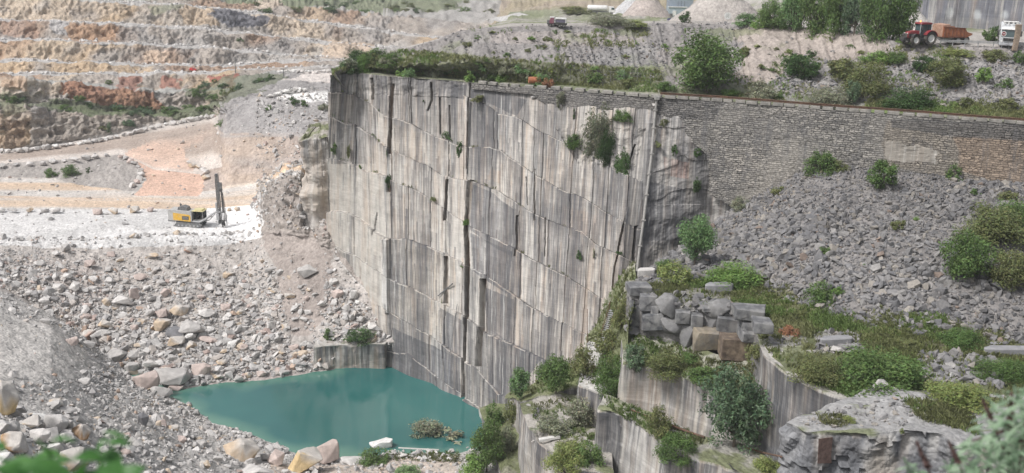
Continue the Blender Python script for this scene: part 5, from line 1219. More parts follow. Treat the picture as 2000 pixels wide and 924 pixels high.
def proto(shape, kind, dens, seed):
    key = (shape, kind, dens, seed)
    if key not in PROTO:
        rng = np.random.default_rng(abs(hash(shape)) % 1 + seed * 17 + dens * 3 + len(kind))
        n, sz, nb = {0: (200, .10, 12), 1: (800, .062, 24), 2: (2500, .038, 44), 3: (7500, .023, 85)}[dens]
        c, r = blobs(shape, nb, rng)
        V, F, C_ = leaves(c, r, n, sz, rng, KIND[kind])
        if shape != 'hang': V[:, 2] = np.maximum(V[:, 2], .0)
        me = mesh_np('foliage', V, F, ML, cols=C_, link=False)
        mb = MB(); top = c[rng.choice(len(c), min(nb, 5 + dens * 4), replace=False)]
        if shape in ('tall', 'round') and dens >= 2:
            mb.path([(0, 0, -.05), (.01, 0, .18), (0, .01, .38)], [.022, .018, .013], 7)
            for q in top: mb.path([(0, 0, .16 + .15 * rng.random()), (q[0] * .5, q[1] * .5, q[2] * .55 + .1), tuple(q)], [.012, .008, .003], 5)
        else:
            for q in top: mb.path([(q[0] * .1, q[1] * .1, -.05 if shape != 'hang' else .6), (q[0] * .6, q[1] * .6, q[2] * .5 + (0 if shape != 'hang' else .3)), tuple(q)], [.010, .007, .003], 4)
        tmp = mb.build('stem', MSTEM); sm = tmp.data; bpy.data.objects.remove(tmp)
        PROTO[key] = (me, sm)
    return PROTO[key]
NSH = [0]
def shrub(px, py, w_, h_, kind, label, shape='mound', group=None, dens=None, name='shrub', cat=None, off=0.0, sink=.05, deep=.85, pos=None):
    NSH[0] += 1
    if pos is None: p, dist = hit(px, py)
    else: p = pos; dist = np.linalg.norm(p - np.array([0, 0, CZ]))
    if off: dd = ray(px, py); p = p - dd / np.linalg.norm(dd) * off
    s = dist / FPX; m = max(w_, h_)
    if dens is None: dens = 0 if m < 16 else (1 if m < 38 else (2 if m < 85 else 3))
    fm, sm = proto(shape, kind, dens, NSH[0] % 3)
    root = empty(name, tuple(p), rr.uniform(0, 6.28), label, cat or ('shrub' if name == 'shrub' else 'tree' if 'tree' in name else 'plant'), group)
    nm = {'tree': ('crown', 'trunk')}.get(cat or '', ('foliage', 'stem'))
    for n_, me in ((nm[0], fm), (nm[1], sm)):
        if n_ in ('stem',) and m < 22: continue
        o = bpy.data.objects.new(n_, me); COL.objects.link(o); o.parent = root
        o.scale = (w_ * s, w_ * s * deep, h_ * s); o.location = (0, 0, (-sink * h_ * s) if shape != 'hang' else -h_ * s * .55)
    return root
# --- upper slope
for a in [
 (1380,182,168,128,'mid',"very large bushy green tree at the wall top, the biggest on the slope",'round'),
 (1568,154,78,62,'dark',"dark green round shrub alone on the gravel bank",'round'), (1645,152,78,44,'olive',"olive shrub between the dark round shrub and the brown-green thicket",'mound'),
 (1694,188,92,78,'olive',"tall grey-olive bush in the middle of the slope below the tractor",'mound'), (1802,140,52,36,'dark',"dark grey-green bush below the tipping trailer",'round'), (1852,168,90,58,'olive',"broad olive-green bush on the stones below the trailer",'round'),
 (1922,165,36,34,'bright',"small bright green bush right of the broad olive one",'round'), (1773,208,94,42,'dark',"wide dark green bush right above the wall",'mound'), (1485,194,62,46,'grey',"grey twiggy bush at the wall top right of the biggest tree",'mound'),
 (1620,206,100,42,'grey',"wide dry grey bush above the wall",'mound'), (1662,204,34,52,'blue',"narrow blue-green bush beside the wide dry one",'tall'), (1940,120,56,26,'olive',"low olive bush under the lorry",'mound'),
 (1748,122,42,26,'mid',"low green bush just below the front of the tractor",'mound'), (1705,122,60,30,'bright',"yellow-green bush on the bank left of the tractor",'mound'), (1780,84,56,10,'bright',"strip of bright weeds in front of the tractor's wheels",'mound'),
 (1870,108,60,16,'yellow',"low yellow-green weeds under the guard rail",'mound'), (1968,210,36,22,'olive',"small olive bush above the wall near the right edge",'mound'), (1990,120,30,24,'mid',"green bush at the right edge under the lorry's wheel",'mound'),
 (1520,192,24,14,'mid',"small green shrub on the wall top right of the grey twiggy one",'mound'), (1425,186,44,18,'bright',"bright low shrub at the foot of the biggest tree",'mound'), (1300,176,50,22,'mid',"green low shrub at the left foot of the biggest tree",'mound'),
 (1452,112,24,26,'olive',"rusty-tinged small bush right of the biggest tree",'round'), (1885,205,30,18,'olive',"small olive shrub right of the wide dark bush",'mound'), (1960,170,30,20,'mid',"small green shrub high at the right side of the slope",'mound')]:
    shrub(*a[:6], shape=a[6], name='large_tree' if a[2] > 150 else 'shrub', cat='tree' if a[2] > 150 else None)
# --- undergrowth at the cliff top
R2_ = random.Random(21)
for k, x in enumerate(range(682, 1290, 13)):
    yb = np.interp(x, [680, 760, 870, 1000, 1100, 1240, 1290], [138, 150, 158, 168, 168, 172, 178]) - (R2_.random() * (26 if x < 1000 else 30))
    if (1095 < x < 1285 and R2_.random() < .45) or R2_.random() < .2: continue
    kd = R2_.choice(['mid', 'bright', 'grey', 'lightgreen', 'grey', 'lightgreen', 'bright', 'olive']); ww = R2_.uniform(22, 46); hh = R2_.uniform(14, 34) * (1.35 if x < 800 else 1.0)
    nice = {'mid': 'green', 'dark': 'dark green', 'bright': 'bright green', 'olive': 'olive', 'grey': 'greyish', 'lightgreen': 'pale green'}[kd]
    side = 'left' if x < 880 else ('middle' if x < 1090 else 'right')
    shrub(x, yb, ww, hh, kd, f"{nice} shrub in the {side} part of the thicket along the cliff top", group=f'{nice} shrubs of the cliff top thicket, {side} part')
for x, y in [(700,118),(735,112),(760,122),(720,132),(682,134)]:
    shrub(x, y + 8, 52, 34, R2_.choice(['mid', 'dark']), "bushy green shrub at the left corner of the cliff top, above the sawn face", group='bushes at the left corner of the cliff top')
shrub(1070, 172, 26, 26, 'red', "reddish-brown dead bush beside the rusty drum")
for k in range(64):
    x = R2_.uniform(900, 1760); y = R2_.uniform(62, 140) if x < 1450 else R2_.uniform(90, 150)
    if 1300 < x < 1450: continue
    shrub(x, y, R2_.uniform(8, 26), R2_.uniform(5, 12), (kd := R2_.choice(['bright', 'mid', 'yellow', 'olive'])), f"{ {'bright':'bright green','mid':'green','yellow':'yellow-green','olive':'olive'}[kd]} tuft growing on the grey gravel bank above the cliff", group='tufts on the gravel bank, ' + kd, name='weed_tuft', cat='weed')
# --- plants on the cliff face
for a in [
 (872,160,40,46,'grey',"dry grey-green bush hanging over the cliff top, left of the black pipe"), (935,192,52,16,'olive',"strip of olive plants on the high ledge right of the black pipe"), (870,264,26,18,'dark',"dark green plant on the second ledge at the end of a block"),
 (897,288,18,36,'dark',"narrow dark plant hanging under the second ledge"), (827,196,8,10,'mid',"tiny green plant on the pale face near the top"), (1036,172,26,28,'mid',"green plant hanging below the rusty drum"),
 (1096,196,40,34,'grey',"grey-green bush at the lower edge of the masonry"), (1121,222,12,26,'dark',"small dark hanging plant where masonry meets rock"), (1124,276,70,40,'mid',"green shrub on the ledge left of the dark hanging mass"),
 (1172,262,100,140,'grey',"long grey-green hanging mass of creepers in the upper cliff"), (1188,292,64,90,'dark',"dark green heart of the hanging creepers"), (1216,325,44,80,'dark',"dark green hanging bush above the black crack"), (1214,226,50,28,'mid',"green bush at the masonry edge above the creepers"),
 (1297,240,28,18,'olive',"small plant under the broken rock right of the drain pipe"), (1318,292,34,24,'dark',"dark plant above the red-stained rock"), (1362,296,22,20,'dark',"small dark plant right of the red-stained rock"), (1362,358,44,32,'dark',"dark bush in the corner of rock and stone wall"),
 (652,290,20,26,'mid',"green plant near the cliff's left edge"), (681,292,12,34,'olive',"narrow olive plant near the cliff's left edge"), (704,324,10,14,'mid',"small plant on the third ledge"), (760,352,16,28,'dark',"dark plant hanging in the notch of the third ledge"),
 (846,388,26,10,'olive',"low plants on the third ledge in the middle"), (912,434,22,14,'bright',"green tuft on top of the brown slot"), (1130,500,18,30,'dark',"dark hanging tuft on the lower face"), (1160,494,14,24,'grey',"greyish hanging tuft right of the dark one"), (1210,496,20,12,'dark',"dark tuft on the ledge near the black crack"),
 (755,300,8,16,'dark',"tiny dark plant beside the first slot"), (862,588,8,12,'mid',"tiny green plant at the foot of the leaning pole"), (1284,282,30,14,'olive',"thin plant strip beside the drain pipe"), (903,520,10,8,'mid',"tiny plant in the brown slot")]:
    shrub(*a[:6], shape='hang' if a[3] > a[2] * .7 else 'mound', off=.35, sink=.4, name='cliff_plant', cat='plant', deep=.45)
# --- right slope and shelf
for a in [
 (1602,338,72,52,'mid',"green weedy bush at the wall foot on the scree",'mound'), (1636,335,44,26,'olive',"brownish bush right of the green weedy one at the wall foot",'mound'), (1719,368,72,62,'mid',"round green bush in the upper scree below the wall",'round'),
 (1520,380,36,20,'olive',"small olive bush at the left end of the scree",'mound'), (1446,408,50,26,'grey',"greyish low bush under the end of the stone wall",'mound'), (1865,350,36,34,'mid',"green bush against the wall foot near the rusty stains",'mound'),
 (1357,520,92,112,'lightgreen',"slender pale green tree at the back of the shelf",'tall'), (1432,556,116,52,'bright',"bright green weeds at the foot of the slender tree",'mound'), (1320,550,84,44,'yellow',"yellowish bracken left of the bright weeds",'mound'),
 (1300,528,46,26,'mid',"green bush at the shelf's far left corner",'mound'), (1602,586,62,46,'mid',"green bush in the foot of the scree",'mound'), (1638,575,30,22,'bright',"small bright bush right of the one in the scree foot",'mound'),
 (1885,545,124,100,'mid',"big green bush in the scree near the right edge",'round'), (1972,562,100,74,'olive',"grey-olive bush at the right edge right of the big green one",'round'), (1935,470,150,78,'olive',"wide olive bush behind the big green one in the scree",'mound'), (1990,440,90,60,'mid',"green bush at the right edge high in the scree",'mound'),
 (1715,752,190,88,'mid',"very wide low green bush on the shelf behind the round boulder",'mound'), (1590,742,110,56,'olive',"dark olive mat of plants along the curved face",'mound'), (1875,672,96,34,'mid',"low green plants on the shelf left of the long slab",'mound'), (1760,672,60,14,'olive',"low olive plants on the shelf below the scree",'mound'),
 (1540,655,46,24,'red',"reddish plants behind the top of the curved face",'mound'), (1380,560,30,10,'bright',"tuft left of the lone slab",'mound'), (1870,790,150,46,'yellow',"yellow-green carpet of plants on top of the spur",'mound'), (1960,740,110,40,'mid',"green plants at the right edge of the shelf",'mound'),
 (1650,822,38,14,'yellow',"small mossy tuft on the spur",'mound'), (1759,846,14,12,'yellow',"tiny mossy tuft on the spur's brow",'mound'), (1752,450,34,24,'olive',"small olive bush in the middle of the scree",'round'), (1610,492,26,14,'mid',"small green tuft in the upper scree",'mound'),
 (1905,380,26,12,'mid',"tiny tuft under the wall's rusty stains",'mound'), (1790,430,16,10,'bright',"tiny bright tuft in the scree",'mound'), (1690,520,14,8,'mid',"tiny green tuft in the scree",'mound'), (1740,330,12,8,'olive',"tiny olive tuft at the wall foot",'mound'), (1970,392,40,22,'olive',"olive tufts at the wall foot near the right edge",'mound')]:
    shrub(*a[:6], shape=a[6], name='slender_tree' if 'tree' in a[5][:25] and a[3] > 100 else 'shrub', cat='tree' if 'slender pale' in a[5] else None)
# --- lower terraces
for a in [
 (1432,872,158,178,'blue',"big grey-green bush hanging in front of the pale sawn face",'round'), (1240,722,50,66,'blue',"rounded blue-green bush at the left corner of the grassy ledge",'round'), (1322,892,96,52,'mid',"green plants spilling over the lower ledge",'mound'),
 (1285,845,60,60,'olive',"olive plants on the narrow ledge under the pale face",'mound'), (1192,760,84,90,'mid',"green shrub covering the top of the rock pillar",'mound'), (1185,690,70,60,'olive',"olive shrub in the gully below the iron stair",'mound'), (1215,640,44,76,'olive',"dry olive plants in the gully beside the iron stair",'mound'),
 (1085,768,90,86,'mid',"leafy young tree in front of the cliff foot, right one of the pair",'tall'), (1015,782,62,70,'lightgreen',"leafy young tree in front of the cliff foot, left one of the pair",'tall'), (1140,735,56,70,'olive',"greyish shrub behind the rock pillar",'mound'),
 (1110,918,104,70,'yellow',"yellow-green bracken on the low terrace",'mound'), (1080,845,80,44,'grey',"dry grey brushwood on the low terrace",'mound'), (1130,830,64,60,'grey',"dry twiggy bush beside the rock pillar",'mound'), (1150,905,60,60,'mid',"green bush at the foot of the rock pillar",'mound'),
 (950,922,84,110,'mid',"green bush at the pool's right corner, nearest the bottom",'tall'), (925,930,70,60,'bright',"bright green bush at the bottom beside the near shore",'mound'), (965,830,44,60,'mid',"green bush climbing beside the pool's right corner",'mound'), (1000,820,50,50,'olive',"olive bush on the rock foot",'mound'), (990,880,36,60,'grey',"dry bush on the pale rock foot",'mound'),
 (733,902,66,34,'mid',"green shrub at the water's edge left of the white boulder",'mound'), (758,868,34,16,'mid',"small shrub behind the white boulder",'mound'), (795,930,60,26,'lightgreen',"pale leafy plant at the bottom of the near shore",'mound'),
 (1300,730,90,50,'olive',"olive plants on the grassy ledge under the block stack",'mound'), (1370,745,70,40,'mid',"green plants on the grassy ledge behind the hanging bush",'mound'), (1480,700,60,36,'olive',"olive plants under the rusty brown block",'mound'), (1500,915,60,26,'yellow',"mossy plants at the foot of the curved face",'mound'), (1345,705,50,20,'mid',"low green plants under the egg-shaped block",'mound'),
 (704,667,72,26,'dark',"dark green bush on top of the rock block at the pool",'mound'), (643,664,26,26,'mid',"small green bush left of the dark one on the rock block",'mound'), (592,624,10,6,'mid',"tiny plant in the stones of the cone",'mound')]:
    shrub(*a[:6], shape=a[6], name='young_tree' if 'young tree' in a[5] else 'shrub', cat='tree' if 'young tree' in a[5] else None)
shrub(832, 848, 70, 32, 'grey', "half-drowned dry bush standing in the pool near the shore", pos=P(832, 848, 0), sink=.1)
shrub(880, 856, 60, 24, 'grey', "sparse drowned twigs right of the half-drowned bush", pos=P(880, 858, 0), dens=0, sink=.1)
# --- left side
for a in [(101,343,30,18,'mid',"green bush at the left of the three beside the track bend"), (140,342,38,24,'mid',"green bush in the middle of the three beside the track bend"), (173,337,12,14,'dark',"small dark bush at the right of the three beside the track bend"),
 (526,215,14,14,'mid',"small bush on the grey mound, left one"), (575,205,22,20,'dark',"dark bush on the grey mound below the white track"), (594,208,20,15,'mid',"green bush on the grey mound below the white track"), (432,246,24,16,'mid',"green bush at the left foot of the grey mound"), (632,215,26,16,'grey',"grey bush on the grey mound against the cliff edge"), (212,165,16,10,'mid',"green bush on the dark red bench"), (469,80,18,8,'dark',"dark bush high on the ochre bench")]:
    shrub(*a)
for k in range(46):
    z_ = R2_.choice([[(96,200),(180,212)], [(200,218),(300,222)], [(300,224),(430,214)], [(370,178),(470,165)], [(380,188),(450,190)], [(470,158),(560,152)], [(5,195),(55,200)], [(200,250),(260,258)]])
    x = R2_.uniform(z_[0][0], z_[1][0]); y = R2_.uniform(min(z_[0][1], z_[1][1]) - 4, max(z_[0][1], z_[1][1]) + 4); kd = R2_.choice(['mid', 'dark', 'mid', 'blue', 'olive'])
    shrub(x, y, R2_.uniform(12, 30), R2_.uniform(8, 16), kd, f"{ {'mid':'green','dark':'dark green','blue':'grey-green','olive':'olive'}[kd]} bush on the overgrown benches above the haul road", group='bushes on the overgrown benches, ' + kd)
for k in range(26):
    x = R2_.uniform(440, 960); y = R2_.uniform(2, 26); kd = R2_.choice(['mid', 'dark', 'olive'])
    shrub(x, y, R2_.uniform(14, 34), R2_.uniform(6, 12), kd, f"{ {'mid':'green','dark':'dark green','olive':'olive'}[kd]} bush on the far top rim of the quarry", group='bushes on the far rim, ' + kd)
# --- trees behind the gravel bank
def tree_at(px, py, w_, h_, kind, label, group=None):
    t_ = shrub(px, py, w_, h_, kind, label, shape='round', group=group, dens=3, name='broadleaf_tree', cat='tree', sink=.1); return t_
for a in [(1508,56,70,62,'mid',"broad green tree at the left end of the trees behind the gravel bank"), (1545,58,70,100,'lightgreen',"pale green tree behind the rusty steel plate"), (1592,62,80,120,'mid',"green tree just right of the rusty steel plate"), (1632,66,70,140,'mid',"tall green tree left of the thin white post"),
 (1668,68,66,130,'blue',"grey-leaved poplar behind the thin white post"), (1712,74,80,130,'mid',"tall green tree right of the thin white post"), (1755,80,76,126,'mid',"green tree right behind the tractor"), (1460,50,60,26,'lightgreen',"low pale green bush at the left end of the tree row"), (1485,54,46,20,'bright',"low bright bush left of the rusty steel plate"),
 (1336,44,30,26,'dark',"dark bush beside the white site sign"), (1190,48,90,24,'grey',"hazy grey-green bush in front of the white tanker"), (1240,52,60,14,'yellow',"yellowish bush behind the crest of the bank"), (1930,80,36,30,'mid',"green bush between the trailer and the lorry"), (1948,72,26,26,'dark',"dark bush just left of the lorry"), (1120,26,70,16,'olive',"hazy bushes left of the white tanker")]:
    if a[3] > 40: tree_at(*a)
    else: shrub(*a)
# --- grass (nobody could count it)
def tufts(name, pos, hgt, col, rng, blades=5):
    n = len(pos); N = n * blades; base = np.repeat(pos, blades, 0) + rng.normal(0, .12, (N, 3)) * np.array([1, 1, 0]); h = np.repeat(hgt, blades) * rng.uniform(.6, 1.3, N)
    a = rng.uniform(0, 2 * np.pi, N); lean = rng.uniform(.2, .9, N)[:, None] * h[:, None]; d = np.stack([np.cos(a), np.sin(a), 0 * a], -1); w_ = np.stack([-np.sin(a), np.cos(a), 0 * a], -1) * (h * .12)[:, None]
    mid = base + d * lean * .35 + np.array([0, 0, 1.]) * (h * .65)[:, None]; tip = base + d * lean + np.array([0, 0, 1.]) * (h * .95)[:, None]
    V = np.stack([base - w_, base + w_, mid + w_ * .8, tip, mid - w_ * .8], 1).reshape(-1, 3); F = np.arange(5 * N).reshape(N, 5)
    C_ = np.repeat(np.repeat(col, blades, 0) * rng.uniform(.75, 1.25, (N, 1)), 5, 0)
    o = mesh_np(name, V, F, ML, cols=C_); o['kind'] = 'stuff'; return o
GP = np.array([(.13,.19,.065),(.16,.225,.08),(.19,.21,.095),(.15,.165,.08),(.22,.23,.12)])
def gcol(pos, rng, seed):
    f = fbm(pos[:, 0] * .22, pos[:, 1] * .22, 0, seed, 3); k = np.clip(((f + .8) / 1.6 * 5 + rng.normal(0, .5, len(f))).astype(int), 0, 4); return GP[k]
RG = np.random.default_rng(31)
px_, py_ = SH['px'], SH['py']; nse = fbm(SH['V'][..., 0] * .2, SH['V'][..., 1] * .2, 0, 601, 4)
den = SH['gr'] * (.15 + sstep(-.4, .3, nse)) * (SH['RP'] > 1.0)
for poly in ([(1790,690),(1960,700),(1960,760),(1800,750)], [(1590,650),(1680,650),(1680,690),(1590,690)]): den = den * np.where(inpoly(px_, py_, poly), .2, 1)
pos, i, j = sample(SH, den, 15000, RG); tufts('shelf_grass', pos, RG.uniform(.18, .50, 15000), gcol(pos, RG, 5), RG)
pos, i, j = sample(dict(V=V), np.ones(V.shape[:2]), 10, RG) if False else sample(GUL, np.ones(GUL['V'].shape[:2]), 1100, RG); tufts('gully_grass', pos, RG.uniform(.15, .45, 1100), gcol(pos, RG, 6), RG)
nse = fbm(UP['V'][..., 0] * .15, UP['V'][..., 1] * .15, 0, 603, 4); RPu = UP['RP']
den = ((RPu > .7) & (RPu < 3)) * (.6 * inpoly(UP['px'], UP['py'], [(650,100),(760,95),(960,115),(1290,140),(1290,190),(650,160)]) * 1.0 + sstep(.25, .5, nse) * .25 + inpoly(UP['px'], UP['py'], [(1690,195),(2100,212),(2100,245),(1690,220)]) * 1.5)
pos, i, j = sample(UP, den, 8000, RG); tufts('bank_grass', pos, RG.uniform(.15, .5, 8000), gcol(pos, RG, 7) * 1.2, RG)
pts = []
def sprinkle(poly, n):
    xs_ = [q[0] for q in poly]; ys_ = [q[1] for q in poly]; k = 0; t_ = 0
    while k < n and t_ < n * 30:
        t_ += 1; x, y = rr.uniform(min(xs_), max(xs_)), rr.uniform(min(ys_), max(ys_))
        if inpoly(np.array([x]), np.array([y]), poly)[0]: pts.append(hit(x, y)[0]); k += 1
for poly, n in (([(1225,655),(1290,660),(1400,705),(1480,712),(1475,790),(1350,742),(1225,706)], 900), ([(1180,775),(1215,785),(1290,818),(1380,862),(1340,880),(1240,830),(1180,792)], 350), ([(1025,790),(1100,775),(1140,790),(1170,890),(1110,885),(1060,840)], 300),
   ([(1760,780),(1890,790),(1910,850),(1800,820)], 700), ([(1600,812),(1660,815),(1650,835),(1600,830)], 80), ([(770,885),(900,885),(910,905),(770,900)], 260), ([(1180,690),(1215,700),(1200,750),(1150,750)], 160), ([(985,775),(1100,765),(1150,740),(1150,680),(1090,710),(1020,760)], 350)):
    sprinkle(poly, n)
for L in LEDGE[1:4]:                                           # sparse growth on the ledges of the cliff
    for k in range(60):
        x = rr.uniform(L[0][0], min(L[-1][0], 1200)); y = np.interp(x, [q[0] for q in L], [q[1] for q in L]) - 1
        if vn(x * .05, y * 0, len(L), 77) > .15: pts.append(hit(x, y)[0])
pts = np.array(pts); tufts('ledge_grass', pts, RG.uniform(.15, .45, len(pts)), gcol(pts, RG, 8) * .85, RG)
# ------------------------------------------------------------------ things on the upper ground and in the pit
def gz(px, py): return hit(px, py)[0]
def facing(dx, dy): return math.atan2(dy, dx)
MTY = mat_plain('tyre_rubber', (.045, .043, .042), .9, var=.3, dirt=(.22, .20, .17), dfac=.5)
MGLS = mat_plain('dark_glass', (.06, .09, .095), .12, spec=.8, var=.1)
MRED = mat_plain('red_paint', (.26, .028, .04), .35, dirt=(.20, .12, .10), dfac=.35)
MBLK = mat_plain('black_plastic', (.035, .035, .038), .6, dirt=(.15, .14, .12))
MWHT = mat_plain('white_paint', (.74, .74, .73), .4, dirt=(.45, .43, .40), dfac=.4)
MDGR = mat_plain('dark_steel', (.12, .125, .13), .5, dirt=(.30, .29, .27), dfac=.6)
MLGR = mat_plain('grey_steel', (.34, .35, .36), .5, dirt=(.5, .48, .45), dfac=.5)
MYEL = mat_plain('yellow_paint', (.72, .42, .045), .4, dirt=(.55, .45, .30), dfac=.4)
MRST = mat_plain('rusty_red_steel', (.33, .12, .055), .8, nscale=1.5, var=.3, dirt=(.26, .20, .165), dfac=.7)
MORG = mat_plain('orange_rust_steel', (.36, .135, .065), .75, nscale=3, var=.3, dirt=(.24, .12, .08), dfac=.5)
MCON = mat_plain('pale_concrete', (.50, .49, .465), .9, nscale=1.5, var=.2, dirt=(.3, .29, .27))
MWOOD = mat_plain('weathered_timber', (.30, .235, .18), .9, nscale=3, var=.35, dirt=(.15, .12, .10))
MDUSTY = mat_plain('dusty_grey_paint', (.45, .45, .44), .6, dirt=(.33, .30, .27))
def wheel(root, x, y, r, wdt, rimc=None, name='wheel', lugs=0, z=None):
    z = r if z is None else z
    wl = empty(name, (x, y, z)); wl.parent = root
    mb = MB(); mb.lathe([(r * .56, -wdt / 2 * .8), (r * .86, -wdt / 2), (r * .97, -wdt * .36), (r, 0), (r * .97, wdt * .36), (r * .86, wdt / 2), (r * .56, wdt / 2 * .8)], (0, 0, 0), 'Y', 28)
    for k in range(lugs):
        for sg in (-1, 1):
            a = 2 * math.pi * (k + .5 * (sg > 0)) / lugs
            mb.box((math.cos(a) * r * .99, sg * wdt * .24, math.sin(a) * r * .99), (r * .10, wdt * .5, r * .10), Matrix.Rotation(-a, 3, 'Y') @ Matrix.Rotation(sg * .5, 3, 'X'))
    o = mb.build('tyre', MTY, wl)
    mb = MB(); mb.lathe([(.02, -wdt * .22), (r * .20, -wdt * .30), (r * .22, -wdt * .10), (r * .46, -wdt * .12), (r * .56, -wdt * .40), (r * .57, wdt * .40), (r * .46, wdt * .12), (r * .22, wdt * .10), (r * .2, wdt * .3), (.02, wdt * .22)], (0, 0, 0), 'Y', 24)
    mb.build('rim', rimc or MWHT, wl, smooth=False); return wl

# --- drill rig on the white pad (front with the mast towards +x)
p = gz(372, 441); rig = empty('drill_rig', tuple(p + np.array([0, 0, .05])), -.10, 'yellow and grey crawler drill rig with a tall dark mast drilling on the white pad', 'drill rig')
RIGS = 1.0
for sg in (-1, 1):
    mb = MB(); y = sg * 1.05
    mb.prism([(-1.9, .12), (-2.25, .42), (-1.95, .82), (2.2, .82), (2.55, .45), (2.2, .08), (-1.7, .0)], y - .22, y + .22)
    for k in range(30): mb.box((-2.1 + k * .155, y, .02 if 2 < k < 28 else .1), (.07, .48, .06))
    for k in range(27): mb.box((-1.9 + k * .155, y, .85), (.07, .48, .06))
    tr = mb.build('track', MDGR, rig)
    mb = MB()
    for k in range(6): mb.lathe([(.02, -.25), (.17, -.25), (.17, .25), (.02, .25)], (-1.6 + k * .68, y, .30), 'Y', 12)
    mb.build('roller', MLGR, tr)
mb = MB(); mb.box((-.2, 0, .85), (4.2, 1.3, .45), bevel=.05); mb.box((-2.9, 0, 1.0), (1.3, 2.0, .35), bevel=.05); mb.build('chassis', MDGR, rig)
mb = MB(); mb.prism([(-3.3, 1.05), (-3.45, 1.3), (-3.45, 2.75), (-3.2, 2.95), (.55, 2.75), (.75, 2.5), (.75, 1.0)], -1.12, 1.12); hs_ = mb.build('engine_housing', MDUSTY, rig)
for sg in (-1, 1):
    mb = MB(); mb.prism([(-2.55, 1.18), (-2.55, 2.45), (.35, 2.2), (.55, 2.0), (.55, .98)], sg * 1.13 - .02, sg * 1.13 + .02); mb.build('side_panel', MYEL, hs_)
    mb = MB(); mb.box((-.35, sg * 1.17, 1.62), (1.15, .03, .62)); mb.build('vent', MBLK, hs_)
    mb = MB(); 
    for k in range(5): mb.box((-.35, sg * 1.19, 1.42 + k * .10), (.95, .02, .03))
    mb.build('louvre', MLGR, hs_)
mb = MB()
for k in range(9): mb.box((-3.47, 0, 1.25 + k * .17), (.05, 1.8, .08))
mb.build('rear_grille', MBLK, hs_)
mb = MB(); mb.prism([(-1.9, 2.85), (-1.75, 3.35), (-1.0, 3.55), (-.2, 3.3), (.0, 2.8)], -.7, .7); mb.tube((-1.7, .3, 3.2), (-1.75, .3, 3.75), .10); mb.tube((-1.75, .3, 3.75), (-1.45, .3, 3.6), .10); mb.build('dust_collector', MDGR, rig)
cab_ = empty('cab', (1.75, 0, 1.0)); cab_.parent = rig
mb = MB(); mb.box((0, 0, .15), (1.9, 1.9, .3), bevel=.04)
for x in (-.85, .85):
    for y in (-.85, .85): mb.box((x, y, 1.0), (.10, .10, 1.6))
mb.build('cab_frame', MDGR, cab_)
mb = MB(); mb.box((0, 0, 1.86), (2.1, 2.0, .12), bevel=.04); mb.box((.1, 0, 2.0), (1.3, 1.5, .18), bevel=.05); mb.build('roof', mat_plain('pale_yellow_paint', (.58, .52, .25), .5, dirt=(.6, .58, .5)), cab_)
mb = MB(); mb.box((-.3, .1, .6), (.55, .6, .5), bevel=.06); mb.box((-.55, .1, 1.0), (.18, .55, .7), bevel=.05); mb.box((.5, 0, .7), (.3, .9, .7), bevel=.05); mb.build('operator_seat', MBLK, cab_)
mb = MB(); mb.box((0, 0, 0), (1.7, 1.7, .02), None); 
mb2 = MB(); mb2.box((0, .92, 1.0), (1.6, .03, 1.4)); mb2.box((-.92, 0, 1.0), (.03, 1.6, 1.4)); mb2.build('window', MGLS, cab_)
mb.bm.free()
# boom in one curve from the chassis to the feed
bp = [Vector((.3, -.85, 1.05)), Vector((2.0, -.95, .95)), Vector((3.0, -.8, 1.45)), Vector((3.9, -.6, 2.15)), Vector((4.8, -.3, 2.75)), Vector((5.5, -.1, 2.7))]
mb = MB(); mb.path(bp, [.16, .19, .2, .18, .16, .14], 8); mb.build('boom', MLGR, rig)
mb = MB(); mb.path([Vector((1.2, -.6, 1.0)), Vector((3.6, -.35, 1.25))], .09, 8); mb.path([Vector((3.6, -.35, 1.25)), Vector((4.7, -.25, 2.45))], .055, 8); mb.build('boom_cylinder', MDGR, rig)
mast = empty('mast', (5.45, 0, 0)); mast.parent = rig; mast.rotation_euler = (0, -.035, .15)
mb = MB()
for x in (-.24, .24):
    for y in (-.2, .2): mb.box((x, y, 4.9), (.10, .09, 8.8))
for k in range(22): mb.box((0, (-.14 if k % 2 else .14), .7 + k * .4), (.5, .05, .09)); mb.box((.24 if k % 2 else -.24, 0, .7 + k * .4), (.04, .3, .06))
mb.box((0, 0, 9.35), (.5, .45, .25), bevel=.03); mb.box((-.02, .1, 4.9), (.2, .08, 8.6)); mb.build('feed_beam', MDGR, mast)
mb = MB(); mb.tube((.55, -.05, .2), (.55, -.05, 7.2), .07); mb.tube((.55, -.05, -.4), (.55, -.05, .2), .07); mb.build('drill_rod', MLGR, mast)
mb = MB()
for k in range(6):
    a = k * math.pi / 3; mb.tube((.62 + .12 * math.cos(a), .12 * math.sin(a), 2.7), (.62 + .12 * math.cos(a), .12 * math.sin(a), 6.6), .045)
mb.box((.5, 0, 2.65), (.7, .45, .12)); mb.box((.5, 0, 6.65), (.7, .4, .10)); mb.box((.5, 0, 4.6), (.6, .4, .08)); mb.build('rod_carousel', MDGR, mast)
mb = MB(); mb.box((.42, 0, 7.3), (.7, .6, 1.2), bevel=.05); mb.box((.42, 0, 6.7), (.35, .35, .4), bevel=.03); mb.build('drill_head', MDGR, mast)
mb = MB(); mb.box((-.42, 0, 3.6), (.34, .4, 1.6), bevel=.04); mb.box((-.30, -.2, 1.9), (.5, .5, 1.2), bevel=.05); mb.build('feed_bracket', MLGR, mast)
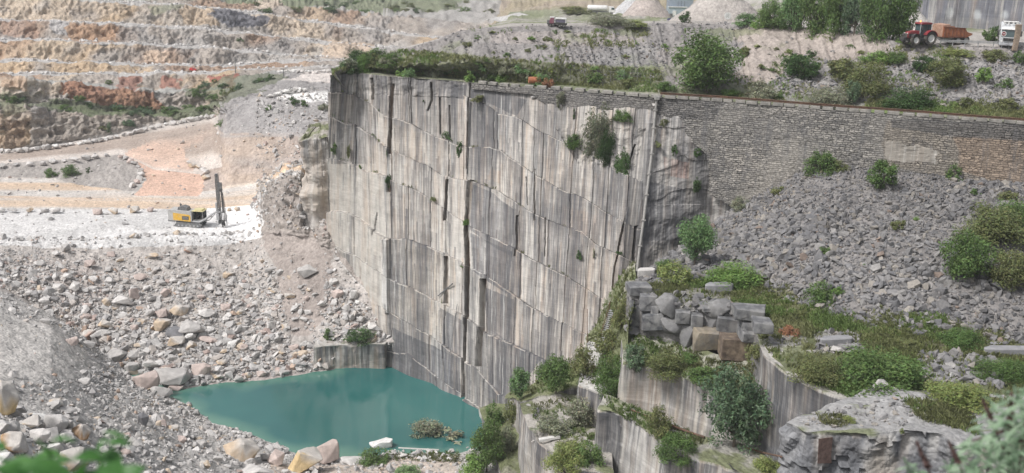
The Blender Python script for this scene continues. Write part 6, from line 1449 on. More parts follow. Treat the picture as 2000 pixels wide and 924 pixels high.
for q, r_ in ((.0, .04), (.15, .03), (-.12, .03)):
    mb = MB(); mb.path([Vector((.35 + q, -.2, 6.9)), Vector((.75 + q, -.45, 6.2)), Vector((.95 + q, -.5, 4.5)), Vector((1.05 + q, -.5, 2.4)), Vector((.9 + q, -.45, 1.2)), Vector((.2, -.4, .9)), Vector((-.7, -.4, 1.1))], r_ * 1.4, 6); mb.build('hose', MBLK, mast)
mb = MB(); mb.tube((.55, -.05, .1), (.55, -.05, .95), .33, .24, 12); mb.box((.3, 0, 1.15), (.9, .6, .16), bevel=.03); mb.build('dust_hood', MBLK, mast)
mb = MB(); mb.path([Vector((.6, -.35, .3)), Vector((.9, -.55, .1)), Vector((1.2, -.5, .5)), Vector((1.15, -.3, 1.2)), Vector((1.2, 0, 2.2))], .09, 8); mb.build('suction_hose', MLGR, mast)

# --- tractor (front +x), heading left and a little towards the viewer
p = P(1796, 87, 48.0)
tr_ = empty('tractor', tuple(p), facing(-.93, -.37), 'red farm tractor with a tinted glass cab and orange beacon, towing the tipping trailer', 'tractor')
mb = MB(); mb.prism([(.55, 1.15), (.55, 1.95), (1.2, 1.98), (2.3, 1.82), (2.62, 1.55), (2.66, 1.05), (2.4, .95), (.7, .95)], -.42, .42)
bmesh.ops.bevel(mb.bm, geom=mb.bm.edges[:], offset=.07, segments=2, affect='EDGES'); hood = mb.build('hood', MRED, tr_)
mb = MB(); mb.box((2.62, 0, 1.32), (.10, .66, .55), bevel=.03)
for sg in (-1, 1): mb.box((1.9, sg * .43, 1.35), (1.1, .03, .42), bevel=.01)
mb.build('grille', MBLK, hood)
for sg in (-1, 1):
    mb = MB(); mb.box((2.60, sg * .27, 1.62), (.10, .2, .12), bevel=.02); mb.build('headlight', MWHT, hood)
mb = MB(); mb.box((.6, 0, .82), (3.6, .55, .5), bevel=.05); mb.box((-.9, 0, .95), (.9, .8, .6), bevel=.05); mb.box((1.65, 0, .68), (.25, 1.5, .22), bevel=.03); mb.box((.35, -.75, .75), (.9, .35, .45), bevel=.06); mb.box((.35, .75, .75), (.9, .35, .45), bevel=.06); mb.build('chassis', MBLK, tr_)
cabr = empty('cab', (0, 0, 0)); cabr.parent = tr_
mb = MB()
for x, y, t_ in ((.55, .62, 0), (.55, -.62, 0), (-.35, .66, 0), (-.35, -.66, 0), (-1.05, .62, 0), (-1.05, -.62, 0)):
    mb.box((x - .04, y, 2.05), (.07, .07, 1.7))
mb.box((-.25, 0, 1.25), (1.6, 1.3, .3), bevel=.04); mb.build('cab_frame', MBLK, cabr)
mb = MB(); mb.prism([(.58, 1.35), (.48, 2.85), (-1.05, 2.85), (-1.08, 1.6), (-.6, 1.35)], -.60, .60); mb.build('window', MGLS, cabr)
mb = MB(); mb.prism([(.72, 2.84), (.66, 3.0), (.2, 3.1), (-1.0, 3.1), (-1.25, 2.98), (-1.2, 2.84)], -.76, .76); bmesh.ops.bevel(mb.bm, geom=mb.bm.edges[:], offset=.05, segments=2, affect='EDGES'); mb.build('roof', MRED, cabr)
for sg in (-1, 1):
    mb = MB(); mb.path([Vector((.55, sg * .65, 2.6)), Vector((.75, sg * 1.0, 2.6))], .02); mb.box((.78, sg * 1.08, 2.4), (.08, .22, .5), bevel=.03); mb.build('mirror', MBLK, cabr)
mbk, tt2, bb2 = newmat('beacon_orange'); bb2.inputs['Base Color'].default_value = (.9, .35, .05, 1); bb2.inputs['Emission Color'].default_value = (1, .5, .1, 1); bb2.inputs['Emission Strength'].default_value = 1.5
mb = MB(); mb.tube((-.1, -.45, 3.08), (-.1, -.45, 3.3), .09, .07, 10); mb.build('beacon', mbk, cabr)
mb = MB(); mb.path([Vector((.62, .50, 1.6)), Vector((.62, .52, 2.9)), Vector((.55, .52, 3.05))], .06, 8); mb.build('exhaust', MLGR, tr_)
for sg in (-1, 1):
    mb = MB(); pts_ = [(-.9 + 1.12 * math.cos(a), .95 + 1.12 * math.sin(a)) for a in np.linspace(math.radians(25), math.radians(165), 10)]; inn = [(-.9 + 1.04 * math.cos(a), .95 + 1.04 * math.sin(a)) for a in np.linspace(math.radians(165), math.radians(25), 10)]
    mb.prism(pts_ + inn, sg * .95 - .30, sg * .95 + .30); mb.build('mudguard', MRED, tr_)
    mb = MB(); pts_ = [(1.65 + .86 * math.cos(a), .74 + .86 * math.sin(a)) for a in np.linspace(math.radians(35), math.radians(150), 8)]; inn = [(1.65 + .81 * math.cos(a), .74 + .81 * math.sin(a)) for a in np.linspace(math.radians(150), math.radians(35), 8)]
    mb.prism(pts_ + inn, sg * .95 - .24, sg * .95 + .24); mb.build('mudguard', MBLK, tr_)
    wheel(tr_, -.9, sg * .95, .95, .58, lugs=18); wheel(tr_, 1.65, sg * .93, .74, .48, lugs=16)
mb = MB(); mb.box((3.0, 0, .85), (.45, 1.0, .5), bevel=.06); mb.box((2.8, 0, .7), (.5, .3, .3), bevel=.03)
for sg in (-1, 1): mb.path([Vector((2.7, sg * .35, .9)), Vector((3.2, sg * .4, 1.05)), Vector((3.35, sg * .4, .6))], .05)
mb.build('front_linkage', MBLK, tr_)

# --- tipping trailer behind it
a_ = facing(-.93, -.37); hd = np.array([math.cos(a_), math.sin(a_), 0])
tl = empty('tipping_trailer', tuple(p - hd * 5.4), facing(-.95, -.30), 'rusty orange-red tipping trailer on four dusty wheels, hitched to the red tractor', 'trailer')
mb = MB()
def shell(pts, y0, y1): mb.prism(pts, y0, y1)
side = [(2.35, 1.25), (2.35, 2.55), (2.15, 2.55), (-1.3, 2.35), (-1.75, 1.78), (-2.7, 1.55), (-2.6, 1.35), (-1.6, 1.0), (2.1, 1.0)]
shell(side, -1.2, -1.13); shell(side, 1.13, 1.2)
mb.box((2.3, 0, 1.9), (.08, 2.3, 1.5)); mb.box((.3, 0, 1.08), (4.0, 2.26, .08)); mb.box((-2.05, 0, 1.28), (1.3, 2.26, .07), Matrix.Rotation(.35, 3, 'Y')); body_ = mb.build('tipper_body', MRST, tl)
mb = MB()
for x in (-1.15, -.5, .15, .8, 1.45, 2.1):
    for sg in (-1, 1): mb.box((x, sg * 1.24, 1.72), (.09, .08, 1.25))
for sg in (-1, 1): mb.box((.45, sg * 1.24, 2.40), (3.7, .10, .10), Matrix.Rotation(-.055, 3, 'Y')); mb.box((.4, sg * 1.24, 1.12), (3.9, .12, .12))
mb.build('rib', mat_plain('dark_rust', (.20, .07, .04), .85, var=.3, dirt=(.25, .18, .14)), body_)
mb = MB()
for sg in (-1, 1):
    mb.prism([(1.95, 1.3), (1.95, 2.2), (-1.15, 2.1), (-1.25, 1.3)], sg * 1.215 - .012, sg * 1.215 + .012)
mb.build('side_plate', MORG, body_)
mb = MB(); mb.prism([(2.38, 1.1), (2.38, 2.75), (1.2, 2.85), (1.1, 2.5), (2.0, 2.35), (2.1, 1.1)], -1.1, 1.1); mb.build('headboard', mat_plain('pale_rust', (.42, .27, .20), .85, var=.3, dirt=(.30, .14, .08)), body_)
mb = MB(); mb.box((.3, .45, .85), (4.6, .14, .22)); mb.box((.3, -.45, .85), (4.6, .14, .22)); mb.path([Vector((2.5, 0, .8)), Vector((3.9, 0, .65))], .10, 8); mb.box((-.5, 0, .65), (.15, 1.9, .15)); mb.box((-1.7, 0, .65), (.15, 1.9, .15)); mb.box((1.3, 0, .7), (.6, 1.2, .4), bevel=.05); mb.build('chassis', MDUSTY, tl)
for sg in (-1, 1):
    for x in (-.45, -1.75): wheel(tl, x, sg * .98, .62, .42, MDUSTY)

# --- lorry at the right edge, nose towards the viewer and a little to the left
p = P(1972, 93, 48.0)
lo = empty('lorry', tuple(p + np.array([.3, 1.4, 0])), facing(-.36, -.93), 'silver-white lorry with a big windscreen behind the timber post at the right edge', 'lorry')
mb = MB(); mb.prism([(1.15, .55), (1.2, 1.35), (1.05, 2.45), (.75, 3.1), (.3, 3.4), (-1.1, 3.4), (-1.1, .75), (-.3, .7), (-.2, 1.0), (.6, 1.0), (.75, .5)], -1.22, 1.22)
bmesh.ops.bevel(mb.bm, geom=mb.bm.edges[:], offset=.05, segments=2, affect='EDGES'); cabl = mb.build('cab', mat_plain('silver_paint', (.56, .58, .60), .3, dirt=(.4, .4, .38), dfac=.3), lo)
mb = MB(); mb.prism([(1.215, 1.42), (1.09, 2.44), (1.05, 2.44), (1.17, 1.42)], -1.05, 1.05); mb.build('windscreen', MGLS, cabl)
for sg in (-1, 1):
    mb = MB(); mb.prism([(.95, 1.55), (.85, 2.4), (.0, 2.4), (.0, 1.55)], sg * 1.225 - .01, sg * 1.225 + .01); mb.build('side_window', MGLS, cabl)
    mb = MB(); mb.path([Vector((1.0, sg * 1.2, 2.4)), Vector((1.3, sg * 1.45, 2.3))], .03); mb.box((1.32, sg * 1.47, 1.95), (.14, .22, .75), bevel=.05); mb.build('mirror', MBLK, cabl)
    mb = MB(); mb.box((1.2, sg * .9, .78), (.10, .42, .2), bevel=.03); mb.build('headlight', MWHT, cabl)
mb = MB(); mb.prism([(1.12, 2.5), (1.3, 2.42), (1.32, 2.5), (1.0, 2.72)], -1.1, 1.1); mb.build('sun_visor', MWHT, cabl)
mb = MB(); mb.box((.35, 0, 3.48), (.9, 2.0, .12), bevel=.04)
for y in (-.8, -.3, .3, .8): mb.box((.95, y, 3.3), (.12, .3, .16), bevel=.03)
mb.build('roof_spoiler', MWHT, cabl)
mb = MB(); mb.box((1.21, 0, 1.05), (.06, 1.5, .42)); mb.box((1.2, 0, .6), (.10, 1.1, .16)); 
for k in range(3): mb.box((1.25, 0, .92 + .13 * k), (.03, 1.4, .03))
mb.build('grille', MBLK, cabl)
mb = MB(); mb.box((1.16, 0, .42), (.32, 2.4, .38), bevel=.06); mb.build('bumper', mat_plain('grey_bumper', (.42, .43, .45), .4), cabl)
mb = MB(); mb.box((-3.4, .42, .85), (6.6, .12, .3)); mb.box((-3.4, -.42, .85), (6.6, .12, .3)); mb.box((-1.9, 0, .8), (.9, 2.2, .5), bevel=.08); mb.build('chassis', MDGR, lo)
mb = MB(); mb.prism([(-1.5, 1.15), (-1.5, 2.9), (-6.6, 2.9), (-6.9, 1.5), (-6.6, 1.15)], -1.22, 1.22); bmesh.ops.bevel(mb.bm, geom=mb.bm.edges[:], offset=.06, segments=1, affect='EDGES'); mb.build('tipper_body', MLGR, lo)
for x in (.25, -3.9, -5.2):
    for sg in (-1, 1): wheel(lo, x, sg * 1.05, .5, .32, MLGR)
# timber post and round sign in front of it
pp = P(1984, 90, 48.0) - np.array([.0, 2.6, 0]); pp = D(1984, 92, pp[1]); pp[2] = 47.6
ps = MB(); ps.prism([(-.50, 0), (-.42, 1.1), (-.36, 2.3), (-.46, 3.6), (.34, 3.65), (.38, 2.6), (.30, 1.4), (.20, 0)], -.22, .22)
bmesh.ops.bevel(ps.bm, geom=ps.bm.edges[:], offset=.05, segments=1, affect='EDGES'); o = ps.build('timber_post', MWOOD); o.location = pp; tag(o, 'thick weathered timber post standing in front of the silver-white lorry', 'post')
sp = D(1960.5, 66, pp[1] - .4); sg_ = empty('traffic_sign', tuple(np.array([sp[0], sp[1], 47.7])), 0, 'round red and white sign in front of the lorry, beside the timber post', 'sign')
hz_ = sp[2] - 47.7
mb = MB(); mb.tube((0, .05, 0), (0, .05, hz_ + .2), .035); mb.build('post', MLGR, sg_)
mb = MB(); mb.lathe([(.001, -.02), (.37, -.02), (.37, .02), (.001, .02)], (0, 0, hz_), 'Y', 28); mb.build('plate', MWHT, sg_)
mb = MB(); mb.lathe([(.001, -.03), (.27, -.03), (.27, -.022), (.001, -.022)], (0, 0, hz_), 'Y', 28); mb.build('red_disc', MRED, sg_)
mb = MB(); mb.box((0, -.036, hz_), (.34, .008, .10)); mb.build('bar', MWHT, sg_)
# guard rail
gr_ = empty('guard_rail', tuple(P(1900, 92, 47.9)), 0, 'long low grey guard rail in front of the trailer and the lorry', 'guard rail')
ends = [P(1836, 89, 47.9), P(1900, 91, 47.9), P(1980, 94, 47.9), P(2060, 97, 47.9)]
o0 = np.array(gr_.location)
mb = MB()
for a, b_ in zip(ends[:-1], ends[1:]):
    dd = b_ - a; L_ = np.linalg.norm(dd); mm = (a + b_) / 2 - o0
    for z_, h_ in ((.78, .10), (.66, .07), (.55, .10)): mb.box(mm + np.array([0, -.02 if z_ == .66 else -.06, z_]), (L_, .05, h_), math.atan2(dd[1], dd[0]))
mb.build('rail', MLGR, gr_)
for k in range(9):
    q = np.array([np.interp(k / 8 * 3, range(4), [e[i] for e in ends]) for i in range(3)]) - o0
    mb = MB(); mb.box(q + np.array([0, .04, .36]), (.12, .10, .95)); mb.build('post', MLGR, gr_)

# --- posts, plate, signs along the bank crest
def on_crest(px, py, dd=1.5): return gz(px, py)
q = gz(1556, 53); w_ = 19 * np.linalg.norm(q - np.array([0, 0, CZ])) / FPX; h_ = 36 * np.linalg.norm(q - np.array([0, 0, CZ])) / FPX
pl = empty('steel_plate', tuple(q), .1, 'upright rusty brown steel plate on the bank crest in front of the trees', 'steel plate')
mb = MB(); mb.box((0, 0, h_ / 2), (w_ * .9, .05, h_)); mb.build('panel', MRUST, pl)
mb = MB(); mb.box((w_ * .47, 0, h_ / 2), (.09, .12, h_ + .1)); mb.box((-w_ * .47, 0, h_ / 2), (.06, .1, h_)); mb.box((0, 0, h_), (w_, .10, .07)); mb.build('frame', MDGR, pl)
q = gz(1656, 60); pt = MB(); pt.tube(q - np.array([0, 0, .3]), q + np.array([.14, 0, 1.9]), .045); pt.box(q + np.array([.15, 0, 1.75]), (.13, .05, .65)); o = pt.build('marker_post', MWHT); tag(o, 'thin white marker post on the bank crest between the dark trees', 'post')
q = gz(1420, 48); dq = np.linalg.norm(q - np.array([0, 0, CZ])) / FPX
rs = empty('round_sign', tuple(q), 0, 'round white sign with a dark symbol on a post, above the biggest tree', 'sign'); hz_ = 16 * dq; rr_ = 6.6 * dq
mb = MB(); mb.tube((0, .05, -.3), (0, .05, hz_), .03); mb.build('post', MLGR, rs)
mb = MB(); mb.lathe([(.001, -.02), (rr_, -.02), (rr_, .02), (.001, .02)], (0, 0, hz_), 'Y', 32); mb.build('plate', MWHT, rs)
mb = MB(); mb.box((-.13 * rr_ / .45, -.027, hz_), (.035, .008, rr_ * 1.15)); mb.box((.13 * rr_ / .45, -.027, hz_), (.035, .008, rr_ * 1.15)); mb.box((0, -.027, hz_), (.05, .008, rr_ * .7)); mb.build('symbol', MDGR, rs)
q = P(1315, 46, 46.5); sc2 = np.linalg.norm(q - np.array([0, 0, CZ])) / FPX; W_ = 25 * sc2
kb = empty('site_cabin', tuple(q), 0, 'small white board with dark circles under a dark blue roof on the bank crest', 'site sign')
mb = MB(); mb.box((0, 0, 3.2 * sc2), (W_, .3, 5.2 * sc2), bevel=.02); mb.build('board', MWHT, kb)
mb = MB(); mb.prism([(-W_ / 2, 6.0 * sc2), (-W_ / 2 + .15, 10 * sc2), (W_ / 2 - .35, 10.5 * sc2), (W_ / 2, 6.0 * sc2)], -.25, .25); mb.build('roof', mat_plain('dark_blue_sheet', (.075, .08, .16), .5, dirt=(.2, .2, .25)), kb)
mb = MB()
for k in range(5): mb.lathe([(.001, -.01), (.16 if k != 3 else .2, -.01), (.16, 0), (.001, 0)], (-W_ * .38 + k * W_ * .19, -.17, 3.0 * sc2), 'Y', 14)
mb.build('dots', mat_plain('dark_blue_ink', (.05, .06, .14), .6), kb)
# site dumper on the crest
q = gz(1088, 53); dk = np.linalg.norm(q - np.array([0, 0, CZ])) / FPX; L_ = 40 * dk
du = empty('site_dumper', tuple(q + np.array([0, .3, .05])), math.pi - .1, 'small dark red truck with a white-topped load bed on the crest of the gravel bank', 'truck')
mb = MB(); mb.box((-.0, 0, .42), (L_ * .95, 1.1, .22), bevel=.03); mb.build('chassis', MBLK, du)
mb = MB(); mb.prism([(L_ * .14, .5), (L_ * .14, 1.35), (L_ * .30, 1.35), (L_ * .36, .95), (L_ * .36, .5)], -.65, .65); bmesh.ops.bevel(mb.bm, geom=mb.bm.edges[:], offset=.04, segments=1, affect='EDGES'); cb = mb.build('cab', mat_plain('maroon_paint', (.20, .07, .10), .5, dirt=(.3, .22, .22)), du)
mb = MB(); mb.box((L_ * .24, 0, 1.42), (L_ * .22, 1.2, .07)); mb.build('roof', MWHT, cb)
mb = MB(); mb.box((L_ * .42, 0, .72), (L_ * .12, 1.1, .5), bevel=.05); mb.build('bonnet', MDGR, du)
mb = MB(); mb.box((-L_ * .16, 0, 1.25), (L_ * .50, 1.25, .16), bevel=.02); mb.box((L_ * .10, 0, .95), (.10, 1.2, .65)); mb.box((-L_ * .42, 0, .95), (.12, 1.2, .65)); mb.build('load_frame', MWHT, du)
mb = MB(); mb.box((-L_ * .16, 0, .85), (L_ * .46, 1.1, .42), bevel=.05); mb.build('tank', mat_plain('violet_grey', (.13, .12, .17), .5), du)
for x in (L_ * .33, -L_ * .12, -L_ * .33):
    for sg in (-1, 1): wheel(du, x, sg * .55, .27, .2, MDGR)
# white tanker lorry far behind
q = gz(1174, 27); dk = np.linalg.norm(q - np.array([0, 0, CZ])) / FPX; L_ = 56 * dk; H_ = 17 * dk
tk = empty('tanker_lorry', tuple(q), 0.0, 'white tanker lorry parked far behind the bank, left of the gravel heaps', 'lorry')
mb = MB(); mb.lathe([(.001, -L_ * .48), (H_ * .26, -L_ * .47), (H_ * .33, -L_ * .44), (H_ * .33, L_ * .18), (H_ * .28, L_ * .21), (.001, L_ * .21)], (0, 0, H_ * .62), 'X', 20); mb.build('tank', MWHT, tk, smooth=True)
mb = MB(); mb.prism([(L_ * .25, H_ * .2), (L_ * .25, H_ * .82), (L_ * .42, H_ * .80), (L_ * .47, H_ * .5), (L_ * .47, H_ * .2)], -1.1, 1.1); bmesh.ops.bevel(mb.bm, geom=mb.bm.edges[:], offset=.06, segments=1, affect='EDGES'); cb = mb.build('cab', MWHT, tk)
mb = MB(); mb.box((L_ * .38, -1.12, H_ * .62), (L_ * .10, .03, H_ * .22)); mb.build('window', MGLS, cb)
mb = MB(); mb.box((0, 0, H_ * .22), (L_ * .92, .9, H_ * .10)); mb.build('chassis', MDGR, tk)
for x in (L_ * .36, -L_ * .15, -L_ * .34):
    for sg in (-1, 1): wheel(tk, x, sg * .95, H_ * .14, .3, MLGR)
# gravel heaps
def heap(px, py, w_, h_, skew, col, label, seed):
    p, dist = hit(px, py); s = np.linalg.norm(p - np.array([0, 0, CZ])) / FPX; R_ = w_ * s / 2; H_ = h_ * s
    nr, na = 40, 96; a = np.linspace(0, 2 * np.pi, na); r = np.linspace(0, 1, nr)[:, None]
    x = r * np.cos(a) * R_; y = r * np.sin(a) * R_ * .8; z = H_ * (1 - r) ** .96 * np.ones_like(a)[None]
    x = x + skew * R_ * (1 - r); n_ = fbm(x * .3, y * .3, z * .3, seed, 4)
    V = np.stack([x + p[0], y + p[1] + R_ * .75, z + p[2] - 1.2 + n_ * .35 * (R_ / 8)], -1)
    c = col_grid(V.shape[:2], col) * (1 + .12 * fbm(x * .8, y * .8, z * .2, seed + 3, 4)[..., None])
    o = mesh_np('gravel_heap', V.reshape(-1, 3), grid_faces(nr, na)[:, ::-1], MG, cols=c.reshape(-1, 3), smooth=True); return tag(o, label, 'heap')
heap(1236, 28, 90, 52, .15, (.50, .50, .51), "pale grey gravel heap right of the white tanker lorry", 1)
heap(1268, 32, 108, 60, -.05, (.42, .37, .345), "brownish gravel heap in front of the blue-grey building", 2)
heap(1420, 42, 210, 84, .05, (.40, .37, .345), "big brown-grey gravel heap behind the round white sign", 3)
heap(1800, 64, 110, 56, -.05, (.50, .48, .45), "pale gravel heap against the concrete wall behind the tractor", 4)
heap(1010, 34, 120, 14, .1, (.46, .45, .44), "low pale heap far behind the bank near the far terraces", 5)
# blue-grey building
q = gz(1328, 33); dk = np.linalg.norm(q - np.array([0, 0, CZ])) / FPX
bd = empty('industrial_building', tuple(q + np.array([0, 3, -.5])), 0, 'blue-grey sheet metal industrial building between the gravel heaps', 'building')
mb = MB(); mb.box((-4 * dk, 0, 10 * dk), (34 * dk, 4, 22 * dk)); mb.build('lower_hall', mat_plain('blue_grey_sheet', (.36, .43, .47), .5, nscale=.4, var=.1, dirt=(.28, .32, .36)), bd)
mb = MB(); mb.box((4 * dk, 2.5, 32 * dk), (46 * dk, 5, 40 * dk)); mb.build('upper_hall', mat_plain('grey_blue_sheet', (.27, .31, .36), .5, nscale=.4, var=.1), bd)
mb = MB(); mb.box((-4 * dk, -2.05, 21.5 * dk), (36 * dk, .3, 1.4 * dk)); mb.build('eave', MWHT, bd)
mb = MB(); mb.box((-10 * dk, -2.05, 10 * dk), (7 * dk, .1, 9 * dk)); mb.build('door', MWHT, bd)
mb = MB(); mb.box((-16 * dk, -2.05, 5 * dk), (6 * dk, .1, 8 * dk)); mb.build('opening', MDGR, bd)
mb = MB()
for k, x in enumerate((-2, 4, 10)): mb.box((x * dk, -.08, 27 * dk), (.5 * dk, .1, 10 * dk))
mb.build('pipe', MDGR, bd)
# high concrete wall behind the lorry: cast in bays, streaked, with three pale washed patches
c0 = P(1760, 74, 48.0) + np.array([0, 26, 0]); c1 = P(2260, 95, 48.0) + np.array([0, 22, 0]); n_ = 160; m_ = 60
c0[2] = c1[2] = 47.2; topz = 48 + 12.2
xx = np.linspace(0, 1, n_); zz_ = np.linspace(0, 1, m_)
V = np.empty((m_, n_, 3)); base = c0[None] * (1 - xx[:, None]) + c1[None] * xx[:, None]
V[..., 0] = base[None, :, 0]; V[..., 1] = base[None, :, 1]; V[..., 2] = 47.2 + zz_[:, None] * (topz - 47.2)
Lw = np.linalg.norm(c1 - c0); bay = np.mod(xx * Lw, 2.4) < .12; V[..., 1] += (bay * .06)[None] + fbm(V[..., 0] * .2, 0, V[..., 2] * .2, 9, 3) * .05
C = col_grid(V.shape[:2], (.20, .207, .235)); qx, qy, _ = proj(V); nn = fbm(V[..., 0] * .5, 0 * V[..., 0], V[..., 2] * .25, 11, 4)
for cx_, cy_ in ((1855, 24), (1909, 28), (1961, 28)): blend(C, (1 - sstep(.55, 1.0, np.hypot((qx - cx_) / 11, (qy - cy_ - 2) / 15) + nn * .25)) * .75, (.55, .58, .60))
blend(C, (qy > 35) * sstep(0, .5, nn) * .4, (.30, .295, .29)); blend(C, (V[..., 2] > topz - .35) * .8, (.55, .55, .50))
C4 = np.concatenate([C, np.full(C.shape[:2] + (1,), -.15)], -1)
uv = np.stack([np.broadcast_to((xx * Lw)[None] * .8 + 300, V.shape[:2]), V[..., 2]], -1)
Bk = V.copy(); Bk[..., 1] += .8
cw = empty('concrete_wall', tuple(c0), 0, 'high dark grey concrete wall with pale washed patches behind the tractor and lorry', 'wall')
F1 = grid_faces(m_, n_); VV_ = np.concatenate([V.reshape(-1, 3), Bk.reshape(-1, 3)]) - c0; nn_ = m_ * n_
cap = np.stack([np.arange(n_ - 1) + (m_ - 1) * n_, np.arange(1, n_) + (m_ - 1) * n_, np.arange(1, n_) + (m_ - 1) * n_ + nn_, np.arange(n_ - 1) + (m_ - 1) * n_ + nn_], -1)
endL = np.array([[k * n_, (k + 1) * n_, (k + 1) * n_ + nn_, k * n_ + nn_] for k in range(m_ - 1)])
mesh_np('wall_face', VV_, np.concatenate([F1, F1[:, ::-1] + nn_, cap, endL]), MC, cols=np.concatenate([C4.reshape(-1, 4)] * 2), uv=np.concatenate([uv.reshape(-1, 2)] * 2), parent=cw)

# --- wire fence along the cliff top
fz = empty('wire_fence', tuple(gz(1000, 150)), 0, 'thin dark wire fence with slim posts running behind the cliff top', 'fence'); o0 = np.array(fz.location)
tp = []
for x in range(880, 1300, 26):
    q = gz(x, np.interp(x, [880, 1000, 1150, 1300], [150, 152, 158, 166])); tp.append(q)
    mb = MB(); mb.tube(q - o0 - np.array([0, 0, .2]), q - o0 + np.array([0, 0, 1.55]), .035, n=6); mb.build('post', MDGR, fz)
mb = MB()
for zz2 in (1.5, .95, .45): mb.path([Vector(q - o0 + np.array([0, 0, zz2])) for q in tp], .012, 4)
mb.build('wire', MDGR, fz)
# --- rusty drum
q = gz(1044, 168); s_ = np.linalg.norm(q - np.array([0, 0, CZ])) / FPX
dr = empty('rusty_drum', tuple(q + np.array([0, 0, .35])), .15, 'rusty orange steel drum lying on the cliff top', 'drum')
mb = MB(); r_ = 6.5 * s_; mb.lathe([(.001, -12 * s_), (r_ * .92, -12 * s_), (r_, -11 * s_), (r_, -4 * s_), (r_ * 1.06, -3.6 * s_), (r_, -3.2 * s_), (r_, 4 * s_), (r_ * 1.06, 4.4 * s_), (r_, 4.8 * s_), (r_, 11 * s_), (r_ * .9, 12 * s_), (.001, 12 * s_)], (0, 0, r_), 'X', 24); mb.build('shell', MORG, dr)
mb = MB(); mb.box((-.5, 0, -.2), (.10, .3, .6)); mb.build('support', MDGR, dr)
# --- drain pipe, black pipe, poles on the cliff
def online(pts, r, name, mat, label, cat, off=.3, n=8, head=None):
    mb = MB(); Q = []
    for x, y in pts:
        p, dist = hit(x, y); dd = ray(x, y); Q.append(Vector(p - dd / np.linalg.norm(dd) * off))
    mb.path(Q, r, n)
    for q in Q[1:-1]: mb.box(q, (r * 3, r * 3, r * .8))
    if head: mb.box(Q[0] + Vector((0, 0, .2)), (r * 4, r * 4, .5), bevel=.04)
    o = mb.build(name, mat); return tag(o, label, cat)
online([(1283,194),(1280,215),(1277,250),(1273,300),(1268,340),(1263,380),(1257,430),(1250,480),(1244,530)], .17, 'drain_pipe', mat_plain('pipe_concrete', (.33,.32,.30), .9, dirt=(.2,.2,.2)), 'long grey drain pipe running down the cliff from the wall top', 'pipe', .45, head=True)
online([(919,163),(918,200),(916,240),(914,290),(912,340)], .07, 'cliff_pipe', MBLK, 'thin black pipe running straight down the upper cliff face', 'pipe', .3)
online([(919,163),(945,164),(968,167)], .07, 'pipe_branch', MBLK, 'short black pipe lying level along the cliff top by the vertical one', 'pipe', .3)
online([(855,578),(870,566),(884,554)], .09, 'leaning_pole', MDGR, 'short dark pole leaning out of a notch low in the cliff', 'pole', .5)
online([(893,594),(886,640),(879,690)], .05, 'thin_pole', MDGR, 'long thin rod standing against the lower cliff beside the brown slots', 'pole', .4)
# --- iron stair in the gully
a = gz(1196, 612) + np.array([0, -.4, .5]); b_ = gz(1178, 668) + np.array([0, -.8, .4])
st_ = empty('iron_stair', tuple(b_), 0, 'narrow iron stair with pale treads in the green gully beside the cliff', 'stair'); dv = a - b_
sd = np.array([dv[1], -dv[0], 0]); sd /= np.linalg.norm(sd); sd = sd * .42
for sg in (-1, 1):
    mb = MB(); mb.path([Vector(sd * sg), Vector(dv + sd * sg)], .07, 6); mb.build('stringer', MRUST, st_)
    mb = MB(); mb.path([Vector(sd * sg + np.array([0, 0, 1.0])), Vector(dv + sd * sg + np.array([0, 0, 1.0]))], .035, 6)
    for t_ in (0, .33, .66, 1): mb.path([Vector(dv * t_ + sd * sg), Vector(dv * t_ + sd * sg + np.array([0, 0, 1.0]))], .03, 6)
    mb.build('handrail', MRUST, st_)
mb = MB(); ang = math.atan2(sd[1], sd[0])
for k in range(16): mb.box(dv * ((k + .5) / 16) + np.array([0, 0, .05]), (.85, .30, .06), ang)
mb.build('tread', MLGR, st_)
online([(1147,604),(1147,660),(1146,716)], .05, 'rusty_rod', MRUST, 'tall rusty rod rising above the rock pillar', 'rod', .6)
online([(1112,712),(1134,712),(1160,715)], .10, 'cross_beam', MRUST, 'short rusty beam lying level behind the rock pillar', 'beam', .6)
# --- water pipes along the pale face
online([(1232,800),(1262,812),(1292,824)], .06, 'ledge_pipe', MRUST, 'thin rusty pipe at the left foot of the pale sawn face', 'pipe', .35)
online([(1300,824),(1312,831),(1340,842),(1376,854)], .11, 'jointed_pipe', MRUST, 'rusty jointed pipe below the pale face, left of the hanging bush', 'pipe', .5)
online([(1456,874),(1490,884),(1526,892)], .08, 'far_pipe', MRUST, 'brown pipe below the pale face, right of the hanging bush', 'pipe', .5)
online([(1424,906),(1432,916),(1440,920)], .05, 'bent_rod', MBLK, 'short bent black rod at the foot of the pale face', 'rod', .3)
# --- planks on the low terrace, log on the shore, birch stems
def bar(x0, y0, x1, y1, w_, h_, name, mat, label, cat, up=.35, offd=.9):
    a, _ = hit(x0, y0); b2, _ = hit(x1, y1)
    if abs(a[1] - b2[1]) > 6: b2 = D(x1, y1, a[1])
    a = a + np.array([0, -offd, up]); b2 = b2 + np.array([0, -offd, up]); dd = Vector(b2 - a); mb = MB()
    mb.box((0, 0, 0), (dd.length, w_, h_), bevel=.02); o = mb.build(name, mat); o.location = (a + b2) / 2; o.rotation_mode = 'QUATERNION'; o.rotation_quaternion = dd.to_track_quat('X', 'Z'); return tag(o, label, cat)
bar(1038, 862, 1112, 814, .16, .10, 'plank', mat_plain('bleached_wood', (.42, .40, .37), .9), 'long thin bleached plank leaning across the low terrace', 'plank')
bar(1052, 858, 1093, 851, .5, .28, 'timber_beam', mat_plain('pale_beam', (.55, .54, .52), .9), 'short thick pale beam lying on the low terrace', 'beam')
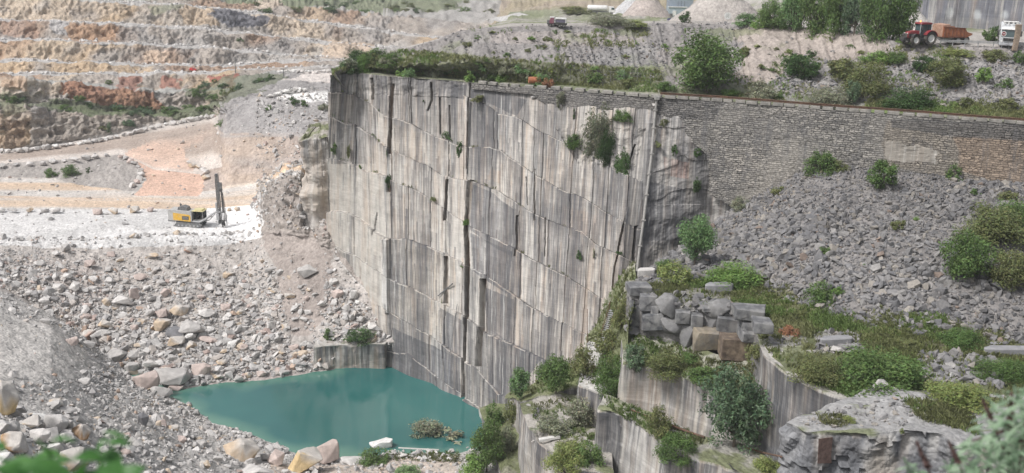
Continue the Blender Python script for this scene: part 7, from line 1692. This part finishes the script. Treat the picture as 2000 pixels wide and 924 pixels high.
bar(778, 879, 857, 883, .30, .26, 'concrete_beam', MCON, "long pale concrete beam lying at the near edge of the pool", 'beam', up=.2, offd=0)
# rusty plate fixed on the face of the spur
q, _ = hit(1611, 880); dd = ray(1611, 880); q = q - dd / np.linalg.norm(dd) * .35; s_ = np.linalg.norm(q - np.array([0, 0, CZ])) / FPX
mb = MB(); mb.prism([(-13 * s_, -24 * s_), (-14 * s_, 24 * s_), (14 * s_, 25 * s_), (13 * s_, -8 * s_), (15 * s_, -26 * s_)], -.04, .04); o = mb.build('rusty_sheet', mat_plain('brown_sheet', (.095, .06, .05), .85, var=.4, dirt=(.18, .13, .11))); o.location = q; o.rotation_euler = (-.08, 0, .25)
tag(o, 'rusty brown metal sheet hanging on the front face of the rock spur', 'metal sheet')
# slim poles far left, small red van
for x, y0, y1, lb in ((460, 143, 112, 'left'), (554, 153, 134, 'right')):
    q = gz(x, y0); s_ = np.linalg.norm(q - np.array([0, 0, CZ])) / FPX; mb = MB(); mb.tube(q, q + np.array([0, 0, (y0 - y1) * s_]), .13, .08, 6); mb.box(q + np.array([0, 0, (y0 - y1) * s_ * .93]), (1.3, .12, .12)); o = mb.build('utility_pole', MDGR); tag(o, f'thin grey utility pole on the far flat, {lb} one of the two', 'pole')
q = gz(377, 139); vn_ = empty('red_van', tuple(q), .1, 'tiny bright red van on a far terrace of the quarry', 'van'); vn_.scale = (.55, .55, .55)
mb = MB(); mb.prism([(-1.5, .35), (-1.5, 1.6), (.7, 1.6), (1.15, 1.05), (1.6, .95), (1.65, .35)], -.75, .75); bmesh.ops.bevel(mb.bm, geom=mb.bm.edges[:], offset=.08, segments=1, affect='EDGES'); mb.build('body', mat_plain('bright_red_paint', (.6, .05, .04), .4), vn_)
mb = MB(); mb.prism([(-.2, 1.05), (-.2, 1.5), (.62, 1.5), (.95, 1.05)], -.77, .77); mb.build('window', MGLS, vn_)
for x in (-1.0, 1.05):
    for sg in (-1, 1): wheel(vn_, x, sg * .68, .32, .2, MLGR)

# ------------------------------------------------------------------ plants close to the camera
def near_leaf(mb, base, dirv, L, W, up, rng, droop=.35, seg=7):
    d = Vector(dirv).normalized(); sdv = d.cross(Vector((0, 0, 1))); sdv = sdv.normalized() if sdv.length > .1 else Vector((1, 0, 0)); nv = sdv.cross(d)
    prev = None; tw = rng.uniform(-.5, .5)
    for k in range(seg + 1):
        t_ = k / seg; w2 = W * math.sin(math.pi * min(1, t_ ** .75)) * .5 + .0004
        c = Vector(base) + d * L * t_ + Vector((0, 0, -droop * L * t_ * t_ + up * L * t_))
        s2 = (Matrix.Rotation(tw * t_, 3, d) @ sdv)
        ring = [mb.bm.verts.new(c - s2 * w2 + nv * w2 * .35), mb.bm.verts.new(c), mb.bm.verts.new(c + s2 * w2 + nv * w2 * .35)]
        if prev:
            mb.bm.faces.new((prev[0], prev[1], ring[1], ring[0])); mb.bm.faces.new((prev[1], prev[2], ring[2], ring[1]))
        prev = ring
def mat_near(name, c1, c2):
    m, t, b = newmat(name); tc = _n(t, 'ShaderNodeTexCoord').outputs['Object']; n1 = _noise(t, tc, 14, 3)
    cc = _ramp(t, n1, [(.35, c1), (.65, c2)]); t.links.new(cc, b.inputs['Base Color']); b.inputs['Roughness'].default_value = .5
    tr = t.nodes.new('ShaderNodeBsdfTranslucent'); t.links.new(cc, tr.inputs['Color']); mx = t.nodes.new('ShaderNodeMixShader'); mx.inputs[0].default_value = .35
    t.links.new(b.outputs[0], mx.inputs[1]); t.links.new(tr.outputs[0], mx.inputs[2]); t.links.new(mx.outputs[0], t.nodes['Material Output'].inputs['Surface']); return m
MN1 = mat_near('fresh_leaf', (.05, .16, .035), (.10, .26, .06)); MN2 = mat_near('soft_leaf', (.20, .32, .19), (.36, .47, .33))
rn = random.Random(4)
root = D(130, 1150, 2.2); pl_ = empty('leafy_plant', tuple(root), 0, 'blurred bright green leafy plant right in front of the camera at the lower left', 'plant')
stems = [[(130,1150),(120,960),(95,880),(70,858)], [(150,1150),(170,960),(205,890),(232,862)], [(110,1150),(60,970),(10,900),(-30,885)]]
for si, stp in enumerate(stems):
    Q = [Vector(D(x, y, 2.2 + .1 * si) - root) for x, y in stp]; mb = MB(); mb.path(Q, [.006, .005, .004, .002], 6); mb.build('stem', MN1, pl_)
for (x, y, dx, dz, L, W, dd) in [(70,905,-1,.1,.075,.026,2.15),(95,868,.9,.5,.06,.022,2.2),(120,890,-1,.3,.06,.022,2.3),(60,930,1,.1,.08,.035,2.1),(190,890,.4,1,.055,.02,2.2),(205,868,1,.25,.05,.022,2.25),(200,900,-.9,.5,.06,.026,2.2),
     (215,930,-1,.15,.10,.03,2.1),(180,925,1,.1,.09,.03,2.15),(238,905,-1,.3,.07,.03,2.2),(200,845,1,.1,.06,.010,2.3),(10,880,-1,.2,.06,.03,2.2),(5,905,1,-.1,.03,.02,2.2),(90,925,.6,.6,.07,.03,2.2),(160,950,.2,1,.08,.035,2.1),(120,940,-.6,.5,.09,.035,2.05),(240,945,.5,.6,.06,.03,2.15),(50,950,-.5,.6,.08,.04,2.1)]:
    mb = MB(); near_leaf(mb, Vector(D(x, y, dd) - root), (dx, rn.uniform(-.4, .4), dz), L * 1.25, W * 1.7, 0, rn); mb.build('leaf', MN1, pl_)
root = D(1950, 1200, 4.0); bu = empty('flowering_bush', tuple(root), 0, 'blurred pale green bush with dark dried flower spikes at the lower right corner', 'bush')
mbL = MB()
def inside_bush(x, y): return y > np.interp(x, [1840, 1880, 1900, 1940, 1980, 2060], [925, 905, 850, 790, 760, 750])
k = 0
while k < 620:
    x, y = rn.uniform(1840, 2070), rn.uniform(750, 960)
    if not inside_bush(x, y): continue
    dd = rn.uniform(3.7, 4.4); near_leaf(mbL, Vector(D(x, y, dd) - root), (rn.uniform(-1, 1), rn.uniform(-.8, .3), rn.uniform(-.4, .8)), rn.uniform(.05, .09), rn.uniform(.016, .026), 0, rn, seg=4); k += 1
for x, y in ((1768, 905), (1775, 915), (1790, 925), (1860, 905), (1850, 915), (1870, 895)):
    for _ in range(5): near_leaf(mbL, Vector(D(x, y, 4.1) - root), (rn.uniform(-1, 1), rn.uniform(-.8, .3), rn.uniform(-.4, .8)), .06, .02, 0, rn, seg=4)
mbL.build('foliage', MN2, bu)['kind'] = 'stuff'
MSP = mat_plain('dried_flower', (.085, .05, .045), .9, var=.4, nscale=30)
for (x0, y0, x1, y1, wd) in [(1972,850,1976,768,.022),(1935,818,1918,778,.012),(1872,905,1852,860,.014),(1812,915,1790,862,.016),(1935,850,1960,842,.010),(1998,870,2010,800,.02)]:
    a = D(x0, y0, 4.0) - root; b2 = D(x1, y1, 4.0) - root; mb = MB(); mb.path([Vector((a - (b2 - a) * 1.5)), Vector(a)], .004, 5); n2 = 90
    for k in range(n2):
        t_ = k / n2; c = a * (1 - t_) + b2 * t_; rad = wd * (1 - t_) ** .7 * (.75 + .25 * math.sin(t_ * 40)); an = rn.uniform(0, 6.28)
        e = Vector(c + np.array([math.cos(an) * rad, math.sin(an) * rad, rad * .5])); mb.tube(Vector(c), e, .004, .007, 5)
    mb.build('flower_spike', MSP, bu)
for tgt in ((1930, 880), (1990, 860), (1870, 930)):
    mb = MB(); mb.path([Vector((0, 0, 0)), Vector((D(1950, 1000, 4.05) - root)), Vector(D(tgt[0], tgt[1], 4.05) - root)], [.012, .008, .003], 6); mb.build('stem', MN2, bu)

# ------------------------------------------------------------------ the air
m = bpy.data.materials.new('pale_air'); m.use_nodes = True; t = m.node_tree
for n in list(t.nodes):
    if n.type == 'BSDF_PRINCIPLED': t.nodes.remove(n)
vp = t.nodes.new('ShaderNodeVolumePrincipled'); vp.inputs['Color'].default_value = (.93, .95, 1, 1); vp.inputs['Density'].default_value = 0.00024; vp.inputs['Anisotropy'].default_value = .2
t.links.new(vp.outputs[0], t.nodes['Material Output'].inputs['Volume'])
mb = MB(); mb.box((200, 540, 42), (1800, 1260, 110)); o = mb.build('haze', m); o['kind'] = 'stuff'
